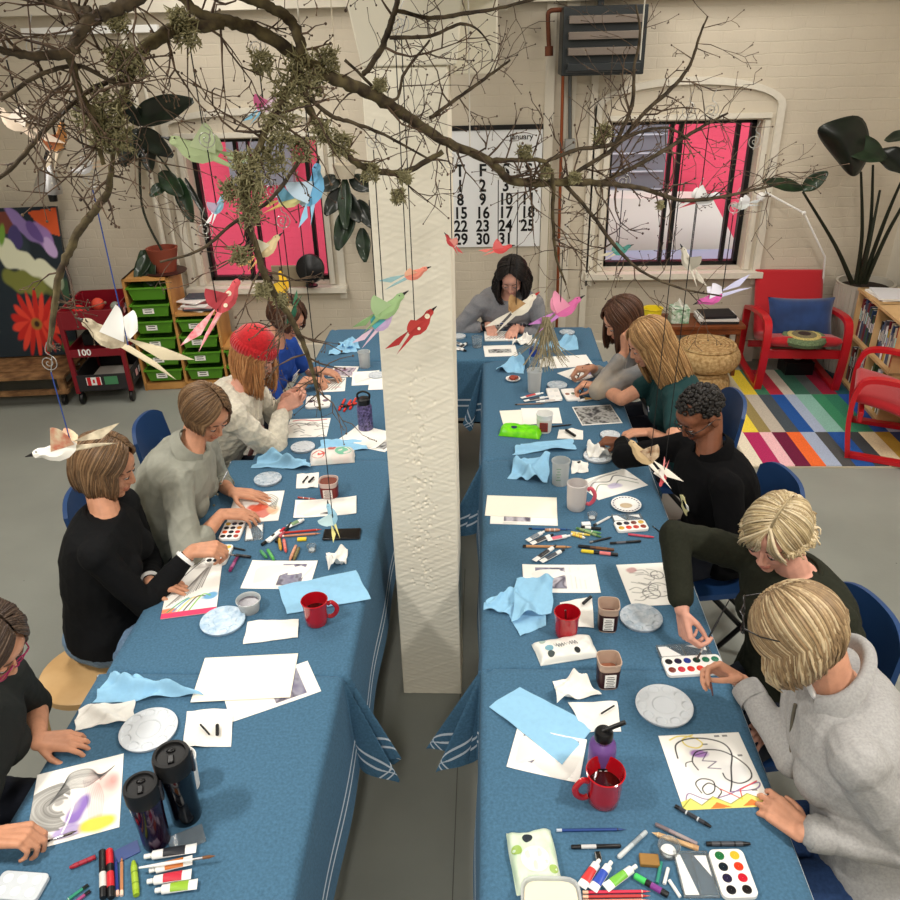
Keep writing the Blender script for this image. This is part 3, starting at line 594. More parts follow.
# ---- tissues and white wipes
def tis(c, l, amp=.012, seed=0, z=.001, n='tissue', cat='tissue', char=None):
    o = towel(c, l, z=z, amp=amp, seed=seed, m=M_TISS, name=n, cat=cat, nu=22, nv=18); return o
tis([(553, 682), (580, 680), (601, 696), (556, 705)], 'crumpled white tissue behind the purple bottle', .03, 21, .003)
tis([(568, 703), (617, 702), (621, 732), (585, 733)], 'white cloth sheet with a charcoal stick beside the purple bottle', .004, 22, .0003)
tis([(560, 603), (592, 597), (594, 628), (558, 628)], 'white smudged wipe behind the red cup with the spoon', .003, 23, .0003)
tis([(572, 461), (588, 463), (588, 473), (571, 474)], 'small white wipe beside the clear measuring cup', .012, 24)
tis([(559, 430), (583, 431), (583, 440), (557, 439)], 'white wipe with a charcoal smear near the dark hand', .006, 25)
tis([(586, 448), (611, 450), (612, 459), (588, 460)], 'crumpled tissue heaped on the far palette', .03, 26, .01)
tis([(79, 710), (135, 701), (134, 722), (75, 731)], 'folded white wipe with grey smudges on the near left table', .012, 27, .002)
tis([(187, 712), (234, 709), (231, 747), (183, 748)], 'square white wipe with two black charcoal pieces on it', .004, 28, .0004)
tis([(248, 623), (299, 620), (298, 638), (243, 645)], 'flat folded white wipe left of the red mug', .006, 29, .002)
tis([(297, 475), (319, 473), (318, 488), (296, 489)], 'white wipe with two charcoal marks beside the brown label tub on the left', .004, 30)
tis([(326, 554), (348, 553), (346, 565), (328, 571)], 'crumpled white tissue right of the clear little cup', .03, 31)
tis([(517, 340), (530, 338), (533, 345), (512, 346)], 'soft white tissue on the back table near the grey sweatshirt', .03, 32)
tis([(540, 361), (556, 360), (556, 366), (540, 368)], 'white napkin by the blue cap bottle', .012, 33)
# ================================================================ THINGS ON THE TABLES
M_RED = mat('red_glaze', (178, 18, 32), .12, coat=.6, spec=.6); M_CHAR = mat('charcoal', (22, 22, 23), .8)
M_MILK = mat('milky_plastic', (240, 240, 240), .3, trans=.12, sss=0)
M_PAL = mat('palette_plastic', (206, 212, 218), .3); M_WATER = mat('murky_water', (70, 66, 68), .1, spec=.6)
_c = {}
def K(c, rough=.35, **k):
    key = 'tint_%d_%d_%d' % c
    return mat(key, c, rough, **k)
def mug(px, py, s, hand, label, m, name='mug', inside=None, hm=None, hscale=1., z=0, cat='mug', flare=.09):
    p = at(px, py, TZ+z+.0); t = thing(name, label, cat, (p.x, p.y, TZ+z), radians(hand)); r = .042*s; h = .095*s*hscale
    prof = [(0.001, 0), (r*.80, 0), (r*.88, .004), (r*.93, h*.3), (r*.97, h*.75), (r*(1+flare), h), (r*(1+flare)-.003, h+.0015), (r*.92, h*.75), (r*.86, h*.3), (r*.8, .008), (0.001, .006)]
    MB().lathe(prof, 36, cap=False).build('cup_body', m, t)
    if inside: MB().lathe([(0.001, h*.55), (r*.9, h*.55)], 30, cap=False).build('drink', inside, t)
    if hm is not False:
        pts = [(r*.99+.0*s, 0, h*.78), (r*1.35, 0, h*.84), (r*1.72, 0, h*.62), (r*1.62, 0, h*.38), (r*1.25, 0, h*.22), (r*.95, 0, h*.24)]
        MB().tube(spline(pts, 5), .0062*s, 10, flat=1.3).build('handle', hm or m, t)
    return t
mug(603, 799, 1.10, 195, 'glossy red mug in front of the purple water bottle', M_RED, inside=mat('tea', (60, 14, 12), .08, spec=.7))
t = mug(566, 634, .98, 0, 'red handleless cup with a spoon standing in it', M_RED, hm=False, cat='cup', flare=.06, name='cup')
MB().tube([(.0, 0, .012), (-.006, .0, .10)], .003, 8).ball((-.0, 0, .012), (.009, .004, .006)).build('spoon', STEEL, t, label='steel spoon')
t = mug(317, 622, 1.0, 8, 'glossy red mug on the blue paper towel, left table', M_RED, inside=mat('tea', (60, 14, 12), .08))
mug(576, 508, 1.02, -12, 'frosted glass mug with a pink handle', mat('frosted_glass', (222, 215, 212), .5, trans=.25), hm=K((214, 90, 108)), hscale=1.25, flare=0)
def label_mat(name, bg, bands):
    """wrap label: coloured bands by height and angle blocks"""
    return mat(name, bg, .45)
def tub(px, py, w, h, label, body, wrap=None, rot=0, sq=4, fill=None, taper=.86, name='tub', txt=None, wc=None, band=(.06, .72), cat='tub', txtc=(60, 60, 60), lvl=.5):
    p = at(px, py, TZ); t = thing(name, label, cat, (p.x, p.y, TZ), radians(rot)); r = w/2
    MB().lathe([(.001, 0), (r*taper, 0), (r*(taper+.02), .003), (r*.98, h*.93), (r*1.05, h*.94), (r*1.05, h), (r*.98, h), (r*.94, h*.9), (r*(taper-.05), .006), (.001, .005)], 40, cap=False, sq=sq).build('tub_body', body, t)
    if fill: MB().lathe([(.001, h*lvl), (r*(taper+(1-taper)*lvl)-.004, h*lvl)], 40, cap=False, sq=sq).build('liquid', fill, t)
    if wrap:
        a, b = band; ra = r*(taper+.02+(.96-taper)*a)+.0012; rb = r*(taper+.02+(.96-taper)*b)+.0012
        MB().lathe([(ra, h*a), (rb, h*b)], 40, cap=False, sq=sq).build('label_band', wrap, t)
        if wc:
            q = MB(); q.box((0, -rb-.0005, h*(a+b)/2), (w*.5, .0012, h*(b-a)*.75), 0)
            for k in range(6): q.box((0, -rb-.0014, h*(a+(b-a)*(.2+.11*k))), (w*.4*(1-.25*(k % 2)), .0008, .0018), 1)
            q.build('nutrition_label', [wc, K(txtc)], t)
        if txt:
            q = MB(); q.text(txt, w*.2, 0, T(0, -rb-.002, h*(a+b)/2, rx=pi/2), bold=.02); q.build('lettering', K(txtc), t)
    return t
KRAFT = mat('cloudy_tub', (205, 178, 158), .35, trans=.2); M_BRN = mat('brown_label', (52, 22, 20), .35); TAN = mat('muddy_water', (170, 110, 84), .12); TAN2 = mat('rosy_water', (120, 62, 52), .12)
tub(607, 683, .068, .100, 'rounded square tub of tan paint water, dark brown label, by the water colour set', KRAFT, M_BRN, 5, fill=TAN, wc=PAPER, lvl=.55)
tub(607, 627, .068, .100, 'rounded square tub of rosy paint water beside the red cup', KRAFT, M_BRN, -4, fill=TAN2, wc=PAPER, lvl=.55)
tub(330, 496, .080, .082, 'rounded tub with a red brown and white wrap on the left table', mat('pale_tub', (214, 190, 182), .35), K((120, 34, 30)), 0, sq=3, fill=TAN2, wc=K((238, 226, 220)), lvl=.9, txtc=(60, 20, 18))
tub(544, 431, .082, .100, 'white tub with a red and brown printed label behind the green wipes', WHITE, K((222, 218, 210)), -8, sq=2, wc=K((150, 52, 40)), taper=.8)
tub(560, 483, .078, .115, 'clear plastic measuring cup with green marks and water', FROST, None, 0, sq=2, fill=mat('clear_water', (200, 215, 215), .05, trans=.7), taper=.88, cat='measuring cup', name='measuring_cup')
q = MB(); pp = at(560, 483)
for k in range(5): q.box((-.012, -.0375-.0002*k, .035+.014*k), (.02-.008*(k % 2), .001, .002))
o = q.build('scale_marks', K((90, 160, 110)), [x for x in COL.objects if x.name.startswith('measuring_cup')][0])
tub(534, 391, .080, .125, 'tall cloudy plastic pitcher on the far right table', FROST, None, 0, sq=3, taper=.82, cat='pitcher', name='pitcher')
tub(365, 367, .072, .10, 'cloudy plastic cup of water at the far end of the left table', FROST, None, 0, sq=2, fill=mat('greywater', (170, 170, 160), .1), taper=.85, cat='cup', name='plastic_cup')
tub(477, 347, .066, .07, 'clear glass tumbler on the back table', CLEAR, None, 0, sq=2, cat='glass', name='glass')
tub(250, 610, .082, .048, 'round clear plastic bowl of grey paint water', FROST, None, 0, sq=2, fill=mat('grey_paint_water', (96, 92, 100), .1), taper=.78, cat='bowl', name='plastic_bowl', lvl=.72)
tub(312, 551, .036, .026, 'tiny clear cup with white gesso near the yellow eraser', CLEAR, None, 0, sq=2, fill=WHITE, taper=.8, cat='cup', name='paint_cup', lvl=.3)
tub(668, 853, .052, .03, 'tiny clear cup with white gesso by the wooden pencils', CLEAR, None, 0, sq=2, fill=WHITE, taper=.8, cat='cup', name='paint_cup', lvl=.3)
tub(592, 519, .040, .026, 'tiny clear cup with white gesso below the frosted mug', CLEAR, None, 0, sq=2, fill=WHITE, taper=.8, cat='cup', name='paint_cup', lvl=.3)
tub(551, 917, .130, .045, 'frosted plastic box with a pale label at the bottom of the photo', FROST, None, 0, sq=5, fill=K((232, 224, 200)), taper=.94, cat='box', name='plastic_box', lvl=.85)
tub(189, 786, .070, .11, 'white paper cup behind the two travel tumblers', WHITE, None, 20, sq=2, cat='cup', name='paper_cup', taper=.8)
# travel tumblers
def tumbler(px, py, label, m, s=1., rot=0):
    p = at(px, py); t = thing('travel_tumbler', label, 'tumbler', (p.x, p.y, TZ), radians(rot)); r = .041*s; h = .195*s
    MB().lathe([(.001, 0), (r*.84, 0), (r*.88, .006), (r*.86, h*.15), (r*.9, h*.5), (r*1.0, h*.86), (r*1.0, h*.88), (.001, h*.88)], 36, cap=False).build('tumbler_body', m, t)
    MB().lathe([(r*1.03, h*.84), (r*1.06, h*.88), (r*1.06, h*1.06), (r*1.0, h*1.10), (r*.82, h*1.105), (r*.78, h*1.07), (.001, h*1.065)], 36, cap=False).build('tumbler_lid', mat('lid_black', (20, 20, 21), .5), t)
    MB().box((0, -r*.35, h*1.085), (.014*s, .022*s, .007)).ball((0, r*.35, h*1.075), (.011, .007, .005)).build('drink_spout', BLACK, t, bevel=.002)
    MB().box((r*1.04, 0, h*.9), (.008, .022, .052*s)).build('lid_button', mat('button_grey', (48, 48, 54), .3), t, bevel=.003)
    return t
tumbler(157, 840, 'dark purple travel tumbler with a black lid, in front of the black one', mat('purple_metal', (44, 14, 48), .18, .7, coat=.5), .96, 20)
tumbler(187, 815, 'glossy black travel tumbler behind the purple one', mat('black_metal', (10, 12, 20), .12, .6, coat=.6), 1.06, 20)
# purple water bottle
p = at(600, 774); t = thing('water_bottle', 'purple metal water bottle with a black straw cap behind the red mug', 'bottle', (p.x, p.y, TZ), 0)
MB().lathe([(.001, 0), (.034, 0), (.036, .004), (.036, .105), (.034, .118), (.022, .13), (.022, .136), (.001, .136)], 36, cap=False).build('bottle_body', mat('violet_enamel', (108, 74, 142), .4), t)
MB().lathe([(.022, .132), (.022, .14)], 30).build('neck_ring', STEEL, t)
MB().lathe([(.0245, .140), (.0245, .158), (.021, .164), (.001, .166)], 30, cap=False).tube([(-.004, 0, .162), (.012, 0, .172), (.052, .0, .196)], .0062, 10).build('straw_cap', BLACK, t)
q = MB(); q.box((0, -.0365, .05), (.034, .001, .03), 0); [q.tube([(x_+.005*cos(a*.7), -.0375, .052+.007*sin(a*.7)) for a in range(10)], .0008, 5, 1) for x_ in (-.007, .007)]; q.build('sticker', [BLACK, WHITE], t)
# navy bottle, far left row
p = at(366, 429); t = thing('water_bottle', 'navy speckled water bottle with a black loop lid next to the column', 'bottle', (p.x, p.y, TZ), 0)
MB().lathe([(.001, 0), (.037, 0), (.038, .004), (.038, .13), (.030, .145), (.001, .146)], 30, cap=False).build('bottle_body', mat('navy_specks', (30, 26, 60), .3, c2=(110, 100, 150), nscale=90, coat=.3), t)
MB().lathe([(.031, .143), (.033, .17), (.026, .176), (.001, .177)], 30, cap=False).tube(spline([(-.026, 0, .165), (-.03, 0, .195), (0, 0, .21), (.03, 0, .195), (.026, 0, .165)], 5), .0055, 8).build('loop_lid', BLACK, t)
# water bottle with blue cap
p = at(534, 368); t = thing('water_bottle', 'small clear water bottle with a blue label behind the cloudy pitcher', 'bottle', (p.x, p.y, TZ), 0)
MB().lathe([(.001, 0), (.03, 0), (.031, .01), (.030, .12), (.022, .15), (.012, .165), (.001, .165)], 24, cap=False).build('bottle_body', CLEAR, t)
MB().lathe([(.0318, .085), (.0318, .125)], 24, cap=False).build('label_band', K((30, 62, 150)), t); MB().lathe([(.014, .163), (.014, .18)], 16).build('bottle_cap', WHITE, t)
# palettes
def palette(px, py, R, label, dirty=0, seed=0, m=None, z=0, oval=1., rot=0):
    p = at(px, py); rg = random.Random(seed); wells = [(R*.78*cos(2*pi*k/10), R*.78*sin(2*pi*k/10), R*.165) for k in range(10)]+[(0, 0, R*.42)]
    def ht(x, y):
        r = sqrt(x*x+y*y)/R; z = .011 if r < .97 else .011-.25*R*(r-.97)
        for a, b, w in wells:
            d = sqrt((x-a)**2+(y-b)**2)/w
            if d < 1: z -= .0088*(1-d**6)
        return z
    def fn(u, v): r = R*v; a = 2*pi*u; return (r*cos(a), r*sin(a)*oval, ht(r*cos(a), r*sin(a)))
    b = MB(); b.sheet(fn, 80, 34); b.lathe([(R*.96, 0.0), (R, .008)], 60)
    o = b.build('round_palette', m or M_PAL, loc=(p.x, p.y, TZ+.001+z), rot=radians(rot), ang=50)
    o.scale = (1, oval, 1)
    return tag(o, label, 'palette')
palette(664, 707, .083, 'clean round white palette left of the grey sweatshirt arm')
palette(149, 731, .082, 'clean round white palette above the wave painting', seed=1)
M_USED = mat('used_palette', (196, 204, 212), .3, c2=(160, 176, 190), nscale=60)
palette(641, 619, .071, 'round palette with grey washes by the olive sleeve', m=M_USED)
palette(223, 622, .076, 'round palette with pale blue washes near the reed drawing', m=mat('used_palette_blue', (205, 222, 236), .3, c2=(165, 195, 220), nscale=50))
palette(268, 480, .062, 'white round palette beside the hand of the woman in grey green', m=M_USED)
palette(303, 448, .058, 'white round palette furthest along the left table', m=M_PAL)
palette(598, 457, .068, 'round palette under a heap of tissue', m=M_PAL)
palette(610, 436, .048, 'white round dish at the dark wrist', m=M_PAL)
palette(557, 386, .056, 'white round palette right of the cloudy pitcher', m=M_USED)
palette(567, 333, .05, 'white saucer at the right end of the back table', m=M_USED)
palette(459, 337, .045, 'white saucer on the back table beside the column', m=M_PAL)
palette(377, 376, .05, 'pale round palette close to the column at the far left row', m=M_PAL)
def plate(px, py, R, label, m, ring=None, oval=1.):
    p = at(px, py); t = thing('plate', label, 'plate', (p.x, p.y, TZ+.001), 0); b = MB()
    MB().lathe([(.001, .002), (R*.62, .002), (R*.72, .008), (R, .013), (R, .010), (R*.7, 0), (.001, 0)], 44, cap=False).build('dish', m, t)
    if ring:
        q = MB()
        for k in range(26): a = 2*pi*k/26; q.ball((R*.87*cos(a), R*.87*sin(a), .0112), (R*.075, R*.04, .0015), 0, su=8, sv=5)
        q.build('rim_pattern', ring, t)
    return t
t = plate(626, 506, .062, 'white plate with a dark patterned rim and paint in the middle', WHITE, K((70, 66, 90)))
MB().ball((0, 0, .004), (.026, .018, .004)).build('paint_smear', K((200, 180, 150)), t)
t = plate(513, 380, .042, 'small plate with a piece of red brown fruit', WHITE)
MB().ball((0, 0, .016), (.024, .02, .014)).ball((.018, .01, .014), (.014, .016, .01)).build('fruit', mat('fruit_red', (150, 62, 44), .4, noise=.4, nscale=80), t)
# water colour sets
PANS = [(20, 40, 30), (60, 20, 25), (200, 40, 30), (190, 50, 40), (230, 170, 40), (40, 110, 70), (20, 24, 60), (15, 15, 20), (200, 60, 90), (120, 30, 40), (30, 90, 60), (235, 190, 60)]
def pans(corners, label, n, cols, lid=None, seed=0, mm=(244, 242, 238), th=.012, lidm=True):
    ctr, w, h, rz = fit(corners); t = thing('watercolor_set', label, 'paint set', (ctr.x, ctr.y, TZ+.001), rz)
    w = max(w, .03); cx, cy = n; r = min(w/(cx+.4), h/(cy+.4))*.40
    a, b2 = w/2, h/2; cr = min(a, b2)*.35; poly = []
    for (sx, sy, s0) in ((1, 1, 0), (-1, 1, 90), (-1, -1, 180), (1, -1, 270)):
        for k in range(6): q = radians(s0+18*k); poly.append((sx*(a-cr)+cr*cos(q), sy*(b2-cr)+cr*sin(q)))
    MB().prism(poly, 0, th).build('tray', K(mm), t, bevel=.0015)
    k = 0
    for j in range(cy):
        for i in range(cx):
            x = (i+.5-cx/2)*w/(cx+.3)*1.0; y = (j+.5-cy/2)*h/(cy+.25)
            c_ = cols[k % len(cols)]; k += 1
            MB().lathe([(r, th-.001), (r, th+.0012), (r*.85, th+.0018), (.0005, th+.0012)], 20, cap=False).build('paint_pan', K(c_, .3), t)
            o = t.children[-1] if False else None
            ob = [c for c in t.children if c.name.startswith('paint_pan')][-1]; ob.location = (x, y, 0)
    if lid:
        c2, w2, h2, r2 = fit(lid); b = MB(); lx, ly = c2.x-ctr.x, c2.y-ctr.y; M = T(lx*cos(-rz)-ly*sin(-rz), lx*sin(-rz)+ly*cos(-rz), 0, rz=r2-rz)
        b.box((0, 0, .001), (w2, h2, .002)); tt = .003
        for s_ in (-1, 1): b.box((s_*(w2/2-tt/2), 0, .005), (tt, h2, .008)); b.box((0, s_*(h2/2-tt/2), .005), (w2, tt, .008))
        b.box((0, 0, .004), (tt, h2, .006))
        o = b.build('clear_lid', CLEAR, t, bevel=.001); o.matrix_local = M
        b = MB(); b.prism([(-w2*.46, -h2*.44), (-w2*.05, -h2*.44), (-w2*.3, h2*.44), (-w2*.46, h2*.44)], .0022, .0035); b.prism([(w2*.1, h2*.42), (w2*.45, h2*.42), (w2*.45, -h2*.05)], .0022, .0035)
        o = b.build('mixing_panel', WHITE, t); o.matrix_local = M
    return t
pans([(713, 853), (744, 852), (756, 900), (716, 901)], 'eight colour watercolour set with open clear lid at the bottom right', (2, 4), [(25, 25, 30), (30, 25, 25), (35, 30, 60), (200, 30, 50), (15, 30, 40), (230, 60, 30), (30, 110, 60), (235, 185, 50)], [(676, 854), (711, 853), (715, 899), (680, 898)])
pans([(662, 661), (718, 656), (727, 676), (666, 678)], 'twelve colour watercolour set where two brushes meet', (6, 2), [(110, 40, 30), (190, 40, 60), (200, 35, 30), (225, 60, 40), (210, 165, 50), (230, 190, 60), (25, 25, 30), (30, 30, 60), (40, 60, 140), (25, 60, 50), (30, 110, 80), (40, 120, 90)], [(656, 647), (706, 645), (712, 656), (660, 660)])
pans([(614, 524), (642, 522), (651, 531), (617, 534)], 'small watercolour set in a white case near the patterned plate', (4, 2), [(200, 160, 40), (220, 60, 40), (190, 50, 40), (150, 60, 40), (25, 25, 30), (40, 40, 60), (120, 60, 50), (210, 170, 60)], [(611, 516), (640, 515), (643, 521), (614, 523)])
pans([(225, 524), (246, 524), (240, 541), (219, 542)], 'watercolour set below the orange drawing', (3, 4), [(30, 30, 30), (20, 20, 30), (160, 60, 40), (220, 90, 40), (20, 25, 40), (200, 50, 40), (40, 40, 50), (30, 30, 40), (210, 140, 50), (220, 180, 60), (50, 50, 70), (25, 30, 30)], [(247, 526), (265, 524), (262, 540), (244, 542)])
pans([(214, 547), (234, 547), (226, 566), (204, 566)], 'watercolour set at the top of the reed drawing', (3, 4), [(25, 25, 30), (30, 30, 40), (220, 60, 40), (20, 25, 30), (200, 50, 40), (230, 120, 40), (30, 30, 40), (60, 60, 30), (235, 190, 60), (40, 90, 60), (230, 190, 50), (240, 200, 80)])
pans([(547, 390), (560, 390), (561, 401), (548, 402)], 'small white palette box before the teal shirt', (2, 2), [(235, 235, 235), (228, 228, 224)])
pans([(563, 391), (576, 390), (578, 401), (564, 402)], 'tiny open paint box with a brown wash', (2, 1), [(150, 100, 80), (120, 140, 120)])
pans([(307, 398), (330, 397), (331, 408), (305, 410)], 'white paint box with dark paints below the hands of the blue T-shirt', (3, 1), [(60, 40, 60), (200, 190, 190), (120, 100, 120)])
pans([(6, 874), (54, 876), (34, 905), (-12, 900)], 'empty clear paint box with white panels at the bottom left', (3, 2), [(235, 238, 240)], mm=(205, 212, 218))
# soft wipes packs
def wipes(corners, label, base, patches, txt=None, h=.028, seed=0, tc=(60, 70, 80)):
    ctr, w, d, rz = fit(corners); t = thing('wipes_pack', label, 'wipes pack', (ctr.x, ctr.y, TZ+.001), rz); rg = random.Random(seed); ph = [rg.uniform(0, 6) for _ in range(4)]
    def top(u, v):
        e = (1-abs(2*u-1)**6)*(1-abs(2*v-1)**4); return ((u-.5)*w*(1-.03*sin(v*6+ph[0])), (v-.5)*d*(1-.05*sin(u*7+ph[1])), .003+h*max(e, 0)**.5+.002*sin(u*26+ph[2])*sin(v*15)*e)
    b = MB(); b.sheet(top, 36, 24); n0 = len(b.f)
    b.prism([(-w/2, -d/2), (w/2, -d/2), (w/2, d/2), (-w/2, d/2)], .0, .003)
    b.build('pack_body', base, t, ang=70)
    k = 0
    for (u, v, r, c_) in patches:
        q = MB()
        pts = [top(min(max(u+r*cos(a)/w*d, 0.02), .98), min(max(v+r*sin(a), .02), .98)) for a in [2*pi*i/20 for i in range(20)]]; c0 = top(u, v)
        vs = [(c0[0], c0[1], c0[2]+.0012)]+[(x, y, z+.0012) for x, y, z in pts]; q.add(vs, [(0, i+1, (i+1) % 20+1) for i in range(20)])
        q.build('printed_patch', K(c_), t)
    if txt:
        q = MB(); q.tube([(d*(-.42+.028*i), d*(.02+.07*sin(i*1.9)*(1 if i % 3 else 1.6)), h+.0042) for i in range(30)], .0009, 5); q.build('script_print', K(tc), t)
    return t
wipes([(513, 833), (548, 834), (566, 888), (509, 899)], 'pale green floral wipes pack at the near edge of the right table', mat('pack_pale_green', (222, 232, 214), .35, c2=(196, 220, 190), nscale=25), [(.5, .42, .22, (238, 238, 228)), (.42, .8, .08, (40, 50, 60)), (.15, .6, .08, (150, 180, 90)), (.86, .25, .07, (160, 190, 100))], None, seed=1)
wipes([(535, 644), (590, 638), (598, 656), (538, 668)], 'white wipes pack with blue print behind the tan tub', mat('pack_white', (236, 236, 230), .3), [(.2, .45, .14, (120, 170, 190)), (.2, .2, .12, (70, 80, 80)), (.65, .2, .1, (40, 44, 46)), (.15, .8, .1, (170, 190, 180))], 'Wipes', h=.026, seed=2)
wipes([(502, 427), (538, 430), (544, 440), (499, 436)], 'bright green wipes pack on the far right table', mat('pack_green', (130, 226, 30), .3, c2=(90, 200, 20), nscale=30), [(.5, .85, .18, (235, 240, 225)), (.35, .35, .14, (30, 50, 90))], h=.035, seed=3)
wipes([(310, 453), (354, 451), (355, 462), (311, 467)], 'folded red and green printed wipes pack on the left table', mat('pack_mix', (228, 214, 206), .4, c2=(226, 230, 224), nscale=20), [(.2, .35, .25, (205, 90, 80)), (.75, .5, .3, (120, 190, 160)), (.5, .75, .15, (200, 110, 100))], h=.035, seed=4)
# long thin things: (kind, far end, near end, radius mm, colours, label)
def stick(kind, ax, ay, bx, by, r, cols, label, group=None, z=0., cat=None, name=None):
    A = at(ax, ay); B = at(bx, by); L = (A-B).length; t = thing(name or kind, label, cat or kind.replace('_', ' '), (A.x, A.y, TZ+.001+r+z), atan2(B.y-A.y, B.x-A.x), group); X = T(0, 0, 0, ry=pi/2)
    c0 = K(cols[0], .4); c1 = K(cols[1], .4) if len(cols) > 1 else c0; c2 = K(cols[2], .4) if len(cols) > 2 else c1
    if kind == 'marker':
        MB().lathe([(r*.85, 0), (r, .003), (r, L*.66), (r*.8, L*.66), (r*.8, L*.68)], 16, 0, X).build('barrel', c0, t)
        MB().lathe([(r*1.02, L*.66), (r*1.02, L*.97), (r*.6, L)], 16, 0, X).build('cap', c1, t)
        MB().lathe([(r*1.01, L*.2), (r*1.01, L*.5)], 16, 0, X, cap=False).build('label_band', c2, t)
    elif kind in ('pencil', 'colored_pencil'):
        MB().lathe([(r, .0), (r, L*.86), (r*.1, L)], 6, 0, X).build('shaft', c0, t, ang=20); MB().lathe([(r*1.02, L*.87), (r*.9, L*.885)], 8, 0, X).lathe([(r*.42, L*.945), (r*.05, L+.001)], 8, 0, X).build('point', c1, t)
        MB().lathe([(r*1.05, -.001), (r*1.05, .012)], 8, 0, X).build('end_cap', c2, t)
    elif kind == 'crayon':
        MB().lathe([(r*.95, 0), (r, .002), (r, L*.85), (r*.55, L)], 14, 0, X).build('wax', c0, t); MB().lathe([(r*1.06, L*.12), (r*1.06, L*.82)], 14, 0, X, cap=False).build('wrapper', c1, t)
        MB().lathe([(r*1.09, L*.3), (r*1.09, L*.34)], 14, 0, X, cap=False).lathe([(r*1.09, L*.62), (r*1.09, L*.66)], 14, 0, X, cap=False).build('wrapper_band', c2, t)
    elif kind == 'paint_tube':
        def fn(u, v):
            a = 2*pi*u; k = v; ry = r*(1+.25*(1-k)); rz = r*(.12+.88*min(1, k*1.8)); return (L*.84*v, ry*1.15*cos(a), rz*sin(a))
        MB().sheet(fn, 18, 10).build('tube_body', c0, t); MB().lathe([(r*.9, L*.84), (r*.5, L*.88)], 14, 0, X).lathe([(r*.62, L*.88), (r*.62, L)], 12, 0, X).build('cap', c1, t)
        def f2(u, v):
            a = pi*(.08+.84*u); k = .25+.5*v; return (L*.84*k, r*(1+.25*(1-k))*1.17*cos(a), r*(.12+.88*min(1, k*1.8))*sin(a)+.0006)
        MB().sheet(f2, 12, 4).build('color_label', c2, t)
    elif kind == 'paintbrush':
        MB().tube([(0, 0, 0), (L*.3, 0, 0), (L*.72, 0, 0)], [r*.5, r, r*.7], 8).build('brush_handle', c0, t); MB().tube([(L*.7, 0, 0), (L*.84, 0, 0)], [r*.75, r*.8], 8).build('ferrule', STEEL, t)
        MB().tube([(L*.83, 0, 0), (L*.92, 0, 0), (L, 0, 0)], [r*.8, r*.9, r*.1], 8).build('bristles', c1, t)
    elif kind in ('charcoal_stick', 'chalk'):
        MB().lathe([(r, 0), (r*.97, L)], 8, 0, X).build('stick_body', c0, t, bevel=.0008)
    return t
S = stick; Wt = (236, 236, 234); Bk = (22, 22, 24)
S('marker', 571, 848, 621, 847, .0050, [Bk, Bk, (200, 200, 200)], 'black marker with a white label across from the floral pack')
S('pencil', 557, 831, 626, 830, .0036, [(28, 62, 130), Bk, (190, 200, 215)], 'long dark blue pencil above the black marker')
S('marker', 646, 833, 618, 859, .0058, [(186, 196, 200), (200, 206, 208), (150, 160, 165)], 'grey frosted tube pen pointing up right')
for a in (((599, 862), (581, 889), (206, 60, 60), 'white paint tube with a red label, left of three tubes'), ((611, 864), (592, 892), (50, 80, 180), 'white paint tube with a blue label, middle of three tubes'), ((636, 868), (605, 890), (120, 190, 70), 'white paint tube with a green label, right of three tubes')):
    S('paint_tube', *a[1], *a[0], .0085, [Wt, Wt, a[2]], a[3])
S('marker', 668, 897, 634, 877, .0075, [Bk, (70, 200, 100), (130, 60, 140)], 'green capped black paint marker among the pens')
for k, c_ in enumerate(((214, 50, 80), (190, 60, 60), (230, 150, 120))): S('colored_pencil', 583, 893+4.5*k, 650, 892+4.5*k, .0036, [c_, (240, 200, 170)], ('pink', 'brick red', 'peach orange')[k]+' colouring pencil at the bottom edge', 'colouring pencils at the bottom edge')
S('chalk', 661, 863, 657, 884, .0045, [(50, 140, 120)], 'short teal chalk stick beside the tan eraser'); S('chalk', 668, 869, 664, 885, .0045, [Wt], 'short white chalk standing nearest the teal one'); S('chalk', 669, 881, 680, 898, .0045, [Wt], 'white chalk stick slanting at the bottom of the photo')
S('marker', 697, 845, 655, 825, .0050, [(150, 136, 140), (120, 108, 112), (160, 150, 150)], 'thick mauve grey pencil crossing above the tan one'); S('pencil', 698, 850, 652, 834, .0062, [(206, 168, 122), (240, 215, 170), (190, 150, 110)], 'thick tan wooden pencil by the gesso cup')
S('crayon', 675, 807, 711, 828, .0052, [Bk, (50, 54, 62), (200, 205, 210)], 'black crayon lying slanted under the loop drawing'); S('crayon', 706, 845, 750, 845, .0055, [Bk, (70, 72, 78), Bk], 'black and grey crayon above the eight colour set')
S('charcoal_stick', 601, 716, 614, 708, .0028, [Bk], 'thin charcoal stick on the white sheet beside the purple bottle', z=.008, cat='charcoal')
S('charcoal_stick', 583, 606, 591, 599, .006, [Bk], 'stub of charcoal on the wipe by the tub', z=.006, cat='charcoal')
S('charcoal_stick', 201, 727, 210, 737, .0030, [Bk], 'thin charcoal stick on the square wipe', z=.008, cat='charcoal'); S('charcoal_stick', 218, 728, 218, 738, .0055, [Bk], 'thick charcoal stub on the square wipe', z=.008, cat='charcoal')
S('charcoal_stick', 303, 484, 308, 478, .004, [Bk], 'left charcoal piece on the wipe near the red brown tub', z=.006, cat='charcoal'); S('charcoal_stick', 309, 484, 314, 479, .005, [Bk], 'right charcoal piece on the wipe near the red brown tub', z=.006, cat='charcoal')
S('charcoal_stick', 574, 466, 580, 464, .005, [Bk], 'charcoal stub on the wipe by the measuring cup', z=.008, cat='charcoal'); S('charcoal_stick', 566, 432, 575, 438, .007, [Bk], 'charcoal lump on the wipe near the dark hand', z=.006, cat='charcoal')
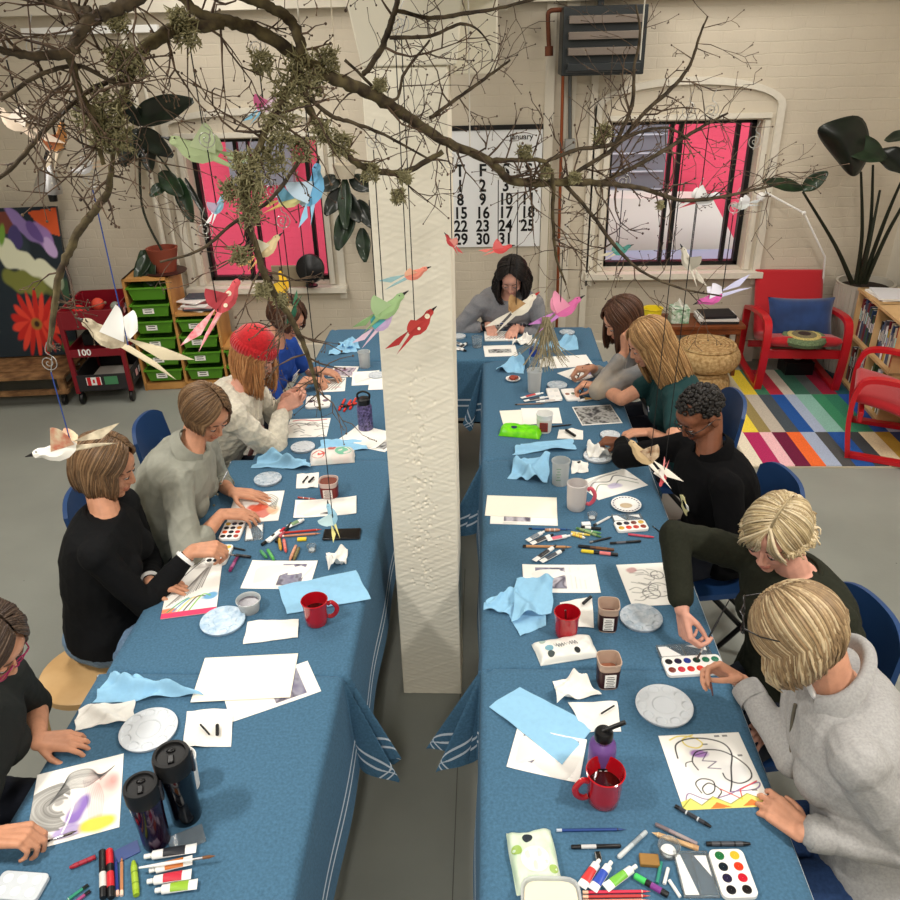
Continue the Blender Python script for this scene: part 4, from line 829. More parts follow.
# middle right cluster
S('marker', 614, 551, 578, 547, .0062, [(92, 60, 40), Bk, (120, 80, 50)], 'brown and black marker behind the yellow capped one'); S('marker', 618, 556, 581, 552, .0068, [Bk, (232, 205, 50), (220, 120, 120)], 'black marker with a yellow cap')
S('pencil', 529, 529, 572, 530, .0036, [(44, 84, 140), Bk, Bk], 'thin blue pencil on the middle right table'); S('pencil', 523, 547, 572, 548, .0055, [(190, 140, 96), Bk, Bk], 'thick wooden pencil with a dark tip on the middle right table')
for a in ((527, 542, 544, 533, (120, 130, 140), 'white paint tube with a grey label, leftmost of the upper cluster'), (531, 545, 553, 536, (60, 60, 64), 'white paint tube with a dark label in the upper cluster'), (547, 541, 570, 537, (220, 110, 130), 'white paint tube with a pink label'), (534, 562, 556, 547, (50, 50, 54), 'white paint tube with black bands, left of the lower pair'), (541, 563, 564, 551, (70, 76, 86), 'white paint tube with dark bands, right of the lower pair')):
    S('paint_tube', *a[:4], .0075, [Wt, Bk if 'dark' in a[5] or 'black' in a[5] else Wt, a[4]], a[5])
S('crayon', 545, 531, 560, 531, .006, [(176, 128, 100), (190, 140, 110), Wt], 'brown chalk pastel above the pink tube'); S('crayon', 571, 535, 585, 539, .006, [(230, 226, 220), (235, 205, 90), (200, 70, 70)], 'cream oil pastel stub in the middle cluster'); S('crayon', 571, 533, 590, 536, .0045, [(220, 190, 60), (220, 200, 110), Wt], 'yellow oil pastel beside the cream one')
S('crayon', 577, 529, 601, 538, .0055, [(80, 120, 70), (140, 160, 110), (80, 120, 70)], 'olive green oil pastel on the middle right table'); S('crayon', 576, 529, 601, 534, .0045, [(90, 150, 90), (110, 160, 110), Wt], 'light green oil pastel behind the olive one')
S('pencil', 590, 543, 612, 538, .0045, [Bk, Bk, (120, 120, 120)], 'short black twisted pencil'); S('marker', 610, 544, 641, 542, .005, [Bk, Bk, (90, 90, 96)], 'slim black pen above the empty cloth'); S('crayon', 628, 535, 654, 538, .0045, [(196, 60, 84), (200, 80, 100), (196, 60, 84)], 'raspberry crayon below the small watercolour set')
S('paintbrush', 662, 534, 652, 526, .003, [Bk, Bk], 'short black paintbrush at the small watercolour set'); S('marker', 581, 528, 601, 530, .0062, [Bk, Bk, Wt], 'short black marker near the gesso cup'); S('pencil', 594, 526, 611, 517, .005, [(225, 225, 222), (225, 225, 225), Bk], 'white tool lying above the black marker')
o = tag(MB().box((0, 0, .005), (.036, .022, .010)).build('eraser', WHITE, loc=at(586, 525, TZ+.001), rot=.1, bevel=.002), 'white block eraser under the gesso cup', 'eraser')
o = tag(MB().box((0, 0, .006), (.046, .03, .012)).build('eraser', mat('gum_eraser', (150, 112, 58), .7), loc=at(649, 862, TZ+.001), rot=-.05, bevel=.002), 'tan gum eraser next to the gesso cup', 'eraser')
o = tag(MB().box((0, 0, .004), (.036, .018, .008)).build('eraser', K((235, 205, 40)), loc=at(302, 540, TZ+.001), rot=.1, bevel=.001), 'yellow eraser on the left table', 'eraser')
p = at(598, 858); t = thing('pencil_sharpener', 'small steel pencil sharpener under the black marker', 'sharpener', (p.x, p.y, TZ+.001), .1)
MB().box((0, 0, .006), (.016, .024, .012), taper=.86).build('wedge', STEEL, t, bevel=.001); MB().box((0, -.001, .0128), (.009, .02, .001)).build('blade', mat('blade', (90, 90, 92), .2, 1.), t)
# far right cluster
for i, a in enumerate(((521, 399, 543, 394, (190, 60, 60), 'thin paint tube with a red label on the far right table'), (524, 402, 548, 398, (60, 60, 64), 'thin paint tube with a dark label on the far right table'), (560, 401, 536, 403, (205, 195, 190), 'blank tube lying nearest the cream sheet'), (595, 399, 578, 402, (205, 160, 90), 'ochre tube before the teal shirt'))): S('paint_tube', *a[:4], .0075, [Wt, Wt, a[4]], a[5])
S('pencil', 552, 427, 572, 425, .004, [Bk, Bk, Bk], 'black pencil right of the white tub'); S('pencil', 515, 405, 545, 404, .004, [(140, 120, 112), Bk, Bk], 'brown pencil above the cream sheet'); S('paintbrush', 583, 397, 600, 401, .003, [(200, 180, 130), Bk], 'small brush lying beside the ochre tube')
S('paintbrush', 622, 449, 598, 451, .003, [Bk, Bk], 'black brush leaning past the tissue palette')
for i, a in enumerate(((455, 343, 464, 347, (110, 110, 114)), (457, 351, 467, 344, (60, 60, 60)), (455, 348, 466, 352, (200, 200, 200)))): S('paint_tube', *a[:4], .009, [Wt, Bk, a[4]], ('grey', 'black', 'white')[i]+' labelled paint tube on the back table by the column')
# left cluster
S('marker', 262, 546, 281, 531, .0068, [Bk, Wt, Wt], 'black and white marker by the watercolour set'); S('marker', 269, 543, 285, 529, .0062, [Wt, (205, 40, 60), Wt], 'white marker with a red cap'); S('marker', 276, 543, 292, 524, .0068, [Bk, Bk, (180, 80, 90)], 'thick black marker beside the red capped one')
S('pencil', 279, 534, 322, 530, .0045, [(196, 60, 50), (200, 150, 120), Wt], 'long red pencil pointing at the phone'); S('pencil', 281, 537, 321, 534, .0045, [(206, 140, 110), (40, 40, 40), Wt], 'long salmon pencil beside the red one')
for i, a in enumerate(((279, 539, 281, 551, (190, 150, 50), (200, 160, 70), 'ochre'), (284, 541, 286, 553, (214, 90, 80), (220, 130, 120), 'coral'), (261, 552, 267, 559, (60, 140, 80), (90, 160, 110), 'dark green'), (268, 551, 274, 561, (80, 170, 80), (100, 180, 100), 'bright green'), (296, 547, 290, 561, (200, 140, 110), (214, 160, 130), 'peach'), (299, 549, 294, 561, (110, 100, 60), (130, 120, 80), 'olive'))):
    S('crayon', *a[:4], .0062, [a[4], a[5], a[4]], a[6]+' oil pastel stub on the middle left table')
S('marker', 230, 572, 238, 557, .0062, [(150, 50, 110), (120, 40, 90), (190, 110, 160)], 'magenta marker beside the reed drawing'); S('marker', 251, 558, 236, 556, .0058, [Bk, Bk, (60, 60, 60)], 'black marker touching the magenta one'); S('pencil', 232, 548, 246, 551, .004, [Bk, Bk, Bk], 'black oil pastel by the clear lid'); S('crayon', 298, 498, 316, 500, .004, [(170, 60, 60), (180, 90, 80), Wt], 'thin dark red crayon behind the printed page')
S('paint_tube', 288, 528, 304, 521, .0085, [Wt, Wt, (120, 150, 110)], 'squeezed white paint tube on a green smeared scrap')
for i, a in enumerate(((339, 411, 345, 400), (344, 412, 351, 401), (350, 410, 356, 399), (339, 408, 357, 404))): S('marker', *a, .0062, [(206, 40, 30), (220, 60, 40), Bk], ('leftmost', 'second', 'rightmost', 'crossing')[i]+' red marker of the pile by the navy bottle', 'red markers by the navy bottle')
# near left cluster
S('crayon', 96, 858, 70, 869, .0055, [(150, 24, 44), (160, 34, 54), (120, 20, 40)], 'dark red crayon below the wave painting'); S('marker', 104, 900, 103, 852, .0085, [Bk, Bk, (210, 210, 205)], 'thick black paint marker, left of the pair'); S('marker', 112, 900, 110, 851, .0085, [Bk, (200, 30, 40), (200, 40, 50)], 'thick black paint marker with a red cap')
S('pencil', 118, 896, 116, 858, .0038, [(40, 60, 130), Bk, (230, 190, 170)], 'navy pencil beside the red capped marker'); S('pencil', 122, 896, 122, 858, .0038, [(190, 130, 90), (60, 40, 30), (240, 210, 190)], 'brown pencil beside the navy one')
S('crayon', 137, 897, 134, 863, .0075, [(150, 180, 40), (160, 190, 60), (120, 150, 40)], 'fat lime green pastel below the purple tumbler'); S('pencil', 88, 886, 66, 902, .004, [(50, 140, 110), (230, 230, 230), Bk], 'green pencil at the bottom left edge'); S('pencil', 90, 892, 74, 904, .004, [(160, 70, 120), Bk, Bk], 'plum pencil at the bottom left edge')
for i, a in enumerate(((145, 859, 197, 850, (40, 42, 48), 'white paint tube with a black label, topmost of the near left pile'), (150, 873, 193, 862, (205, 120, 50), 'white paint tube with an orange label in the near left pile'), (148, 884, 192, 876, (200, 50, 70), 'white paint tube with a red label in the near left pile'), (156, 893, 198, 886, (150, 190, 60), 'white paint tube with a lime label, lowest of the near left pile'))): S('paint_tube', a[2], a[3], a[0], a[1], .0095, [Wt, Wt, a[4]], a[5])
S('paintbrush', 141, 874, 217, 862, .0045, [Wt, (120, 80, 50)], 'white handled paintbrush across the paint tubes', z=.02)
tag(MB().box((0, 0, .001), (.058, .038, .002)).build('card', K((34, 60, 120)), loc=at(127, 852, TZ+.001), rot=.6), 'small dark blue card near the red capped marker', 'card')
tag(MB().box((0, 0, .002), (.085, .055, .003)).build('plastic_sleeve', CLEAR, loc=at(187, 840, TZ+.001), rot=.5, bevel=.001), 'clear crinkled plastic sleeve beside the purple tumbler', 'sleeve')
p = at(342, 535); t = thing('phone', 'black phone lying on the left table', 'phone', (p.x, p.y, TZ+.001), .06)
MB().box((0, 0, .005), (.150, .074, .009)).build('phone_case', BLACK, t, bevel=.004); MB().box((0, 0, .0098), (.14, .066, .0006)).build('screen', mat('dark_screen', (14, 14, 20), .08, coat=1.), t)
# ================================================================ AROUND THE WALLS
M_RPAINT = mat('red_lacquer', (186, 24, 34), .35, coat=.2); M_RFAB = mat('red_fabric', (176, 26, 36), .85, bump=.4, bscale=600, sheen=.3)
M_NAVY = mat('navy_velvet', (24, 54, 104), .8, noise=.25, nscale=8, sheen=.5); M_BINS = mat('green_bin', (84, 142, 34), .4); M_PCH = mat('chair_blue_plastic', (30, 62, 108), .45)
def ribbon(b, pts, w, t, m=0):      # flat bentwood strip following pts, its width along local x
    P = spline(pts, 6); hw = w/2; n = len(P); vs = []
    for i, p in enumerate(P):
        a = P[min(i+1, n-1)]-P[max(i-1, 0)]; nn = Vector((0, -a[2], a[1])).normalized()*(t/2); p = Vector(p)
        vs += [p+Vector((-hw, 0, 0))-nn, p+Vector((hw, 0, 0))-nn, p+Vector((hw, 0, 0))+nn, p+Vector((-hw, 0, 0))+nn]
    fs = [(0, 1, 2, 3), tuple(4*(n-1)+k for k in (3, 2, 1, 0))]
    for i in range(n-1):
        for k in range(4): k2 = (k+1) % 4; fs.append((4*i+k, 4*(i+1)+k, 4*(i+1)+k2, 4*i+k2))
    b.add(vs, fs, m); return b
def armchair(loc, rot, label):      # local: sits facing -y
    t = thing('armchair', label, 'armchair', loc, rot)
    for s in (-1, 1):
        b = MB(); x = s*.29
        ribbon(b, [(x, -.26, .0), (x, -.30, .25), (x, -.29, .47), (x, -.20, .545), (x, .1, .52), (x, .33, .47)], .055, .03)
        b.build('arm_frame', M_RPAINT, t, ang=50); b = MB(); ribbon(b, [(x, -.26, .015), (x, .1, .015), (x, .33, .03), (x, .36, .12), (x, .33, .47)], .055, .028); b.build('runner', M_RPAINT, t, ang=50)
    MB().box((0, -.24, .28), (.56, .03, .07)).build('cross_rail', M_RPAINT, t, bevel=.004); MB().box((0, .2, .2), (.56, .03, .05)).build('cross_rail', M_RPAINT, t, bevel=.004)
    def seat(u, v):
        return None
    b = MB(); P = spline([(-.30, .395), (-.1, .36), (.13, .30), (.2, .40), (.30, .60), (.375, .765)], 8); n = len(P); vs = []; fs = []
    ring = 14
    for i, p in enumerate(P):
        a = P[min(i+1, n-1)]-P[max(i-1, 0)]; a = a/np.linalg.norm(a); nn = np.array((a[1], -a[0])); e = (.25 if i in (0, n-1) else 1)
        for k in range(ring):
            q = 2*pi*k/ring; X = .265*np.sign(cos(q))*abs(cos(q))**.35; Z = .038*e*np.sign(sin(q))*abs(sin(q))**.6
            vs.append((X, p[0]-nn[0]*Z, p[1]-nn[1]*Z))
    for i in range(n-1):
        for k in range(ring): k2 = (k+1) % ring; fs.append((i*ring+k, i*ring+k2, (i+1)*ring+k2, (i+1)*ring+k))
    fs += [tuple(range(ring))[::-1], tuple((n-1)*ring+k for k in range(ring))]
    b.add(vs, fs); b.build('cushion', M_RFAB, t, ang=70); return t
armchair((2.41, 5.98, 0.018), radians(-3), 'red bentwood armchair facing the room between the bench and the plant')
armchair((2.71, 4.78, 0.018), radians(-114), 'red bentwood armchair cut off by the right edge of the photo')
def pillow(b, w, h, t, M, m=0):
    def f(s): return lambda u, v: (w*(u-.5)*(1-.08*(4*v*(1-v))), s*t*((1-(2*u-1)**4)*(1-(2*v-1)**4))**.6, h*(v-.5)*(1-.08*(4*u*(1-u))))
    b.sheet(f(-1), 22, 22, m, M); b.sheet(f(1), 22, 22, m, M); return b
o = pillow(MB(), .50, .33, .075, T(0, 0, 0, rx=radians(-22))).build('pillow', M_NAVY, loc=(2.42, 5.94, .51), rot=(0, 0, radians(-3)), ang=180); tag(o, 'navy velvet pillow leaning on the back of the front-facing red armchair', 'pillow')
o = pillow(MB(), .34, .3, .05, T(rx=radians(70))).build('pillow', M_NAVY, loc=(2.84, 4.72, .50), rot=(0, 0, radians(-114)), ang=180); tag(o, 'dark blue pillow on the red armchair at the right edge', 'pillow')
t = thing('round_cushion', 'round crocheted cushion with a dark button centre in the red armchair', 'cushion', (2.40, 5.76, .385), 0)
for i, (r0, c_) in enumerate(((.165, (104, 122, 88)), (.13, (196, 178, 110)), (.095, (120, 112, 84)), (.05, (60, 44, 40)))):
    MB().lathe([(.001, .0+.004*i), (r0*.9, .0+.004*i), (r0, .03+.004*i), (r0*.92, .056+.005*i), (.001, .062+.006*i)], 32, cap=False).build(('cushion_body', 'knitted_ring', 'knitted_ring', 'centre_patch')[i], mat('knit_%d' % i, c_, .9, noise=.25, nscale=90, bump=.6, bscale=180), t)
# rug
def rug():
    rows = [(4.50, 4.98, [(232, 222, 200), (180, 42, 96), (240, 190, 196), (110, 24, 60), (240, 110, 50), (168, 182, 206), (78, 80, 80), (34, 84, 160), (66, 70, 74), (226, 208, 170), (176, 140, 50), (48, 62, 104), (238, 112, 46), (226, 96, 44), (90, 92, 96), (34, 84, 160)]),
            (4.98, 5.62, [(240, 176, 176), (238, 214, 70), (150, 134, 84), (190, 182, 168), (72, 82, 90), (32, 84, 158), (168, 182, 206), (140, 190, 176), (60, 140, 100), (50, 126, 96), (34, 80, 160), (176, 186, 208), (70, 74, 84), (206, 170, 60), (180, 42, 96), (60, 70, 110)]),
            (5.62, 6.12, [(150, 24, 54), (120, 180, 170), (200, 190, 160), (232, 206, 60), (60, 120, 90), (180, 40, 60), (206, 196, 180), (60, 110, 90), (90, 96, 96), (150, 24, 54), (30, 80, 90), (70, 74, 84), (170, 40, 60), (60, 110, 90), (200, 190, 160), (34, 80, 160)])]
    b = MB(); mats = []; b.box((2.44, 5.31, .005), (1.50, 1.64, .010), 0); mats.append(mat('rug_base', (190, 180, 160), .95))
    for (y0, y1, cs) in rows:
        x = 1.70; ws = [.085, .11, .085, .10, .095, .10, .085, .12, .09, .11, .10, .10, .09, .09, .09, .09]
        for w_, c_ in zip(ws, cs):
            x2 = min(x+w_, 3.18); nm = 'rug_%d_%d_%d' % c_; m = mat(nm, c_, .95, noise=.12, nscale=120, bump=.5, bscale=700)
            if m not in mats: mats.append(m)
            b.box(((x+x2)/2, (y0+y1)/2, .0125), (x2-x, y1-y0, .005), mats.index(m)); x = x2
    return tag(b.build('rug', mats, smooth=False), 'woven rug of multicoloured stripes under the red armchairs', 'rug')
rug()
# poufs
M_STRAW = mat('straw', (196, 166, 118), .85, c2=(150, 118, 74), nscale=45, bump=.8, bscale=120)
def pouf(x, y, z, r, h, label):
    prof = []
    for k in range(13):
        a = -pi/2+pi*k/12; prof.append((max(.001, r-.07+.07*cos(a)+.0) if 0 < k < 12 else r-.075, h/2+h/2*sin(a)))
    b = MB(); b.lathe([(.001, 0)]+prof, 40, cap=False)
    prev = None
    for k in range(7):
        rr = (r-.05)*(1-k/7.)
        pts = [(rr*cos(2*pi*i/28), rr*sin(2*pi*i/28), h) for i in range(29)]; b.tube(pts, .016, 6, cap=False)
    b.lathe([(.001, h), (r-.04, h)], 30, cap=False)
    return tag(b.build('pouf', M_STRAW, loc=(x, y, z)), label, 'pouf')
pouf(1.66, 5.70, 0.0, .21, .19, 'lower woven straw pouf of the stack beside the bench'); pouf(1.68, 5.72, .215, .25, .17, 'upper, larger woven straw pouf of the stack beside the bench')
# bench and what stands on it
t = thing('side_bench', 'low reddish wood bench against the wall under the right window', 'bench', (1.70, 6.14, 0)); WD = mat('mahogany', (132, 72, 38), .4, c2=(104, 54, 28), nscale=14)
MB().box((0, 0, .43), (.66, .34, .028)).box((0, -.15, .395), (.6, .02, .05)).build('bench_top', WD, t, bevel=.003)
for sx in (-1, 1):
    for sy in (-1, 1): MB().box((sx*.29, sy*.13, .208), (.03, .03, .415)).build('leg', WD, t, bevel=.002)
p = aty(676, 322, 6.1); t = thing('tissue_box', 'green patterned tissue box with a tissue sticking out, on the bench', 'tissue box', (1.53, 6.1, .446), 0)
MB().box((0, 0, .06), (.14, .13, .12)).build('carton', mat('tissue_green', (120, 168, 130), .6, c2=(225, 232, 224), nscale=38), t, bevel=.002)
MB().sheet(lambda u, v: ((u-.5)*.09*(1-.3*v), .03*sin(u*7+v*4), .118+.07*v*(.7+.3*sin(u*5))), 14, 10, thick=.001).build('tissue_sheet', M_TISS, t)
def books(specs, x, y, z, rot, grp):
    zz = z
    for (w, d, h, c_, lab, dr) in specs:
        t = thing('book', lab, 'book', (x, y, zz), rot+dr, grp)
        MB().box((0, 0, h/2), (w-.006, d-.006, h-.004)).build('pages', PAPER, t, smooth=False)
        MB().box((0, 0, h-.0012), (w, d, .0024)).box((0, 0, .0012), (w, d, .0024)).box((0, -d/2, h/2), (w, .003, h)).build('cover', K(c_, .5), t, smooth=False); zz += h+.0006
books([(.30, .22, .022, (40, 40, 44), 'black book at the bottom of the stack on the bench', .03), (.31, .22, .018, (216, 214, 210), 'white book in the middle of the stack on the bench', -.04), (.26, .2, .02, (28, 28, 32), 'dark glossy book on top of the stack on the bench', .06)], 1.83, 6.12, .446, 0, None)
# plant in a big pot, right
V__ = Vector
def leaf(b, base, tip, w, droop=.0, m=0, n=12, wav=.0, fold=.15, up=(0, 0, 1)):
    base = Vector(base); tip = Vector(tip); ax = tip-base; L = ax.length; a = ax.normalized(); s = a.cross(Vector(up)); s = s.normalized() if s.length > 1e-4 else Vector((1, 0, 0)); nn = s.cross(a)
    def fn(u, v):
        k = (u-.5)*2; wd = w*(sin(pi*min(1, v*.92+.04))**.75)*(1-.25*v); return base+a*(L*v)+s*(k*wd/2)+nn*(abs(k)*fold*wd-droop*L*v*v+wav*sin(v*14+k*2)*w*abs(k))
    b.sheet(fn, 8, n*2, m, thick=.0015)
M_LEAF = mat('dark_leaf', (12, 24, 13), .45, c2=(7, 14, 9), nscale=14, coat=.2); M_LEAF2 = mat('mid_leaf', (24, 50, 24), .45, c2=(13, 28, 14), nscale=10, coat=.2); M_STEM = mat('stem', (28, 34, 20), .6)
t = thing('potted_plant', 'tall dark leaved plant in a ribbed grey pot in the right corner', 'plant', (2.95, 6.14, 0))
b = MB(); b.lathe([(.001, 0), (.17, 0), (.21, .72), (.215, .74), (.195, .74), (.19, .69), (.001, .69)], 40, cap=False)
for k in range(36): a = 2*pi*k/36; b.tube([(.172*cos(a), .172*sin(a), .01), (.212*cos(a), .212*sin(a), .72)], .005, 5)
b.build('plant_pot', mat('pot_grey', (176, 170, 158), .7), t)
MB().lathe([(.001, .692), (.188, .692)], 24, cap=False).build('soil', mat('soil', (40, 30, 24), .95), t)
def L_(px, py, y): p = aty(px, py, y); return (p.x-2.95, y-6.14, p.z)
b = MB()
for pts in (((852, 283, 6.0), (835, 245, 5.92), (803, 192, 5.8)), ((856, 283, 6.0), (862, 235, 5.95), (861, 172, 5.85)), ((858, 283, 6.02), (870, 230, 5.98), (873, 165, 5.95)), ((862, 283, 6.0), (885, 220, 5.9), (902, 180, 5.8)), ((865, 283, 6.0), (888, 232, 5.85), (912, 190, 5.7)), ((859, 284, 6.0), (868, 250, 5.9), (880, 190, 5.95))):
    b.tube(spline([L_(*q) for q in pts], 6), [.019-.0009*i for i in range(13)], 8)
b.build('stems', M_STEM, t)
for (a0, a1, w_, d_, m_) in (((802, 190, 5.8), (828, 172, 5.75), .12, .02, 1), ((803, 189, 5.8), (764, 180, 5.7), .10, .05, 1), ((838, 140, 5.8), (888, 158, 5.75), .20, .06, 1), ((880, 150, 5.9), (908, 172, 5.7), .2, .1, 0), ((885, 139, 5.8), (915, 134, 5.6), .1, .0, 1)):
    b = MB(); leaf(b, L_(*a0), L_(*a1), w_, d_, wav=.03, up=(0, -1, .5)); b.build('leaf', (M_LEAF, M_LEAF2)[m_], t, ang=180)
q = [(872, 148), (866, 111), (840, 118), (814, 126), (819, 140), (836, 160), (848, 176), (857, 178), (866, 164)]; c_ = V__(L_(846, 144, 5.72))
b = MB(); rim = [V__(L_(x, y, 5.80+.05*sin(i*1.7))) for i, (x, y) in enumerate(q)]; n = len(rim); mid = [c_+(p-c_)*.55+V__((0, -.02+.02*sin(i*2.3), 0)) for i, p in enumerate(rim)]
fs = [(i, (i+1) % n, n+(i+1) % n, n+i) for i in range(n)]+[(n+i, n+(i+1) % n, 2*n) for i in range(n)]; b.add(rim+mid+[c_], fs); o = b.build('leaf', M_LEAF, t, ang=180, sub=2); sm = o.modifiers.new('k', 'SOLIDIFY'); sm.thickness = .003
# wall lamp arm, white, beside the plant
b = MB(); b.tube([aty(765, 192, 6.33), aty(804, 213, 6.25), aty(825, 257, 6.25), aty(823, 283, 6.3)], .008, 8); b.ball(aty(761, 197, 6.32), .035); b.ball(aty(804, 213, 6.25), .016)
tag(b.build('swing_lamp', WHITE), 'thin white swing arm lamp on the wall right of the window', 'lamp')
# bookcase on the right wall
t = thing('bookcase', 'pale birch bookcase full of books at the right wall', 'bookcase', (2.80, 5.90, 0), radians(-90-4)); BI = mat('birch', (206, 170, 122), .5, c2=(188, 150, 100), nscale=5)
W_, D_, Hh = 1.2, .30, .76; b = MB()
for x in (0, .4, .8): b.box((x+(.009 if x == 0 else -.009 if x == .8 else 0), D_/2, Hh/2), (.018, D_, Hh))
for z in (.04, .40, Hh): b.box((.4, D_/2, z-.01), (.8+(.02 if z == Hh else 0), D_+(.02 if z == Hh else 0), .02))
b.box((.4, D_-.004, Hh/2), (.8, .008, Hh)); b.build('case', BI, t, smooth=False)
BC = [(232, 230, 224), (40, 44, 56), (150, 36, 40), (206, 196, 170), (60, 90, 60), (90, 96, 110), (222, 222, 226), (30, 30, 34), (180, 150, 60), (120, 40, 50), (52, 80, 120), (240, 240, 238)]
rg = random.Random(3); bm = t.matrix_basis if hasattr(t, 'matrix_basis') else None; MW = Matrix.Translation(t.location) @ t.rotation_euler.to_matrix().to_4x4(); kk = 0
names = {(232, 230, 224): 'cream', (40, 44, 56): 'slate', (150, 36, 40): 'red', (206, 196, 170): 'sand', (60, 90, 60): 'green', (90, 96, 110): 'grey blue', (222, 222, 226): 'pale grey', (30, 30, 34): 'black', (180, 150, 60): 'mustard', (120, 40, 50): 'wine red', (52, 80, 120): 'blue', (240, 240, 238): 'white'}
for bay in range(2):
    for sh, z in ((0, .04), (1, .40)):
        x = bay*.4+.02
        while x < bay*.4+.372:
            w_ = rg.uniform(.012, .034); h_ = rg.uniform(.22, .30); c_ = rg.choice(BC); P = MW @ Vector((x+w_/2, .03+.1, z)); x += w_+.001
            q = MB(); q.box((0, 0, h_/2), (w_-.001, .19, h_), 0); q.box((0, .004, h_/2), (w_-.006, .184, h_+.001), 1); q.box((0, -.0958, h_*.6), (w_*.5, .001, h_*.3), 2)
            o = q.build('book', [K(c_, .5), PAPER, K(tuple(255-int(v*.6) for v in c_), .5)], loc=P, rot=radians(-94), smooth=False); kk += 1
            tag(o, '%s book spine on the %s shelf of the birch bookcase, %s bay' % (names[c_], ('lower', 'upper')[sh], ('far', 'near')[bay]), 'book', 'books in the birch bookcase')
for i, (c_, dz, dx, dr) in enumerate((((236, 234, 228), 0, .0, .1), ((214, 214, 220), .013, .02, -.1))):
    P = MW @ Vector((.2+dx, .13, Hh+.001)); t = thing('book', ('white book lying on top of the bookcase', 'pale magazine on the white book atop the bookcase')[i], 'book', (P.x, P.y, P.z+dz), radians(-94)+dr)
    MB().box((0, 0, .006), (.28, .21, .009)).build('pages', PAPER, t, smooth=False); MB().box((0, 0, .0115), (.285, .215, .0012)).box((0, 0, .0006), (.285, .215, .0012)).build('cover', K(c_), t, smooth=False)
t = thing('floor_box', 'dark box on the floor beside the pot', 'box', (2.52, 6.1, 0)); MB().box((0, 0, .06), (.22, .2, .12)).build('box_body', BLACK, t, bevel=.004); MB().lathe([(.001, .121), (.035, .121)], 16, cap=False, M=T(-.0, -.0)).build('dial', WHITE, t)
# calendar
t = thing('wall_calendar', 'large white wall calendar sheet for January with big black numbers', 'calendar', (0, 6.385, 0))
MB().box((-.215, -.006, 1.885), (1.29, .012, .035)).build('header_bar', BLACK, t, smooth=False)
q = MB(); q.box((-.215, 0, 1.435), (1.29, .004, .89), 1); MX = lambda x, z: T(x, -.0035, z, rx=pi/2)
q.text('January', .06, 0, MX(.27, 1.815), bold=.012)
cols = [-.925, -.74, -.56, -.38, -.20, -.025, .15, .325]
hd = ['M', 'T', 'W', 'T', 'F', 'S', 'S']; cx = [-.74, -.56, -.38, -.20, -.025, .155, .33]
for c_, x in zip(hd, cx): q.text(c_, .125, 0, MX(x, 1.575), bold=.026)
for d in range(1, 32):
    k = d+2; row, col = divmod(k, 7); q.text(str(d), .125, 0, MX(cx[col], 1.46-row*.1025), bold=.026, sx=.88)
q.build('calendar_sheet', [BLACK, mat('calendar_white', (236, 238, 240), .6)], t, smooth=False)
# heater
V_ = lambda p: Vector((p.x, p.y, .02))
t = thing('wall_heater', 'dark louvred unit heater high on the wall between the windows', 'heater', (.80, 6.12, 2.25)); HB = mat('heater_dark', (42, 46, 48), .45, .3); HL = mat('heater_louvre', (112, 102, 94), .5, .2)
MB().box((0, .05, .2), (.56, .30, .42)).build('heater_case', HB, t, bevel=.006)
for k in range(4):
    q = MB(); q.box((0, -.12, .345-.095*k+.0), (.49, .06, .016), 0, Matrix.Translation((0, 0, 0))); q.box((0, -.145, .328-.095*k), (.49, .012, .045)); q.build('louvre', HL if k < 3 else HB, t, bevel=.003)
MB().box((0, .0, .02), (.50, .22, .02)).build('heater_grille', mat('grille', (80, 82, 84), .4, .6), t); 
MB().box((0, .2, .45), (.04, .04, .5)).build('heater_hanger', HB, t)
b = MB(); b.tube(spline([aty(575, 10, 6.2), aty(556, 10, 6.2), aty(549, 12, 6.2), aty(548, 20, 6.2), aty(549, 48, 6.2)], 4), .016, 10); b.tube([aty(549, 46, 6.2), aty(549, 56, 6.2)], .03, 10)
tag(b.build('gas_pipe', mat('rusty_pipe', (104, 58, 38), .6, .4)), 'rusty brown elbow pipe with a valve left of the wall heater', 'pipe')
tag(MB().tube([aty(563, 74, 6.33), V_(aty(560, 262, 6.33))], .012, 10).build('copper_pipe', mat('copper', (150, 82, 52), .4, .7)), 'copper pipe running down the wall below the heater', 'pipe')
t = thing('conduit', 'grey electrical conduit ending in a square box beside the copper pipe', 'conduit', (0, 0, 0)); MB().tube([aty(570, 74, 6.34), aty(570, 140, 6.34)], .014, 10).build('conduit_tube', mat('conduit_grey', (96, 98, 98), .5, .5), t); p = aty(570, 146, 6.34); MB().box(p, (.075, .05, .10)).build('switch_box', mat('box_grey', (150, 150, 146), .5), t, bevel=.004)
for x in (-2.62, -2.53): tag(MB().tube([(x, 6.34, 0.02), (x, 6.34, 2.66)], .022 if x < -2.6 else .014, 12).build('wall_pipe', M_TRIM), ('thick' if x < -2.6 else 'thin')+' cream painted pipe left of the left window', 'pipe')
tag(MB().box((-2.85, 6.33, 2.60), (1.0, .06, .05)).build('wall_strip', WHITE, bevel=.004), 'white strip fixture high on the wall at the upper left', 'strip')
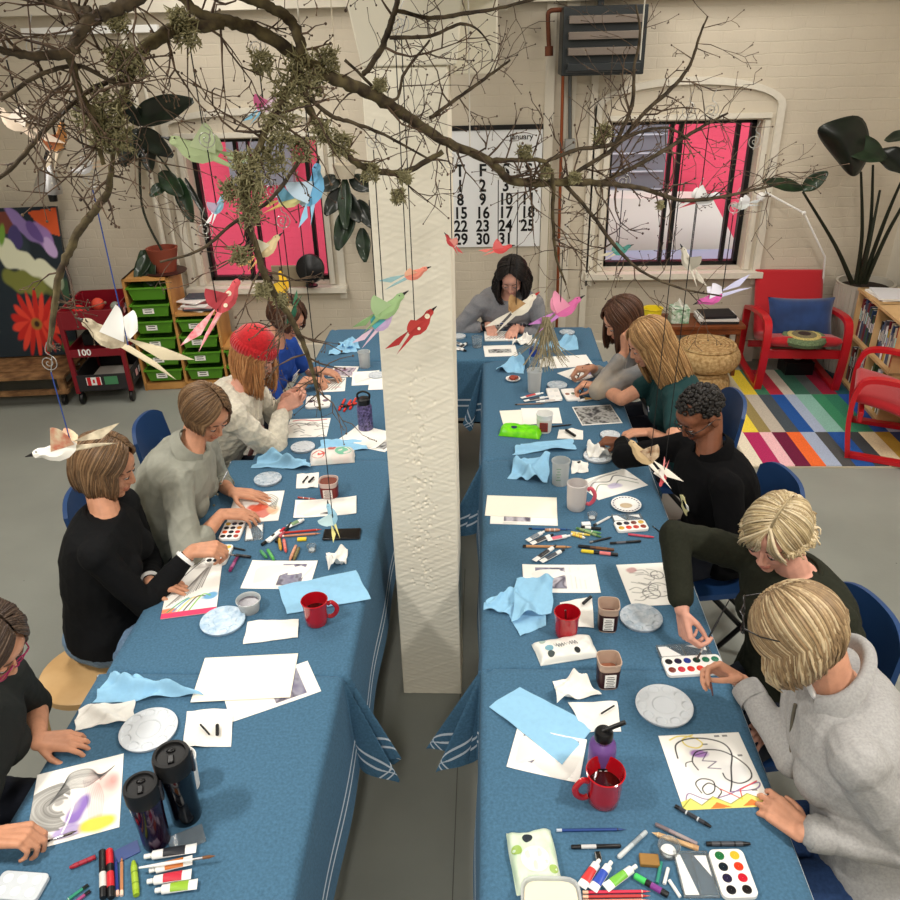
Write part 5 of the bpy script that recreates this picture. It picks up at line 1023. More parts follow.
# green-bin storage
t = thing('bin_shelf', 'stepped pine storage frame with green bins against the back wall', 'shelf unit', (-2.78, 5.80, 0), radians(6))
b = MB(); hs = (.92, .63, .34); cw = .33
for k in range(4):
    h_ = hs[max(0, k-1)] if k else hs[0]
    b.box((.01+k*cw, .19, h_/2), (.02, .38, h_))
for k in range(3): b.box((k*cw+cw/2+.01, .19, hs[k]-.01), (cw+.02, .38, .02)); b.box((k*cw+cw/2+.01, .19, .03), (cw-.0, .38, .05)); b.box((k*cw+cw/2+.01, .375, hs[k]/2), (cw, .008, hs[k]-.02))
b.build('frame', PINE, t, smooth=False)
MS = Matrix.Translation((-2.78, 5.80, 0)) @ Matrix.Rotation(radians(6), 4, 'Z')
ord_ = ['top', 'second', 'third', 'fourth', 'fifth', 'lowest']
nb = (6, 4, 2)
for k in range(3):
    for j in range(nb[k]):
        z = .075+(nb[k]-1-j)*.135; P = MS @ Vector((k*cw+cw/2+.01, .175, z))
        q = thing('storage_bin', '%s green bin in the %s column of the pine storage frame' % (ord_[j] if j < nb[k]-1 or nb[k] < 2 else 'lowest', ('tall left', 'middle', 'low right')[k]), 'bin', P, radians(6), 'green bins in the pine frame')
        w_ = cw-.045; b = MB(); vs = [(-w_/2+.02, -.16, 0), (w_/2-.02, -.16, 0), (w_/2-.02, .16, 0), (-w_/2+.02, .16, 0), (-w_/2, -.18, .095), (w_/2, -.18, .095), (w_/2, .18, .095), (-w_/2, .18, .095)]
        b.add(vs, [(3, 2, 1, 0), (0, 1, 5, 4), (1, 2, 6, 5), (2, 3, 7, 6), (3, 0, 4, 7)]); b.box((0, -.187, .098), (w_+.02, .014, .012)); b.box((0, .187, .098), (w_+.02, .014, .012)); b.box((-w_/2-.004, 0, .098), (.012, .36, .012)); b.box((w_/2+.004, 0, .098), (.012, .36, .012))
        b.build('bin_body', M_BINS, q, smooth=False)
        if not (k == 0 and j == 0):
            g_ = MB(); g_.box((-.02, -.1735, .05), (.085, .002, .045), 0, T(0, 0, 0, rx=radians(0))); 
            for r_ in range(2): g_.box((-.02, -.1752, .06-.018*r_), (.055, .001, .006), 1)
            g_.build('bin_label', [PAPER, K((60, 60, 60))], q, rot=None, smooth=False)
# pot with a tall dark leaved plant on the storage frame
t = thing('potted_plant', 'climbing dark leaved plant in a terracotta pot on the pine storage frame', 'plant', (-2.50, 6.0, .922))
MB().lathe([(.001, 0), (.15, 0), (.16, .01), (.001, .012)], 30, cap=False).build('saucer', mat('dark_saucer', (60, 30, 24), .5), t)
MB().lathe([(.001, .012), (.08, .012), (.115, .17), (.12, .19), (.105, .19), (.10, .16), (.001, .16)], 30, cap=False).build('plant_pot', mat('terracotta', (130, 62, 44), .7), t)
def Lp(px, py, y): p = aty(px, py, y); return (p.x+2.50, y-6.0, p.z-.922)
b = MB(); b.tube(spline([(0, 0, .16), Lp(142, 205, 6.05), Lp(140, 130, 6.1)], 8), .010, 8); b.tube(spline([Lp(140, 160, 6.08), Lp(152, 150, 6.0), Lp(180, 185, 5.95)], 6), .007, 6); b.build('stems', M_STEM, t)
for a0, a1, w_, m_ in (((133, 120, 6.1), (192, 100, 6.0), .22, 0), ((140, 126, 6.1), (120, 95, 6.0), .12, 0), ((138, 130, 6.1), (172, 156, 5.95), .17, 0), ((140, 130, 6.1), (122, 166, 6.0), .20, 0), ((146, 132, 6.1), (150, 172, 6.0), .16, 0), ((160, 172, 6.0), (182, 196, 5.9), .16, 1), ((178, 178, 6.0), (192, 222, 5.9), .14, 1), ((185, 178, 6.0), (206, 218, 5.9), .05, 0), ((165, 184, 6.0), (150, 196, 5.9), .1, 1), ((143, 250, 6.0), (152, 286, 5.85), .17, 1), ((150, 252, 6.0), (135, 280, 5.85), .12, 1)):
    b = MB(); leaf(b, Lp(*a0), Lp(*a1), w_, .04, wav=.03, up=(0, -1, .3)); b.build('leaf', (M_LEAF, M_LEAF2)[m_], t, ang=180)
# hanging plant behind the column
hp = aty(345, 175, 6.1); t = thing('hanging_plant', 'hanging plant with broad dark leaves between the left window and the column', 'plant', hp)
b = MB(); b.tube([(0, 0, 0), (0, 0, 3.49-hp.z)], .004, 6); b.lathe([(.001, -.02), (.07, -.02), (.09, .08), (.001, .08)], 20, cap=False); b.build('hanging_pot', mat('cream_pot', (190, 180, 160), .6), t)
def Lh(px, py, y): p = aty(px, py, y); return (p.x-hp.x, y-6.1, p.z-hp.z)
for a0, a1, w_, m_ in (((345, 188, 6.1), (325, 215, 6.0), .15, 0), ((340, 190, 6.1), (360, 222, 6.0), .16, 0), ((352, 205, 6.1), (337, 250, 5.95), .17, 1), ((358, 200, 6.1), (372, 228, 6.0), .13, 0), ((362, 228, 6.1), (365, 262, 6.0), .13, 1), ((340, 178, 6.1), (318, 190, 6.0), .14, 0), ((350, 178, 6.1), (372, 190, 6.0), .14, 0), ((345, 178, 6.1), (345, 230, 5.95), .12, 1)):
    b = MB(); leaf(b, Lh(*a0), Lh(*a1), w_, .04, wav=.03, up=(0, -1, .3)); b.build('leaf', (M_LEAF, M_LEAF2)[m_], t, ang=180)
# papers and small clutter on the middle step and on the window sill
rg = random.Random(9)
for i in range(7):
    P = MS @ Vector((cw*1.5+rg.uniform(-.04, .05), .16+rg.uniform(-.05, .05), .632+.012*i)); c_ = [(230, 226, 220), (60, 62, 70), (210, 160, 160), (228, 226, 222), (120, 60, 60), (236, 234, 230), (70, 74, 84)][i]
    o = MB().box((0, 0, .005), (.24-.01*i, .2-.008*i, .0105)).build('book', K(c_, .6), loc=P, rot=rg.uniform(-.5, .5), bevel=.001); tag(o, ('lowest', 'second', 'third', 'fourth', 'fifth', 'sixth', 'topmost')[i]+' sketchbook in the loose pile on the middle step of the pine frame', 'sketchbook', 'sketchbooks piled on the pine frame')
p = aty(311, 268, 6.3); t = thing('desk_lamp', 'round black lamp head standing on the left window sill', 'lamp', (p.x, 6.26, .72))
MB().lathe([(.001, .03), (.05, .028), (.11, .0), (.118, -.03), (.112, -.03), (.045, .018), (.001, .02)], 30, 0, T(0, -.02, .15, rx=radians(75))).build('lamp_head', BLACK, t); MB().tube([(0, .02, .0), (0, .03, .14)], .01, 8).lathe([(.001, 0), (.05, 0), (.05, .012), (.001, .014)], 20, cap=False).build('lamp_base', BLACK, t)
o = MB().box((0, 0, .09), (.30, .02, .18)).build('cardboard', K((150, 136, 112), .8), loc=(-1.60, 6.33, .70), rot=(radians(8), 0, 0), smooth=False); tag(o, 'tan cardboard piece leaning on the left window sill', 'cardboard')
t = thing('clamp_lamp', 'silver clamp lamp pointing down at the upper left', 'lamp', aty(48, 178, 6.1)); MB().lathe([(.02, .12), (.055, .06), (.095, -.06), (.10, -.10), (.092, -.10), (.05, .05), (.001, .09)], 30, cap=False).build('reflector', mat('brushed_aluminium', (180, 180, 182), .35, .9), t, rot=(0, radians(14), 0)); MB().tube([(.0, 0, .11), (.02, .04, .18), (.06, .26, .22)], .012, 8).build('clamp_arm', BLACK, t); MB().lathe([(.03, -.17), (.035, -.10), (.02, -.06)], 16).build('bulb_socket', BLACK, t)
# painting on the left and the dolly that carries it
def d_flowers(c):
    X0 = c.X; c.X = (c.X-.5)*2
    c.mix(np.ones(c.X.shape), (34, 44, 52)); c.wash(.2, .75, .3, .2, (60, 74, 84), .5); c.wash(.75, .3, .2, .3, (20, 34, 30), .7)
    c.poly([(.55, .97), (1, .99), (1, .8), (.75, .84)], (200, 84, 44)); c.poly([(.0, .97), (.3, .98), (.42, .9), (.25, .82), (.0, .86)], (110, 60, 50))
    for x, y, rx, ry, q in ((.45, .88, .3, .07, (134, 112, 168)), (.75, .80, .18, .09, (150, 118, 178)), (.82, .73, .12, .07, (186, 160, 206)), (.6, .84, .15, .06, (100, 78, 140)), (.3, .8, .12, .1, (70, 62, 110))): c.wash(x, y, rx, ry, q, 1, rot=-30, soft=.15)
    for x, y, rx, ry in ((.15, .70, .2, .12), (.42, .62, .26, .10), (.7, .56, .2, .1), (.85, .5, .1, .08)): c.wash(x, y, rx, ry, (214, 216, 190), 1, rot=-25, soft=.12)
    c.wash(.35, .5, .4, .1, (118, 122, 60), 1, rot=-10, soft=.2); c.wash(.1, .82, .12, .05, (110, 150, 60), 1, rot=60)
    for k in range(18):
        a = 2*pi*k/18+.1; c.wash(.42+.24*cos(a), .22+.11*sin(a), .17, .045, (220, 66, 50) if k % 2 else (190, 40, 34), 1, rot=math.degrees(a), soft=.25)
    c.wash(.42, .22, .10, .055, (150, 110, 50), 1, soft=.3); c.wash(.42, .22, .05, .03, (60, 40, 30), 1); c.wash(.9, .05, .15, .06, (70, 110, 50), 1); c.wash(.95, .45, .12, .1, (60, 90, 60), .7)
cv_w, cv_h = .86, 1.22
o = P_('flower_painting', [(400, 560), (450, 560), (450, 600), (400, 600)], 'x y z w', 'painting', None)  # replaced below
bpy.data.objects.remove(o)
def panel(name, w, h, loc, rot, paint, label, cat, step=.008, th=.03):
    cv = Canvas(w, h, step); paint(cv); nx, ny = cv.nx, cv.ny; vs = [((i/nx-.5)*w, (j/ny)*h, th) for j in range(ny+1) for i in range(nx+1)]
    fs = [(j*(nx+1)+i, j*(nx+1)+i+1, (j+1)*(nx+1)+i+1, (j+1)*(nx+1)+i) for j in range(ny) for i in range(nx)]; n = len(vs)
    vs += [(-w/2, 0, 0), (w/2, 0, 0), (w/2, h, 0), (-w/2, h, 0), (-w/2, 0, th), (w/2, 0, th), (w/2, h, th), (-w/2, h, th)]; fs += [(n+3, n+2, n+1, n), (n, n+1, n+5, n+4), (n+1, n+2, n+6, n+5), (n+2, n+3, n+7, n+6), (n+3, n, n+4, n+7)]
    m = MB(); m.add(vs, fs); ob = m.build(name, VC, loc=loc, rot=rot, ang=180); ca = ob.data.color_attributes.new('pigment', 'FLOAT_COLOR', 'POINT'); col = np.full((len(vs), 4), .05); col[:n, :3] = cv.C.reshape(-1, 3); ca.data.foreach_set('color', col.ravel()); return tag(ob, label, cat)
panel('flower_painting', 1.0, 1.16, (-3.84, 5.92, .262), (radians(76), 0, radians(6)), d_flowers, 'large dark flower painting with a red gerbera leaning at the left wall side', 'painting')
t = thing('wooden_dolly', 'low rough wooden dolly carrying the flower painting', 'dolly', (-3.80, 5.72, 0), radians(6)); WO = mat('rough_wood', (150, 112, 74), .8, c2=(96, 66, 40), nscale=12)
b = MB()
for k in range(4): b.box((0, -.21+.14*k, .245), (1.04, .125, .022))
b.build('upper_deck', WO, t, smooth=False); b = MB(); b.box((0, -.25, .12), (1.04, .05, .03)).box((0, .25, .12), (1.04, .05, .03)).box((-.48, 0, .12), (.05, .5, .03)).box((.48, 0, .12), (.05, .5, .03)); b.build('lower_frame', WO, t, smooth=False)
for x in (-.48, .48):
    for y in (-.24, .24): MB().box((x, y, .17), (.05, .05, .13)).build('post', WO, t, smooth=False)
for x in (-.46, .46):
    for y in (-.23, .23): MB().lathe([(.001, -.014), (.034, -.014), (.038, 0), (.034, .014), (.001, .014)], 18, 0, T(x, y, .038, rx=0, ry=pi/2), cap=False).box((x, y, .085), (.04, .04, .04)).build('caster', BLACK, t)
# red utility cart
t = thing('utility_cart', 'red and black two tier utility cart with stickers beside the flower painting', 'cart', (-3.02, 5.82, 0), radians(8)); MR = mat('cart_maroon', (122, 14, 30), .4, coat=.2)
for sx in (-1, 1):
    for sy in (-1, 1): MB().box((sx*.20, sy*.27, .42), (.034, .034, .64)).build('upright', MR, t, bevel=.004); MB().lathe([(.001, -.013), (.045, -.013), (.05, 0), (.045, .013), (.001, .013)], 20, 0, T(sx*.19, sy*.25, .05, ry=pi/2), cap=False).box((sx*.19, sy*.25, .085), (.03, .04, .05)).build('caster', BLACK, t)
def tray(z, h_, m, nm):
    b = MB(); b.box((0, 0, z), (.40, .56, .012)); 
    for s in (-1, 1): b.box((s*.205, 0, z+h_/2), (.012, .56, h_)); b.box((0, s*.28, z+h_/2), (.40, .012, h_))
    return b.build(nm, m, t, bevel=.002)
tray(.62, .14, MR, 'top_tray'); tray(.40, .06, MR, 'middle_tray'); tray(.12, .13, mat('cart_fabric', (40, 38, 40), .8), 'lower_basket')
q = MB(); q.box((-.06, -.2885, .20), (.11, .002, .065), 0); q.box((-.095, -.290, .20), (.028, .002, .065), 1); q.box((-.025, -.290, .20), (.028, .002, .065), 1); q.prism([(-.06+.013*sin(a*2.1)*1.0, .20+.018*cos(a*2.1)) for a in range(3)], 0, .001, 1, None) if False else q.box((-.06, -.290, .2), (.014, .002, .028), 1)
q.build('flag_sticker', [WHITE, K((200, 30, 40))], t, smooth=False)
MB().box((.07, -.2885, .20), (.10, .002, .065)).build('green_sticker', K((70, 130, 90)), t, smooth=False)
q = MB(); q.text('100', .07, 0, T(-.08, -.288, .435, rx=pi/2), bold=.02); q.build('tray_number', WHITE, t); 
q = MB()
for k in range(7): q.box((.2175, -.2+.065*k, .69+.02*(k % 2)), (.002, .045, .04), k % 3)
for k in range(5): q.box((.2175, -.2+.09*k, .19), (.002, .05, .05), (k+1) % 3)
q.build('side_stickers', [WHITE, K((60, 60, 64)), K((214, 160, 160))], t, smooth=False)
rg = random.Random(12); MC_ = Matrix.Translation((-3.02, 5.82, 0)) @ Matrix.Rotation(radians(8), 4, 'Z')
for i, (x, y, r_, c_, z_, lb) in enumerate(((-.13, -.05, .055, (210, 30, 30), .64, 'bright red ball in the top tray of the cart'), (.10, .10, .04, (150, 160, 150), .64, 'pale grey ball in the top tray of the cart'), (-.05, .16, .05, (216, 80, 60), .64, 'orange ball at the back of the top tray'), (.12, -.16, .035, (60, 110, 60), .64, 'green ball in the front of the top tray'))):
    P = MC_ @ Vector((x, y, z_+r_-.012)); o = MB().ball((0, 0, 0), r_).build('ball', mat('ball_%d' % i, c_, .6), loc=P, ang=180); tag(o, lb, 'ball')
for i, (x, y, w_, d_, h_, c_, z_, lb) in enumerate(((.02, -.02, .3, .24, .05, (196, 192, 184), .128, 'pale folded cloth pile in the lower basket of the cart'), (-.08, .05, .16, .2, .10, (30, 34, 34), .408, 'black box on the middle tray of the cart'), (.1, -.08, .12, .16, .07, (226, 222, 214), .408, 'white box on the middle tray of the cart'))):
    P = MC_ @ Vector((x, y, z_)); o = MB().box((0, 0, h_/2), (w_, d_, h_)).build('box', mat('cartbox_%d' % i, c_, .7), loc=P, rot=radians(8), bevel=.008); tag(o, lb, 'box')
# yellow bucket behind the beige jacket, round birch stool, blue folding chairs
p = aty(651, 322, 5.9); t = thing('bucket', 'small yellow bucket beside the bench', 'bucket', (1.29, 5.95, 0)); MB().lathe([(.001, .0), (.12, .0), (.13, .5), (.001, .5)], 26, cap=False).build('stand', mat('stand_cream', (190, 184, 170), .6), t); MB().lathe([(.001, .5), (.06, .5), (.072, .60), (.075, .60), (.078, .606), (.066, .604), (.055, .51), (.001, .51)], 26, cap=False).build('bucket_body', K((226, 206, 40)), t)
BW = mat('birch_ply', (214, 178, 128), .45, c2=(200, 160, 108), nscale=6)
p = at(80, 672, .46); t = thing('round_stool', 'round birch stool with bent legs under the woman in the black sweater', 'stool', (-1.48, 2.15, 0), 0)
MB().lathe([(.001, .425), (.168, .425), (.175, .43), (.175, .455), (.168, .46), (.001, .46)], 40, cap=False).build('seat', BW, t)
for k in range(4):
    a = radians(35+90*k); P = spline([(.06, 0, .415), (.13, 0, .412), (.165, 0, .38), (.185, 0, .3), (.20, 0, .0)], 5); vs = [];
    b = MB(); R_ = Matrix.Rotation(a, 4, 'Z'); hw = .026; n = len(P); fs = []
    for i, q in enumerate(P):
        d = P[min(i+1, n-1)]-P[max(i-1, 0)]; nn = np.array((-d[2], 0, d[0])); nn = nn/np.linalg.norm(nn)*.008
        for sg, yy in ((-1, -hw), (-1, hw), (1, hw), (1, -hw)): vs.append((q[0]+sg*nn[0], yy, q[2]+sg*nn[2]))
    for i in range(n-1):
        for k2 in range(4): k3 = (k2+1) % 4; fs.append((4*i+k2, 4*i+k3, 4*(i+1)+k3, 4*(i+1)+k2))
    fs += [(3, 2, 1, 0), tuple(4*(n-1)+k for k in range(4))]; b.add(vs, fs, 0, R_); b.build('leg', BW, t, ang=50)
def fchair(x, y, rot, label, sh=.44):   # faces +y locally
    t = thing('folding_chair', label, 'chair', (x, y, 0), rot); 
    MB().sheet(lambda u, v: ((u-.5)*.42, (v-.5)*.40, sh-.012*sin(pi*u)*sin(pi*v)), 10, 10, thick=.025).build('seat', M_PCH, t)
    MB().sheet(lambda u, v: ((u-.5)*(.42-.05*v), -.20-.05*v+.04*(2*u-1)**2, sh+.02+.41*v-.05*(2*abs(u-.5))**4*v), 14, 10, thick=.018).build('backrest', M_PCH, t, rot=None)
    for s in (-1, 1):
        MB().tube([(s*.205, -.19, sh+.10), (s*.205, -.17, sh-.02), (s*.21, .2, 0)], .011, 8).build('leg', M_LEG, t); MB().tube([(s*.19, .12, sh-.02), (s*.195, -.24, 0)], .012, 8).build('leg', M_LEG, t)
    MB().tube([(-.19, -.2, .1), (.19, -.2, .1)], .008, 8).build('crossbar', M_LEG, t); return t
# ================================================================ PEOPLE
import time as _t
V = Vector
def remeshed(mb, vox, smooth=3, fac=.5):
    me = bpy.data.meshes.new('tmp'); me.from_pydata(mb.v, [], mb.f); o = bpy.data.objects.new('tmp', me); COL.objects.link(o)
    r = o.modifiers.new('r', 'REMESH'); r.mode = 'VOXEL'; r.voxel_size = vox
    s = o.modifiers.new('s', 'SMOOTH'); s.iterations = smooth; s.factor = fac
    dg = bpy.context.evaluated_depsgraph_get(); m2 = bpy.data.meshes.new_from_object(o.evaluated_get(dg), depsgraph=dg)
    bpy.data.objects.remove(o); bpy.data.meshes.remove(me); return m2
def mesh_obj(name, me, mats, parent, ang=180):
    me.materials.clear()
    for m in (mats if isinstance(mats, (list, tuple)) else [mats]): me.materials.append(m)
    me.polygons.foreach_set('use_smooth', [True]*len(me.polygons)); me.name = name
    o = bpy.data.objects.new(name, me); COL.objects.link(o); o.parent = parent
    o.matrix_parent_inverse = parent.matrix_world.inverted() if False else Matrix.Translation(-V(parent.location)) ; return o
def wrinkle(me, amp, freq, seed, lo=None, hi=None):
    n = len(me.vertices); co = np.empty(n*3); me.vertices.foreach_get('co', co); co = co.reshape(-1, 3)
    no = np.empty(n*3); me.vertices.foreach_get('normal', no); no = no.reshape(-1, 3); rg = np.random.RandomState(seed); f = np.zeros(n)
    for k in range(7):
        d = rg.normal(size=3); d /= np.linalg.norm(d); d2 = rg.normal(size=3); q = freq*(.5+.35*k)
        f += (1-np.abs(np.sin((co@d)*q+1.6*np.sin((co@d2)*q*.35+rg.uniform(0, 6))+rg.uniform(0, 6))))**2/(1+.45*k)
    f -= f.mean(); co += no*(f*amp)[:, None]; me.vertices.foreach_set('co', co.ravel()); me.update()
def cap(b, a, c, ra, rc, n=6):      # tapered limb with rounded ends
    a = V(a); c = V(c); d = (c-a); L = d.length; u = d/max(L, 1e-6); pts = []; rr = []
    for k in range(4): q = pi/2*(1-k/4); pts.append(a-u*ra*sin(q)); rr.append(max(ra*cos(q), .0008))
    for k in range(n+1): t = k/n; pts.append(a+d*t); rr.append(ra+(rc-ra)*t)
    for k in range(1, 5): q = pi/2*k/4; pts.append(c+u*rc*sin(q)); rr.append(max(rc*cos(q), .0008))
    b.tube(pts, rr, 14)
def frame(f, up=V((0, 0, 1))):      # x right, y forward, z up
    f = f.normalized(); r = f.cross(up).normalized(); u = r.cross(f); return r, f, u
def mtx(o, r, f, u): return Matrix(((r.x, f.x, u.x, o.x), (r.y, f.y, u.y, o.y), (r.z, f.z, u.z, o.z), (0, 0, 0, 1)))
def hand(b, W, d, nrm, side, pose, s=1.):
    """palm with four fingers and a thumb; d points to the fingers, nrm out of the back of the hand, side=+1 thumb towards d x nrm"""
    d = d.normalized(); nrm = (nrm-d*nrm.dot(d)).normalized(); sd = d.cross(nrm)*side; P = lambda a, l, n: W+d*(a*s)+sd*(l*s)+nrm*(n*s)
    kn = [(.088, .030), (.092, .010), (.088, -.010), (.080, -.028)]
    for a, l in kn: cap(b, P(.0, l*.55, 0), P(a, l, 0), .0150*s, .0108*s, 3)
    cap(b, P(.03, .022, 0), P(.075, .024, -.002), .014*s, .011*s, 2)
    ln = [(.042, .026, .020), (.047, .030, .021), (.043, .028, .020), (.033, .021, .018)]
    curl = dict(flat=(8, 12, 8), rest=(22, 34, 22), hold=(50, 52, 26), grip=(62, 70, 40))[pose]
    for i, (a, l) in enumerate(kn):
        p = P(a, l, 0); ang = 0; sp = radians((6, 1, -4, -9)[i]*(1 if pose != 'hold' else .3)); ex = (0, .04, .10, .16)[i] if pose in ('hold', 'rest') else .03*i
        for j in range(3):
            ang += radians(curl[j])*(1+ex); dd = (d*cos(sp)+sd*sin(sp))*cos(ang)-nrm*sin(ang); q = p+dd*ln[i][j]*s; r0 = (.0088, .0080, .0072)[j]*s*(1 if i < 3 else .88); cap(b, p, q, r0, r0*.9, 2); p = q
        if i == 0: tip = p
    p = P(.022, .028, -.006)
    tgt = {'flat': (.5, .75, -.15), 'rest': (.7, .5, -.45), 'hold': (.80, .12, -.75), 'grip': (.75, .15, -.85)}[pose]
    for j, L in enumerate((.036, .030, .022)):
        dd = (d*tgt[0]+sd*tgt[1]+nrm*tgt[2]).normalized()
        if j: dd = (dd*1+d*.35*j-sd*(.2*j if pose != 'flat' else 0)).normalized()
        q = p+dd*L*s; cap(b, p, q, (.0118, .0098, .0085)[j]*s, (.0100, .0086, .0074)[j]*s, 2); p = q
    return tip, p
def ik(S, W, l1, l2, pole):
    d = W-S; L = d.length; u = d/L
    if L > (l1+l2)*.995: k = L/(l1+l2)*1.005; l1 *= k; l2 *= k
    a = (l1*l1-l2*l2+L*L)/(2*L); h = sqrt(max(l1*l1-a*a, 0)); p = pole-u*pole.dot(u); p = p.normalized() if p.length > 1e-5 else V((0, 0, -1)); return S+u*a+p*h
SKINS = {}
def skin(n, c):
    if n not in SKINS: SKINS[n] = mat('skin_'+n, c, .5, noise=.10, nscale=28, bump=.25, bscale=260, spec=.35)
    return SKINS[n]
def person(label, neck, hip, yaw, head, hyaw, hpitch, lw, rw, lhand=None, rhand=None, lpose='rest', rpose='hold', skinc='fair', skinrgb=(205, 150, 125), top=None, sleeve=1., bulk=1., hair=None, tmin=-.10, lpole=None, rpole=None, vox=.0045, trousers=None, glasses=None, seed=0, size=1., collar=None, hroll=0, wr=.0045, wf=22, brow=(90, 66, 50), legs=True, lean=.0, cuff=None, topvox=None, lel=None, rel=None):
    t = thing('person', label, 'person', (hip[0], hip[1], 0)); N = V(neck); P = V(hip); f = V((cos(radians(yaw)), sin(radians(yaw)), 0)); up = (N-P).normalized()
    r = f.cross(V((0, 0, 1))).normalized(); ff = up.cross(r)*-1 if False else r.cross(up)*-1; ff = (f-up*f.dot(up)).normalized(); s = size
    sk = skin(skinc, skinrgb); lip = mat('lip_'+skinc, tuple(int(v*k) for v, k in zip(skinrgb, (.92, .80, .80))), .45)
    HC = V(head); hf = V((cos(radians(hyaw))*cos(radians(hpitch)), sin(radians(hyaw))*cos(radians(hpitch)), -sin(radians(hpitch)))); hr, hf, hu = frame(hf)
    if hroll: R = Matrix.Rotation(radians(hroll), 3, hf); hr = R @ hr; hu = R @ hu
    HM = mtx(HC, hr, hf, hu) @ Matrix.Scale(s, 4)
    sh = {}; el = {}; wrp = {'L': V(lw), 'R': V(rw)}
    for k, sg in (('L', -1), ('R', 1)): sh[k] = N+r*(sg*.168*s*min(bulk, 1.08))-up*.065*s+ff*.012
    pole = {'L': lpole, 'R': rpole}
    for k, g_ in (('L', lel), ('R', rel)):
        if g_ is not None: pole[k] = V(g_)-(sh[k]+wrp[k])/2
    for k, sg in (('L', -1), ('R', 1)): el[k] = ik(sh[k], wrp[k], .275*s, .245*s, V(pole[k]) if pole[k] else (r*sg*.35+V((0, 0, -1))-f*.4))
    def torso(b, g, zmax=1.02, zmin=0.):
        secs = [(-.10, .155, .115, -.0), (.0, .178, .135, .0), (.12, .172, .130, .0), (.32, .150, .115, .004), (.55, .160, .122, .012), (.74, .172, .122, .010), (.88, .170, .098, -.004), (.955, .125, .075, -.012), (1.0, .066, .058, -.012)]
        L = (N-P).length; vs = []; fs = []; n = 24; ss = [x for x in secs if x[0] <= zmax and x[0] >= zmin]
        tt = spline([(a, w, d, o) for a, w, d, o in ss], 3)
        for (a, w, d, o) in tt:
            c = P+(N-P)*a-ff*(.035*sin(pi*min(max(a, 0), 1))*(1+lean))+ff*o
            for k in range(n): q = 2*pi*k/n; vs.append(c+r*((w*s*bulk+g)*np.sign(cos(q))*abs(cos(q))**.85)+ff*((d*s*bulk+g)*np.sign(sin(q))*abs(sin(q))**.9))
        m = len(tt); fs = [(i*n+k, i*n+(k+1) % n, (i+1)*n+(k+1) % n, (i+1)*n+k) for i in range(m-1) for k in range(n)]; fs += [tuple(range(n))[::-1], tuple((m-1)*n+k for k in range(n))]
        b.add(vs, fs)
        c = P+(N-P)*.66
        for sg in (-1, 1): q = c+r*(sg*.075*s)+ff*(.075*s*bulk); b.ball(q, .062*s+g*.6)
    # --- skin body
    b = MB(); torso(b, -.016)
    for k, sg in (('L', -1), ('R', 1)):
        cap(b, sh[k]-r*sg*.05, sh[k], .05*s, .048*s, 2); cap(b, sh[k], el[k], .045*s, .036*s); cap(b, el[k], el[k]+(wrp[k]-el[k])*.35, .037*s, .037*s, 3); cap(b, el[k]+(wrp[k]-el[k])*.3, wrp[k], .037*s, .0235*s, 5)
        hp = (lhand if k == 'L' else rhand) or {}
        d = V(hp.get('d', (wrp[k]-el[k]).normalized())); nn = V(hp.get('n', (0, 0, 1)))
        # back of hand up: thumb lies to the body's middle
        sd = d.cross(nn); side = 1 if sd.dot(r)*sg < 0 else -1
        if 'side' in hp: side = hp['side']
        tips = hand(b, wrp[k], d, nn, side, lpose if k == 'L' else rpose, .97*s)
        if k == 'L': tL = tips
        else: tR = tips
    nb = HM @ V((0, -.030, -.055)); cap(b, N-up*.03, nb, .054*s, .0465*s, 5)
    def hb(c, rad): b.ball((0, 0, 0), rad, M=HM @ Matrix.Translation(c))
    hb((0, -.014, .030), (.073, .092, .080)); hb((0, .020, -.018), (.060, .064, .078)); hb((0, .030, -.066), (.044, .046, .036)); hb((0, .060, -.090), (.021, .019, .017)); hb((0, .05, .036), (.056, .036, .040))
    for sg in (-1, 1):
        hb((sg*.034, .052, -.026), (.026, .026, .028)); hb((sg*.074, -.008, -.012), (.008, .020, .031)); hb((sg*.030, .070, .004), (.0165, .012, .010)); hb((sg*.0098, .0895, -.031), (.0078, .009, .0065)); hb((sg*.027, .070, .022), (.022, .012, .008))
    b.tube([HM @ V(q) for q in ((0, .072, .018), (0, .086, .0), (0, .094, -.018), (0, .0965, -.027), (0, .090, -.034))], [.0072*s, .0078*s, .0092*s, .0108*s, .009*s], 10)
    hb((0, .079, -.0555), (.0225, .0125, .0062)); hb((0, .077, -.0655), (.0195, .0125, .0066)); hb((0, .075, -.048), (.014, .012, .010))
    if legs:
        for sg in (-1, 1):
            kn = P+f*.40*s+r*sg*.10+V((0, 0, -.02)); kn.z = max(.46, P.z-.03); an = V((kn.x, kn.y, .09))+f*.02; cap(b, P+r*sg*.085, kn, .072*s, .052*s, 6); cap(b, kn, an, .050*s, .036*s, 5)
    me = remeshed(b, vox, 2, .5); iv = HM.inverted(); o = mesh_obj('body', me, [sk, lip], t)
    n = len(me.polygons); ctr = np.empty(n*3); me.polygons.foreach_get('center', ctr); ctr = ctr.reshape(-1, 3); A = np.array(iv); lc = ctr@A[:3, :3].T+A[:3, 3]
    mk = (np.abs(lc[:, 0]) < .0235) & (lc[:, 1] > .074) & (lc[:, 2] < -.0505) & (lc[:, 2] > -.0715) & (lc[:, 2] < -.0505-.0*lc[:, 0]) & (lc[:, 2] > -.0725+(lc[:, 0]/.0235)**2*.010)
    me.polygons.foreach_set('material_index', mk.astype(np.int32))
    PO = lambda ob: setattr(ob, 'matrix_parent_inverse', Matrix.Translation(-V(t.location)))
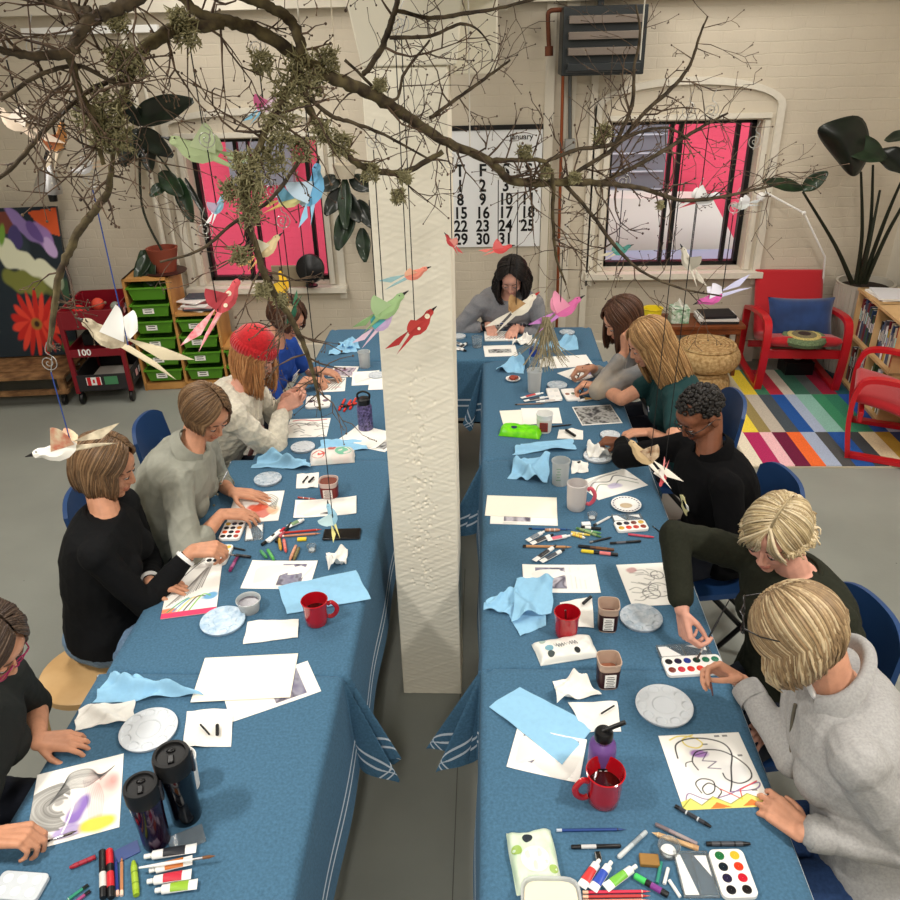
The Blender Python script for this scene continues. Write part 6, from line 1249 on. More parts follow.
    # --- face details
    for sg in (-1, 1):
        q = MB(); q.ball((0, 0, 0), (.0115, .0112, .0100), 0, HM @ Matrix.Translation((sg*.030, .0735, .0015)), 14, 9)
        q.ball((0, 0, 0), (.0052, .003, .0052), 1, HM @ Matrix.Translation((sg*.030, .0842, -.0012)), 10, 6); e = q.build('eye', [WHITE, K((50, 38, 30))], t); PO(e)
        q = MB(); P8_ = [HM @ V((sg*(.030+.0155*cos(a)), .0765+.0088*sin(a), .0035-.0030*sin(a)*1.0)) for a in [pi*k/8 for k in range(9)]]
        q.tube(P8_, [.0008, .0011, .0014, .0016, .0016, .0016, .0014, .0011, .0008], 6); q.build('eyelid_line', K((60, 40, 34)), t); PO([c for c in t.children if c.name.startswith('eyelid_line')][-1])
        q = MB(); q.ball((0, 0, 0), (.0135, .0118, .0088), 0, HM @ Matrix.Translation((sg*.030, .0732, .0070)), 14, 9); e = q.build('eyelid', sk, t); PO(e)
        q = MB(); q.tube([HM @ V((sg*x, y, z)) for x, y, z in ((.013, .0835, .0215), (.026, .0830, .0265), (.038, .076, .0255), (.047, .066, .0205))], [.0018, .0030, .0026, .0012], 6, flat=1.); e = q.build('eyebrow', K(brow, .8), t); PO(e)
    # --- clothes
    if top:
        b = MB(); g = .012*bulk; torso(b, g, 1.02, tmin)
        for k, sg in (('L', -1), ('R', 1)):
            cap(b, sh[k]-r*sg*.05, sh[k], .062*s, .060*s*bulk, 2); u = (el[k]-sh[k])
            if sleeve >= 1:
                cap(b, sh[k], el[k], .057*s*bulk, .048*s*bulk); e2 = el[k]+(wrp[k]-el[k])*(min(sleeve, 2)-1); rr = (.046+(.0345-.046)*(min(sleeve, 2)-1))*s*bulk; cap(b, el[k], el[k]+(e2-el[k])*.93, .049*s*bulk, rr, 5)
            else: cap(b, sh[k], sh[k]+u*sleeve, .058*s*bulk, .054*s*bulk)
        me = remeshed(b, topvox or max(vox, .006), 4, .6); wrinkle(me, wr, wf, seed)
        mesh_obj(top[0], me, top[1], t)
        if sleeve > 1 and cuff:
            for k in 'LR':
                e2 = el[k]+(wrp[k]-el[k])*(sleeve-1); u = (wrp[k]-el[k]).normalized(); rr = (.046+(.0345-.046)*(sleeve-1))*s*bulk; q = MB(); q.tube([e2-u*cuff[0], e2-u*(cuff[0]*.5), e2, e2+u*.003, e2-u*.01], [rr*1.06, rr*1.10, rr*1.06, rr*.9, rr*.8], 20, cap=False); e = q.build('sleeve_cuff', cuff[1], t); PO(e)
    tr = trousers or mat('dark_trousers', (30, 34, 46), .85)
    if legs:
        b = MB(); b.ball(P-V((0, 0, .0)), (.17*s, .17*s, .10)); 
        for sg in (-1, 1):
            kn = P+f*.40*s+r*sg*.10+V((0, 0, -.02)); kn.z = max(.46, P.z-.03); an = V((kn.x, kn.y, .10))+f*.02
            cap(b, P+r*sg*.085, kn, .088*s, .066*s, 6); cap(b, kn, an, .064*s, .052*s, 5)
        me = remeshed(b, .009, 4, .6); wrinkle(me, .004, 26, seed+5); mesh_obj('trousers', me, tr, t)
        for sg in (-1, 1):
            kn = P+f*.40*s+r*sg*.10; q = MB(); M = Matrix.Translation((kn.x+f.x*.08, kn.y+f.y*.08, .0)) @ Matrix.Rotation(radians(yaw-90), 4, 'Z')
            q.sheet(lambda u, v: (.044*cos(2*pi*u)*(1-.25*abs(2*v-1)**3) if v > -1 else 0, -.12+.26*v, .045+.043*sin(2*pi*u)*(1-.35*v)), 16, 12, 0, M); q.ball((0, .14, .035), (.035, .03, .032), 0, M).ball((0, -.115, .045), (.04, .03, .043), 0, M); e = q.build('shoe', BLACK, t); PO(e)
    if hair: hair_build(t, HM, hair, seed, PO, s)
    if collar:
        kind, cm = collar; q = MB(); base = N+up*.0
        if kind == 'crew':
            pts = [base-up*.012+r*(.070*s*cos(a))+ff*(.064*s*sin(a)-.012)+up*(-.018*sin(a)) for a in [2*pi*k/24 for k in range(25)]]; q.tube(pts, .0085, 8, flat=.8, cap=False)
        elif kind == 'stand':
            def fn(u, v): a = radians(70+40-0)+radians(320)*u-radians(0); a = radians(110)+radians(320)*u; return base-up*(.02-.065*v)+r*((.072+.018*v)*s*cos(a))+ff*((.066+.02*v)*s*sin(a)-.010)+up*(-.022*sin(a)*(1-v*.3))
            q.sheet(fn, 30, 5, thick=.006)
        elif kind == 'shirt':
            def fn(u, v): a = radians(115)+radians(310)*u; w = (.064+.030*v)*s; return base+up*(.038-.06*v)+r*(w*1.04*cos(a))+ff*((w*.92)*sin(a)-.012)+up*(-.035*sin(a)*(.6+.8*v))
            q.sheet(fn, 30, 6, thick=.004)
        e = q.build('collar', cm, t); PO(e)
    if glasses:
        q = MB(); M = HM @ (glasses[1] if len(glasses) > 1 else Matrix.Identity(4)); c = K(glasses[0], .3)
        for sg in (-1, 1):
            q.tube([M @ V((sg*.033+.025*cos(a), .094-.006*abs(cos(a)), -.002+.019*sin(a))) for a in [2*pi*k/18 for k in range(19)]], .0019, 6, cap=False)
            q.tube([M @ V(x) for x in ((sg*.058, .088, .004), (sg*.076, .05, .004), (sg*.080, -.01, .002), (sg*.078, -.03, -.02))], .0018, 6)
        q.tube([M @ V(x) for x in ((-.009, .095, .002), (0, .099, .004), (.009, .095, .002))], .0018, 6); e = q.build('glasses', c, t); PO(e)
    t['_'] = 0; del t['_']
    return dict(t=t, N=N, r=r, f=ff, up=up, sh=sh, el=el, w=wrp, HM=HM, tL=tL, tR=tR, PO=PO, s=s, bulk=bulk, P=P)
def hair_build(t, HM, h, seed, PO, s):
    rg = random.Random(seed*7+1); style = h['style']; mc = [sum(c[i] for c in h['c'])/len(h['c']) for i in range(3)]; h['c'] = [tuple(int(mc[i]+(c[i]-mc[i])*.6) for i in range(3)) for c in h['c']]; mats = [mat('hair_%d_%d_%d' % c, c, .5, noise=.12, nscale=60, spec=.4) for c in h['c']]
    b = MB(); vol = h.get('vol', .008)
    if style == 'curly':
        for i in range(520):
            a = rg.uniform(0, 2*pi); z = rg.uniform(-.35, 1); q = sqrt(1-z*z); d = V((q*cos(a), q*sin(a), z))
            if d.y > .35 and d.z < .52: continue
            if abs(d.x) > .55 and d.z < .0 and d.y > -.1: continue
            p = V((0, -.016, .030))+V((d.x*.078, d.y*.096, d.z*.088)); b.ball((0, 0, 0), rg.uniform(.006, .0105), rg.randrange(len(mats)), HM @ Matrix.Translation(p), 7, 5)
        b.ball((0, 0, 0), (.076, .088, .082), 0, HM @ Matrix.Translation((0, -.024, .034)), 24, 16)
    else:
        if not h.get('nocap'): b.ball((0, 0, 0), (.0765+vol*.3, .090, .0835+vol*.3), 0, HM @ Matrix.Translation((0, -.024, .034)), 28, 18)
        n = h.get('n', 330); A = radians(h.get('amax', 128)); Lh = h['len']; px = h.get('part', .012); R = V((.079+vol, .096+vol, .088+vol*.8)); C0 = V((0, -.016, .030))
        gdir = (HM.inverted().to_3x3() @ V(h.get('fall', (0, 0, -1)))).normalized(); gdir = (gdir*h.get('grav', .6)+V((0, 0, -1))*(1-h.get('grav', .6))).normalized()
        for i in range(n):
            a = rg.uniform(-1, 1)*A; fr = abs(a)/A; lay = rg.uniform(0, 1); y0 = -.055+.125*fr**1.4 if h.get('ctr', True) else .0
            S = V((px+.004*(1 if a > 0 else -1), y0, .08)); S = V((S.x/R.x, (S.y)/R.y, 0)); S.z = sqrt(max(.05, 1-S.x**2-S.y**2)); E = V((sin(a), -cos(a), -.05-.12*(1-fr)+h.get('rim', 0))).normalized()
            st = rg.uniform(0, .55)*(lay > .35); pts = []; rr = []; k1 = 8; ro = 1+.055*lay; om = math.acos(max(-1, min(1, S.normalized().dot(E))))
            for k in range(k1+1):
                tt = st+(1-st)*k/k1; q = (S.normalized()*sin((1-tt)*om)+E*sin(tt*om))/max(sin(om), 1e-4); pts.append(C0+V((q.x*R.x, q.y*R.y, q.z*R.z))*(ro+.03*sin(a*6+seed+tt*2.5)*tt+.018*sin(a*17+seed*2)*tt))
            p = pts[-1].copy(); L = Lh*(1-.25*rg.random()*h.get('rag', .6))*(1-h.get('frontshort', .15)*fr); m = h.get('seg', 7); out = V((E.x, E.y, 0)).normalized(); wv = rg.uniform(0, 6)
            for k in range(1, m+1):
                tt = k/m; fl = sin(a*9+seed)*.10*(1 if lay > .4 else .4); d = gdir*(L/m)+V((-out.y, out.x, 0))*(L/m)*fl*sin(tt*4)*2+out*(L/m)*(h.get('puff', .18)*(1-2.0*tt)-h.get('curl', .35)*tt*tt)+V((rg.uniform(-1, 1), rg.uniform(-1, 1), 0))*h.get('mess', .0015)
                if h.get('wave'): d += out*h['wave']*sin(tt*9+wv)
                p = p+d; q = p-V((0, -.014, .0)); e = V((q.x/.074, q.y/.088, q.z/.11))
                if e.length < 1 and p.z > -.1: q = V((e.x, e.y, e.z)).normalized(); p = V((q.x*.074, q.y*.088-.014, q.z*.11))
                pts.append(p.copy())
            w0 = h.get('w', .0085)*rg.uniform(.7, 1.2); N_ = len(pts); rr = [w0*(.55+.45*sin(pi*min(.5, k/N_*1.6)))*(1 if k < N_-3 else (N_-k)/3.6+.05) for k in range(N_)]
            b.tube([HM @ q for q in pts], [x*s for x in rr], 6, rg.randrange(len(mats)), flat=.55)
        if h.get('fringe'):
            for i in range(70):
                x = rg.uniform(-.05, .05); sg = 1 if x > px else -1; sw = h['fringe']; P0 = V((px, .055, .108)); P1 = V((px+(x-px)*.5+sg*.012, .088, .082)); P2 = V((x+sg*.012*sw, .094, .050)); P3 = V((x+sg*.030*sw, .086, .022-.02*rg.random()))
                b.tube([HM @ V(q) for q in spline([P0, P1, P2, P3], 3)], [.005*k for k in (.8, 1, 1, 1, 1, 1, .9, .7, .5, .2)], 6, rg.randrange(len(mats)), flat=.5)
    e = b.build('hair', mats, t, ang=180); PO(e)
def vt(c, sc=1): return V(c)*sc
def brush(A, d, L, label, c=(20, 18, 20)):      # a held paintbrush: point A is the grip, d towards the tip
    A = V(A); d = V(d).normalized(); t = thing('paintbrush', label, 'paintbrush', A); X = d.to_track_quat('X', 'Z').to_euler(); t.rotation_euler = X
    MB().tube([(-L*.62, 0, 0), (-L*.2, 0, 0), (L*.12, 0, 0)], [.0016, .0034, .0026], 8).build('brush_handle', K(c), t); MB().tube([(L*.11, 0, 0), (L*.24, 0, 0)], [.0027, .003], 8).build('ferrule', STEEL, t); MB().tube([(L*.24, 0, 0), (L*.32, 0, 0), (L*.38, 0, 0)], [.0032, .0036, .0004], 8).build('bristles', K((60, 44, 34)), t); return t
def on_chest(p, lateral, height, fwd, M0=0):     # a spot on the front of the torso
    return p['N']-p['up']*height+p['r']*lateral+p['f']*fwd
def badge(p, lateral, height, fwd, label, txt=True, w=.055, shape='box'):
    c = on_chest(p, lateral, height, fwd); M = mtx(c, -p['r'], p['f'], p['up']); b = MB(); M = mtx(c, p['r']*-1, p['up'], p['f'])
    b.box((0, 0, 0), (w, w*.66, .003), 0, M); b.box((0, w*.24, .0018), (w, w*.18, .001), 1, M)
    for k in range(3): b.box((-w*.2+w*.2*k, -w*.05, .002), (w*.12, w*.2, .001), 2, M)
    e = b.build('name_badge', [WHITE, K((40, 80, 170)), K((70, 70, 80))], p['t'], smooth=False); p['PO'](e); e['label'] = label; return e
_t0 = _t.time()
# P11 -------------------------------------------------------------------------
M_GREYS = mat('grey_sweatshirt', (160, 159, 158), .9, noise=.10, nscale=160, bump=.35, bscale=500)
M_DENIM = mat('denim', (40, 66, 110), .85, noise=.15, nscale=120, bump=.4, bscale=700); M_DENIML = mat('denim_light', (112, 140, 170), .85, noise=.18, nscale=90, bump=.4, bscale=700)
BL = [(176, 152, 114), (138, 112, 80), (212, 194, 160), (112, 88, 62)]
p = person('blonde woman in a light grey half zip sweatshirt with glasses on her head', at(832, 682, 1.06), (1.03, 1.38, .54), 176, at(799, 634, 1.19), 163, 46,
    at(803, 832, .785), at(742, 682, .86), dict(d=(-.55, .8, -.05), n=(-.3, -.3, 1)), dict(d=(-.75, .25, .35), n=(.1, .8, .5)), 'rest', 'hold', 'fair', (206, 150, 122),
    ('sweatshirt', M_GREYS), 1.94, 1.12, dict(style='long', len=.11, c=BL, amax=150, part=.02, vol=.014, puff=.25, curl=.55, n=950, frontshort=-.25, mess=.004, w=.0050), lel=at(898, 838, .80), rel=at(782, 716, .86), vox=.004, trousers=M_DENIM, seed=1, size=1.0, wr=.0060, wf=17, cuff=(.05, M_GREYS), topvox=.005,
    glasses=((26, 22, 22), T(0, -.016, .035) @ T(rx=radians(44)) @ T(0, .030, 0) @ Matrix.Diagonal((1.14, 1, 1.1, 1))))
q = MB(); N, r_, f_, u_ = p['N'], p['r'], p['f'], p['up']
def fnc(u, v): a = radians(128)+radians(284)*u; w = .074+.030*v; return N-u_*(.030-.066*(1-(v-.3)**2*1.2))+r_*(w*cos(a))+f_*(w*.95*sin(a)-.010)+u_*(-.050*sin(a)*(.5+.9*v))
e = MB().sheet(fnc, 36, 8, thick=.006).build('collar', M_GREYS, p['t']); p['PO'](e)
q = MB(); zp = [N-u_*(.04+.026*k)+f_*(.098+.011*k-.0007*k*k) for k in range(8)]; q.tube(zp, .0045, 6, 0); q.box(zp[-1]-u_*.012+f_*.006, (.008, .008, .022), 0); e = q.build('zip', mat('zip_metal', (120, 112, 96), .4, .8), p['t']); p['PO'](e); e['label'] = 'brass coloured zip'
q = MB(); q.ball((0, 0, 0), (.05, .012, .05), 0, mtx(N-u_*.030+f_*.052, r_, f_, u_)); e = q.build('undershirt', WHITE, p['t']); p['PO'](e); e['label'] = 'white undershirt showing at the neckline'
tp = (p['tR'][0]+p['tR'][1])/2; brush(tp, at(706, 658, .77)-tp, .20, 'dark paintbrush held by the woman in the grey sweatshirt', (70, 30, 36))
# P10 -------------------------------------------------------------------------
M_OLIVE = mat('olive_knit', (38, 40, 31), .9, noise=.12, nscale=100, bump=.35, bscale=400, spec=.2)
PB = [(204, 186, 148), (174, 152, 112), (224, 210, 180), (142, 120, 86)]
p = person('woman with short blonde hair in a dark olive sweater painting at the middle right', at(795, 568, 1.02), (1.02, 2.0, .54), 205, at(776, 535, 1.16), 226, 24,
    (.92, 1.80, .60), at(682, 610, .88), dict(d=(-.9, -.3, -.1)), dict(d=(.1, -.55, -.75), n=(-.9, -.1, .2)), 'rest', 'hold', 'fairpink', (214, 158, 138),
    ('sweater', M_OLIVE), 1.9, 1.08, dict(style='long', len=.026, c=PB, amax=134, part=-.015, vol=.009, puff=.1, curl=.4, n=900, fringe=1., w=.0050, rag=1.2, mess=.007), lpole=(.4, -.8, -1), rel=at(661, 566, .98), vox=.004, seed=2, wr=.005, wf=18, collar=('crew', M_OLIVE), topvox=.0055)
tp = (p['tR'][0]+p['tR'][1])/2; brush(tp, at(696, 661, .765)-tp, .22, 'black paintbrush held upright by the woman in the olive sweater')
# P9 --------------------------------------------------------------------------
M_BLK = mat('black_knit', (10, 10, 12), .95, spec=.15, bump=.3, bscale=300)
p = person('woman with short dark curly hair and glasses in a black collared sweater', at(708, 452, 1.01), (1.0, 2.86, .54), 190, at(700, 414, 1.16), 205, 36,
    (.84, 2.72, .66), at(622, 442, .81), dict(d=(-.9, .1, -.2)), dict(d=(-1, .2, .0), n=(0, 0, 1)), 'rest', 'hold', 'deep', (122, 76, 54),
    ('sweater', M_BLK), 1.88, 1.12, dict(style='curly', c=[(24, 20, 19), (38, 32, 29), (16, 14, 14)]), lpole=(.2, -.8, -1), rel=at(652, 446, .88), vox=.005, seed=3, wr=.004, wf=18, collar=('shirt', M_BLK), glasses=((30, 26, 26),), brow=(30, 24, 22))
q = MB(); c = on_chest(p, -.07, .17, .145); M = mtx(c, p['r']*-1, p['up'], p['f']); q.prism([(.045*cos(a)*(.5 if k % 2 else 1), .05*sin(a)) for k, a in enumerate([2*pi*k/10 for k in range(10)])], 0, .003, 0, M); q.box((.035, .012, .002), (.022, .02, .003), 1, M); e = q.build('name_badge', [K((236, 228, 170)), WHITE], p['t'], smooth=False); p['PO'](e); e['label'] = 'pale yellow sticker badge'
tp = (p['tR'][0]+p['tR'][1])/2; brush(tp, V((-.3, .3, .4)), .10, 'dark pencil stub in the hand of the woman in black')
# P8 --------------------------------------------------------------------------
M_TEAL = mat('dark_teal_jersey', (16, 54, 56), .9, bump=.2, bscale=300)
DB = [(176, 138, 92), (150, 112, 70), (196, 160, 112), (122, 90, 58)]
p = person('woman with long blonde hair in a dark teal T-shirt', at(672, 376, 1.0), (1.02, 3.66, .53), 175, at(648, 343, 1.16), 190, 26,
    at(650, 432, .78), at(598, 386, .82), dict(d=(-1, .1, -.1)), dict(d=(-1, .15, .1), n=(0, 0, 1)), 'rest', 'hold', 'fair', (206, 150, 122),
    ('t_shirt', M_TEAL), .55, 1.0, dict(style='long', len=.30, c=DB, amax=140, part=.01, vol=.012, fall=(.55, -.12, -1), puff=.05, curl=.02, n=750, w=.0056, grav=.9, rag=.8), lel=at(676, 440, .84), rel=at(634, 402, .86), vox=.0055, seed=4, collar=('crew', M_TEAL))
badge(p, -.06, .15, .135, 'white name badge with a blue edge')
tp = (p['tR'][0]+p['tR'][1])/2; brush(tp, V((-.2, .1, -.5)), .16, 'thin paintbrush held by the woman in the teal T-shirt')
w = p['w']['R']; d = (p['el']['R']-w).normalized(); q = MB(); q.tube([w+d*.012, w+d*.026], [.0265, .027], 20, cap=False); e = q.build('bracelet', BLACK, p['t']); p['PO'](e); e['label'] = 'black wrist band'
# P7 --------------------------------------------------------------------------
M_BEIGE = mat('beige_grey_fleece', (172, 160, 144), .9, c2=(118, 122, 128), nscale=6, bump=.4, bscale=200)
DKB = [(74, 46, 32), (54, 34, 24), (96, 62, 42)]
p = person('woman with brown hair in a beige and grey jacket, head propped on her hand', at(640, 350, .99), (1.06, 4.12, .53), 180, at(622, 320, 1.15), 195, 30,
    at(625, 352, 1.02), at(592, 368, .82), dict(d=(-.1, .1, 1), n=(-.9, -.3, 0)), dict(d=(-1, -.05, -.05)), 'hold', 'hold', 'fair', (206, 150, 122),
    ('jacket', M_BEIGE), 1.85, 1.05, dict(style='long', len=.20, c=DKB, amax=140, part=.0, vol=.012, puff=.1, curl=.1, n=560, w=.0062, grav=.8), lpole=(-.2, -.5, -1), rpole=(.1, .4, -1), vox=.006, seed=5)
tp = (p['tR'][0]+p['tR'][1])/2; brush(tp, V((-.2, -.1, -.5)), .14, 'thin paintbrush held by the woman in the beige jacket')
# P6 --------------------------------------------------------------------------
M_HEATH = mat('heather_grey', (134, 134, 138), .9, noise=.08, nscale=150, bump=.3, bscale=300)
BK = [(26, 20, 18), (38, 28, 24), (18, 14, 14)]
p = person('woman with long dark hair in a grey sweatshirt at the head of the tables', at(507, 296, 1.0), (.16, 5.42, .53), -90, at(512, 277, 1.14), -100, 36,
    at(516, 327, .80), at(489, 325, .80), dict(d=(-.3, -1, -.1)), dict(d=(.2, -1, -.1)), 'rest', 'hold', 'fairpink', (214, 158, 138),
    ('sweatshirt', M_HEATH), 1.72, 1.06, dict(style='long', len=.22, c=BK, amax=128, part=.0, vol=.014, puff=.55, curl=.05, n=700, w=.0058, grav=.7, wave=.008), lpole=(1, .2, -.8), rpole=(-1, .2, -.8), vox=.006, seed=6, collar=('crew', M_HEATH), cuff=(.03, M_HEATH))
badge(p, .05, .13, .14, 'white and blue name badge', w=.09)
q = MB(); q.text('CSUM', .075, 0, mtx(on_chest(p, -.05, .115, .155), p['r']*-1, p['up'], p['f']), bold=.02); e = q.build('chest_lettering', K((36, 44, 60)), p['t'], smooth=False); p['PO'](e)
tp = (p['tR'][0]+p['tR'][1])/2; brush(tp, V((.3, -.2, -.4)), .14, 'pencil held by the woman at the head of the tables')
w = p['w']['R']; d = (p['el']['R']-w).normalized(); q = MB(); q.tube([w+d*.02, w+d*.045], [.030, .031], 18, cap=False); e = q.build('watch', BLACK, p['t']); p['PO'](e); e['label'] = 'black wrist watch'
# P5 --------------------------------------------------------------------------
M_ROYAL = mat('royal_blue_jersey', (24, 66, 150), .85, bump=.2, bscale=300)
p = person('person in a royal blue T-shirt with dark hair at the far left', at(276, 345, 1.0), (-1.40, 4.22, .53), -8, at(287, 318, 1.15), -25, 34,
    at(318, 370, .81), at(306, 380, .81), dict(d=(1, -.2, -.1)), dict(d=(1, .1, -.1)), 'rest', 'hold', 'fair', (206, 150, 122),
    ('t_shirt', M_ROYAL), .6, 1.06, dict(style='long', len=.07, c=DKB, amax=140, part=.0, vol=.012, n=520, w=.0062), lpole=(-.2, .8, -1), rpole=(-.2, -.6, -1), vox=.006, seed=7, collar=('crew', M_ROYAL), glasses=((40, 30, 30),))
q = MB(); M = mtx(on_chest(p, -.02, .16, .155), p['r']*-1, p['up'], p['f'])
for k in range(3): q.box((0, .03-.025*k, 0), (.10-.02*k, .010, .002), 0, M)
e = q.build('chest_print', WHITE, p['t'], smooth=False); p['PO'](e)
# P4 --------------------------------------------------------------------------
M_CREAM = mat('cream_cable_knit', (206, 200, 184), .95, noise=.10, nscale=70, bump=1.0, bscale=90, sheen=.3)
SB = [(166, 112, 68), (186, 132, 84), (140, 92, 54), (200, 150, 102)]
p = person('woman in a bright red beanie and a cream cable knit cardigan', at(243, 388, 1.0), (-1.44, 3.46, .53), 4, at(255, 356, 1.15), -12, 30,
    at(285, 398, .90), at(282, 408, .88), dict(d=(.8, .1, .35), n=(.1, .9, .4)), dict(d=(.8, .15, .4), n=(.1, -.9, .4)), 'hold', 'hold', 'fairpink', (214, 158, 138),
    ('cardigan', M_CREAM), 1.85, 1.16, dict(style='long', len=.24, c=SB, amax=140, part=.0, vol=.010, puff=.2, curl=.1, n=700, w=.0058, grav=.8, wave=.006), lpole=(0, .5, -1), rel=at(246, 447, .80), vox=.005, seed=8, wr=.007, wf=30, trousers=mat('navy_trousers', (24, 30, 46), .85), topvox=.0055)
q = MB(); HMp = p['HM']
q.ball((0, 0, 0), (.090, .108, .104), 0, HMp @ Matrix.Translation((0, -.022, .058)), 36, 22); 
q2 = MB()
for v_, g_ in ((0, 0),):
    def fb(u, v):
        a = 2*pi*u; rib = .0018*sin(a*44); w = .0115*sin(pi*v)**.6
        return HMp @ V(((.089+w+rib)*cos(a), (.107+w+rib)*sin(a)-.022, .022+.062*v+.012*sin(a)))
    q2.sheet(fb, 132, 8, thick=.004)
e = q.build('beanie', mat('red_knit', (186, 16, 28), .9, noise=.15, nscale=70, bump=.9, bscale=150, sheen=.4), p['t']); p['PO'](e); e['label'] = 'bright red knitted beanie'
e2 = q2.build('beanie_fold', mat('red_knit', (186, 16, 28), .9), e); e2.matrix_parent_inverse = (Matrix.Translation(-V(p['t'].location))).inverted() @ Matrix.Identity(4) @ Matrix.Translation(-V(p['t'].location)) if False else Matrix.Identity(4)
q = MB(); c = on_chest(p, .0, .13, .165); q.sheet(lambda u, v: mtx(c, p['r'], p['up'], p['f']) @ V(((u-.5)*.07*(1-.5*v), -.02-.16*(1-v)+.0, -.02+.02*sin(pi*u))), 10, 10, thick=.004); e = q.build('inner_top', mat('rose_print', (168, 92, 92), .85, c2=(210, 170, 160), nscale=60), p['t']); p['PO'](e)
# P3 --------------------------------------------------------------------------
M_SAGE = mat('sage_linen', (148, 149, 138), .9, noise=.08, nscale=24, bump=.3, bscale=400)
GB = [(122, 92, 64), (92, 68, 46), (150, 120, 88), (78, 60, 44)]
p = person('woman in a grey green collared shirt with rolled sleeves and short brown hair', at(193, 450, 1.045), (-1.48, 2.80, .54), 2, at(206, 414, 1.17), -30, 34,
    at(232, 492, .79), at(222, 514, .81), dict(d=(1, -.05, -.1)), dict(d=(1, .15, -.1)), 'flat', 'rest', 'fairtan', (200, 144, 114),
    ('shirt', M_SAGE), 1.45, 1.14, dict(style='long', len=.075, c=GB, amax=135, part=-.01, vol=.010, puff=.1, curl=.5, n=850, w=.0050, rag=.8), lpole=(-.1, .5, -1), rel=at(172, 542, .84), vox=.0042, seed=9, wr=.007, wf=18, collar=('shirt', M_SAGE), cuff=(.06, M_SAGE), topvox=.0052)
badge(p, -.09, .13, .155, 'white and blue name badge', w=.06)
q = MB()
for k in range(5): q.ball(on_chest(p, .0, .10+.06*k, .155+.006*k), .0055)
e = q.build('shirt_buttons', K((110, 106, 92)), p['t']); p['PO'](e)
# P2 --------------------------------------------------------------------------
M_CHARK = mat('charcoal_knit', (17, 18, 20), .92, noise=.1, nscale=90, bump=.3, bscale=400, spec=.2)
p = person('woman in a black long sleeved sweater and jeans on a birch stool', at(107, 512, 1.055), (-1.43, 2.27, .55), 6, at(107, 467, 1.19), 4, 22,
    at(150, 584, .79), at(192, 551, .87), dict(d=(1, .15, -.15)), dict(d=(1, .1, .05), n=(0, -.3, 1)), 'rest', 'hold', 'fairtan', (200, 144, 114),
    ('sweater', M_CHARK), 1.88, .98, dict(style='long', len=.135, c=GB, amax=130, part=.0, vol=.012, puff=.15, curl=.35, n=900, w=.0050, rag=.5), lpole=(-.1, .5, -1), rel=at(133, 582, .84), vox=.004, tmin=-.0, seed=10, wr=.0045, wf=16, trousers=M_DENIML, collar=('crew', M_CHARK), cuff=(.012, WHITE), topvox=.0052)
tp = (p['tR'][0]+p['tR'][1])/2; brush(tp, V((.7, .25, -.35)), .17, 'paintbrush held by the woman in the black sweater')
q = MB(); q.sheet(lambda u, v: p['P']+V((.135*cos(2*pi*u), .155*sin(2*pi*u), .03-.03*v)), 30, 3, thick=.004); e = q.build('undershirt_hem', WHITE, p['t']); p['PO'](e); e['label'] = 'white undershirt hem'
# P1 --------------------------------------------------------------------------
M_DGREY = mat('dark_grey_jersey', (36, 39, 38), .9, spec=.2, bump=.25, bscale=300)
p = person('person with short brown hair and magenta glasses at the left edge, painting a wave', at(-30, 712, 1.02), (-1.58, 1.42, .54), 2, at(-17, 645, 1.19), -6, 38,
    at(38, 741, .785), at(-10, 838, .815), dict(d=(1, .12, -.08)), dict(d=(1, .12, .02), n=(-.1, .1, 1)), 'rest', 'hold', 'fairtan', (200, 144, 114),
    ('t_shirt', M_DGREY), 1.05, 1.12, dict(style='long', len=.04, c=[(70, 54, 44), (92, 74, 60), (54, 42, 36)], amax=138, part=.0, vol=.010, puff=.05, curl=.4, n=850, w=.005, rag=1.2, mess=.003), lpole=(-.1, .4, -1), rpole=(-.2, -.6, -1), vox=.004, seed=11, wr=.005, wf=18, glasses=((150, 20, 80),))
tp = (p['tR'][0]+p['tR'][1])/2; brush(tp, at(68, 834, .760)-tp, .24, 'black paintbrush over the wave painting held at the left edge')
for (x, y, ro, lb) in ((1.03, 2.86, radians(98), 'blue plastic folding chair under the woman in black'), (1.05, 3.70, radians(90), 'blue plastic folding chair under the woman in the teal T-shirt'), (1.03, 2.01, radians(100), 'blue plastic folding chair under the woman in the olive sweater'), (1.05, 1.38, radians(88), 'blue plastic folding chair under the woman in the grey sweatshirt'),
        (-1.50, 2.80, radians(-90), 'blue plastic folding chair under the woman in the grey green shirt'), (-1.48, 3.46, radians(-88), 'blue plastic folding chair under the woman with the red beanie')): fchair(x, y, ro, lb)
print('PEOPLE', _t.time()-_t0)
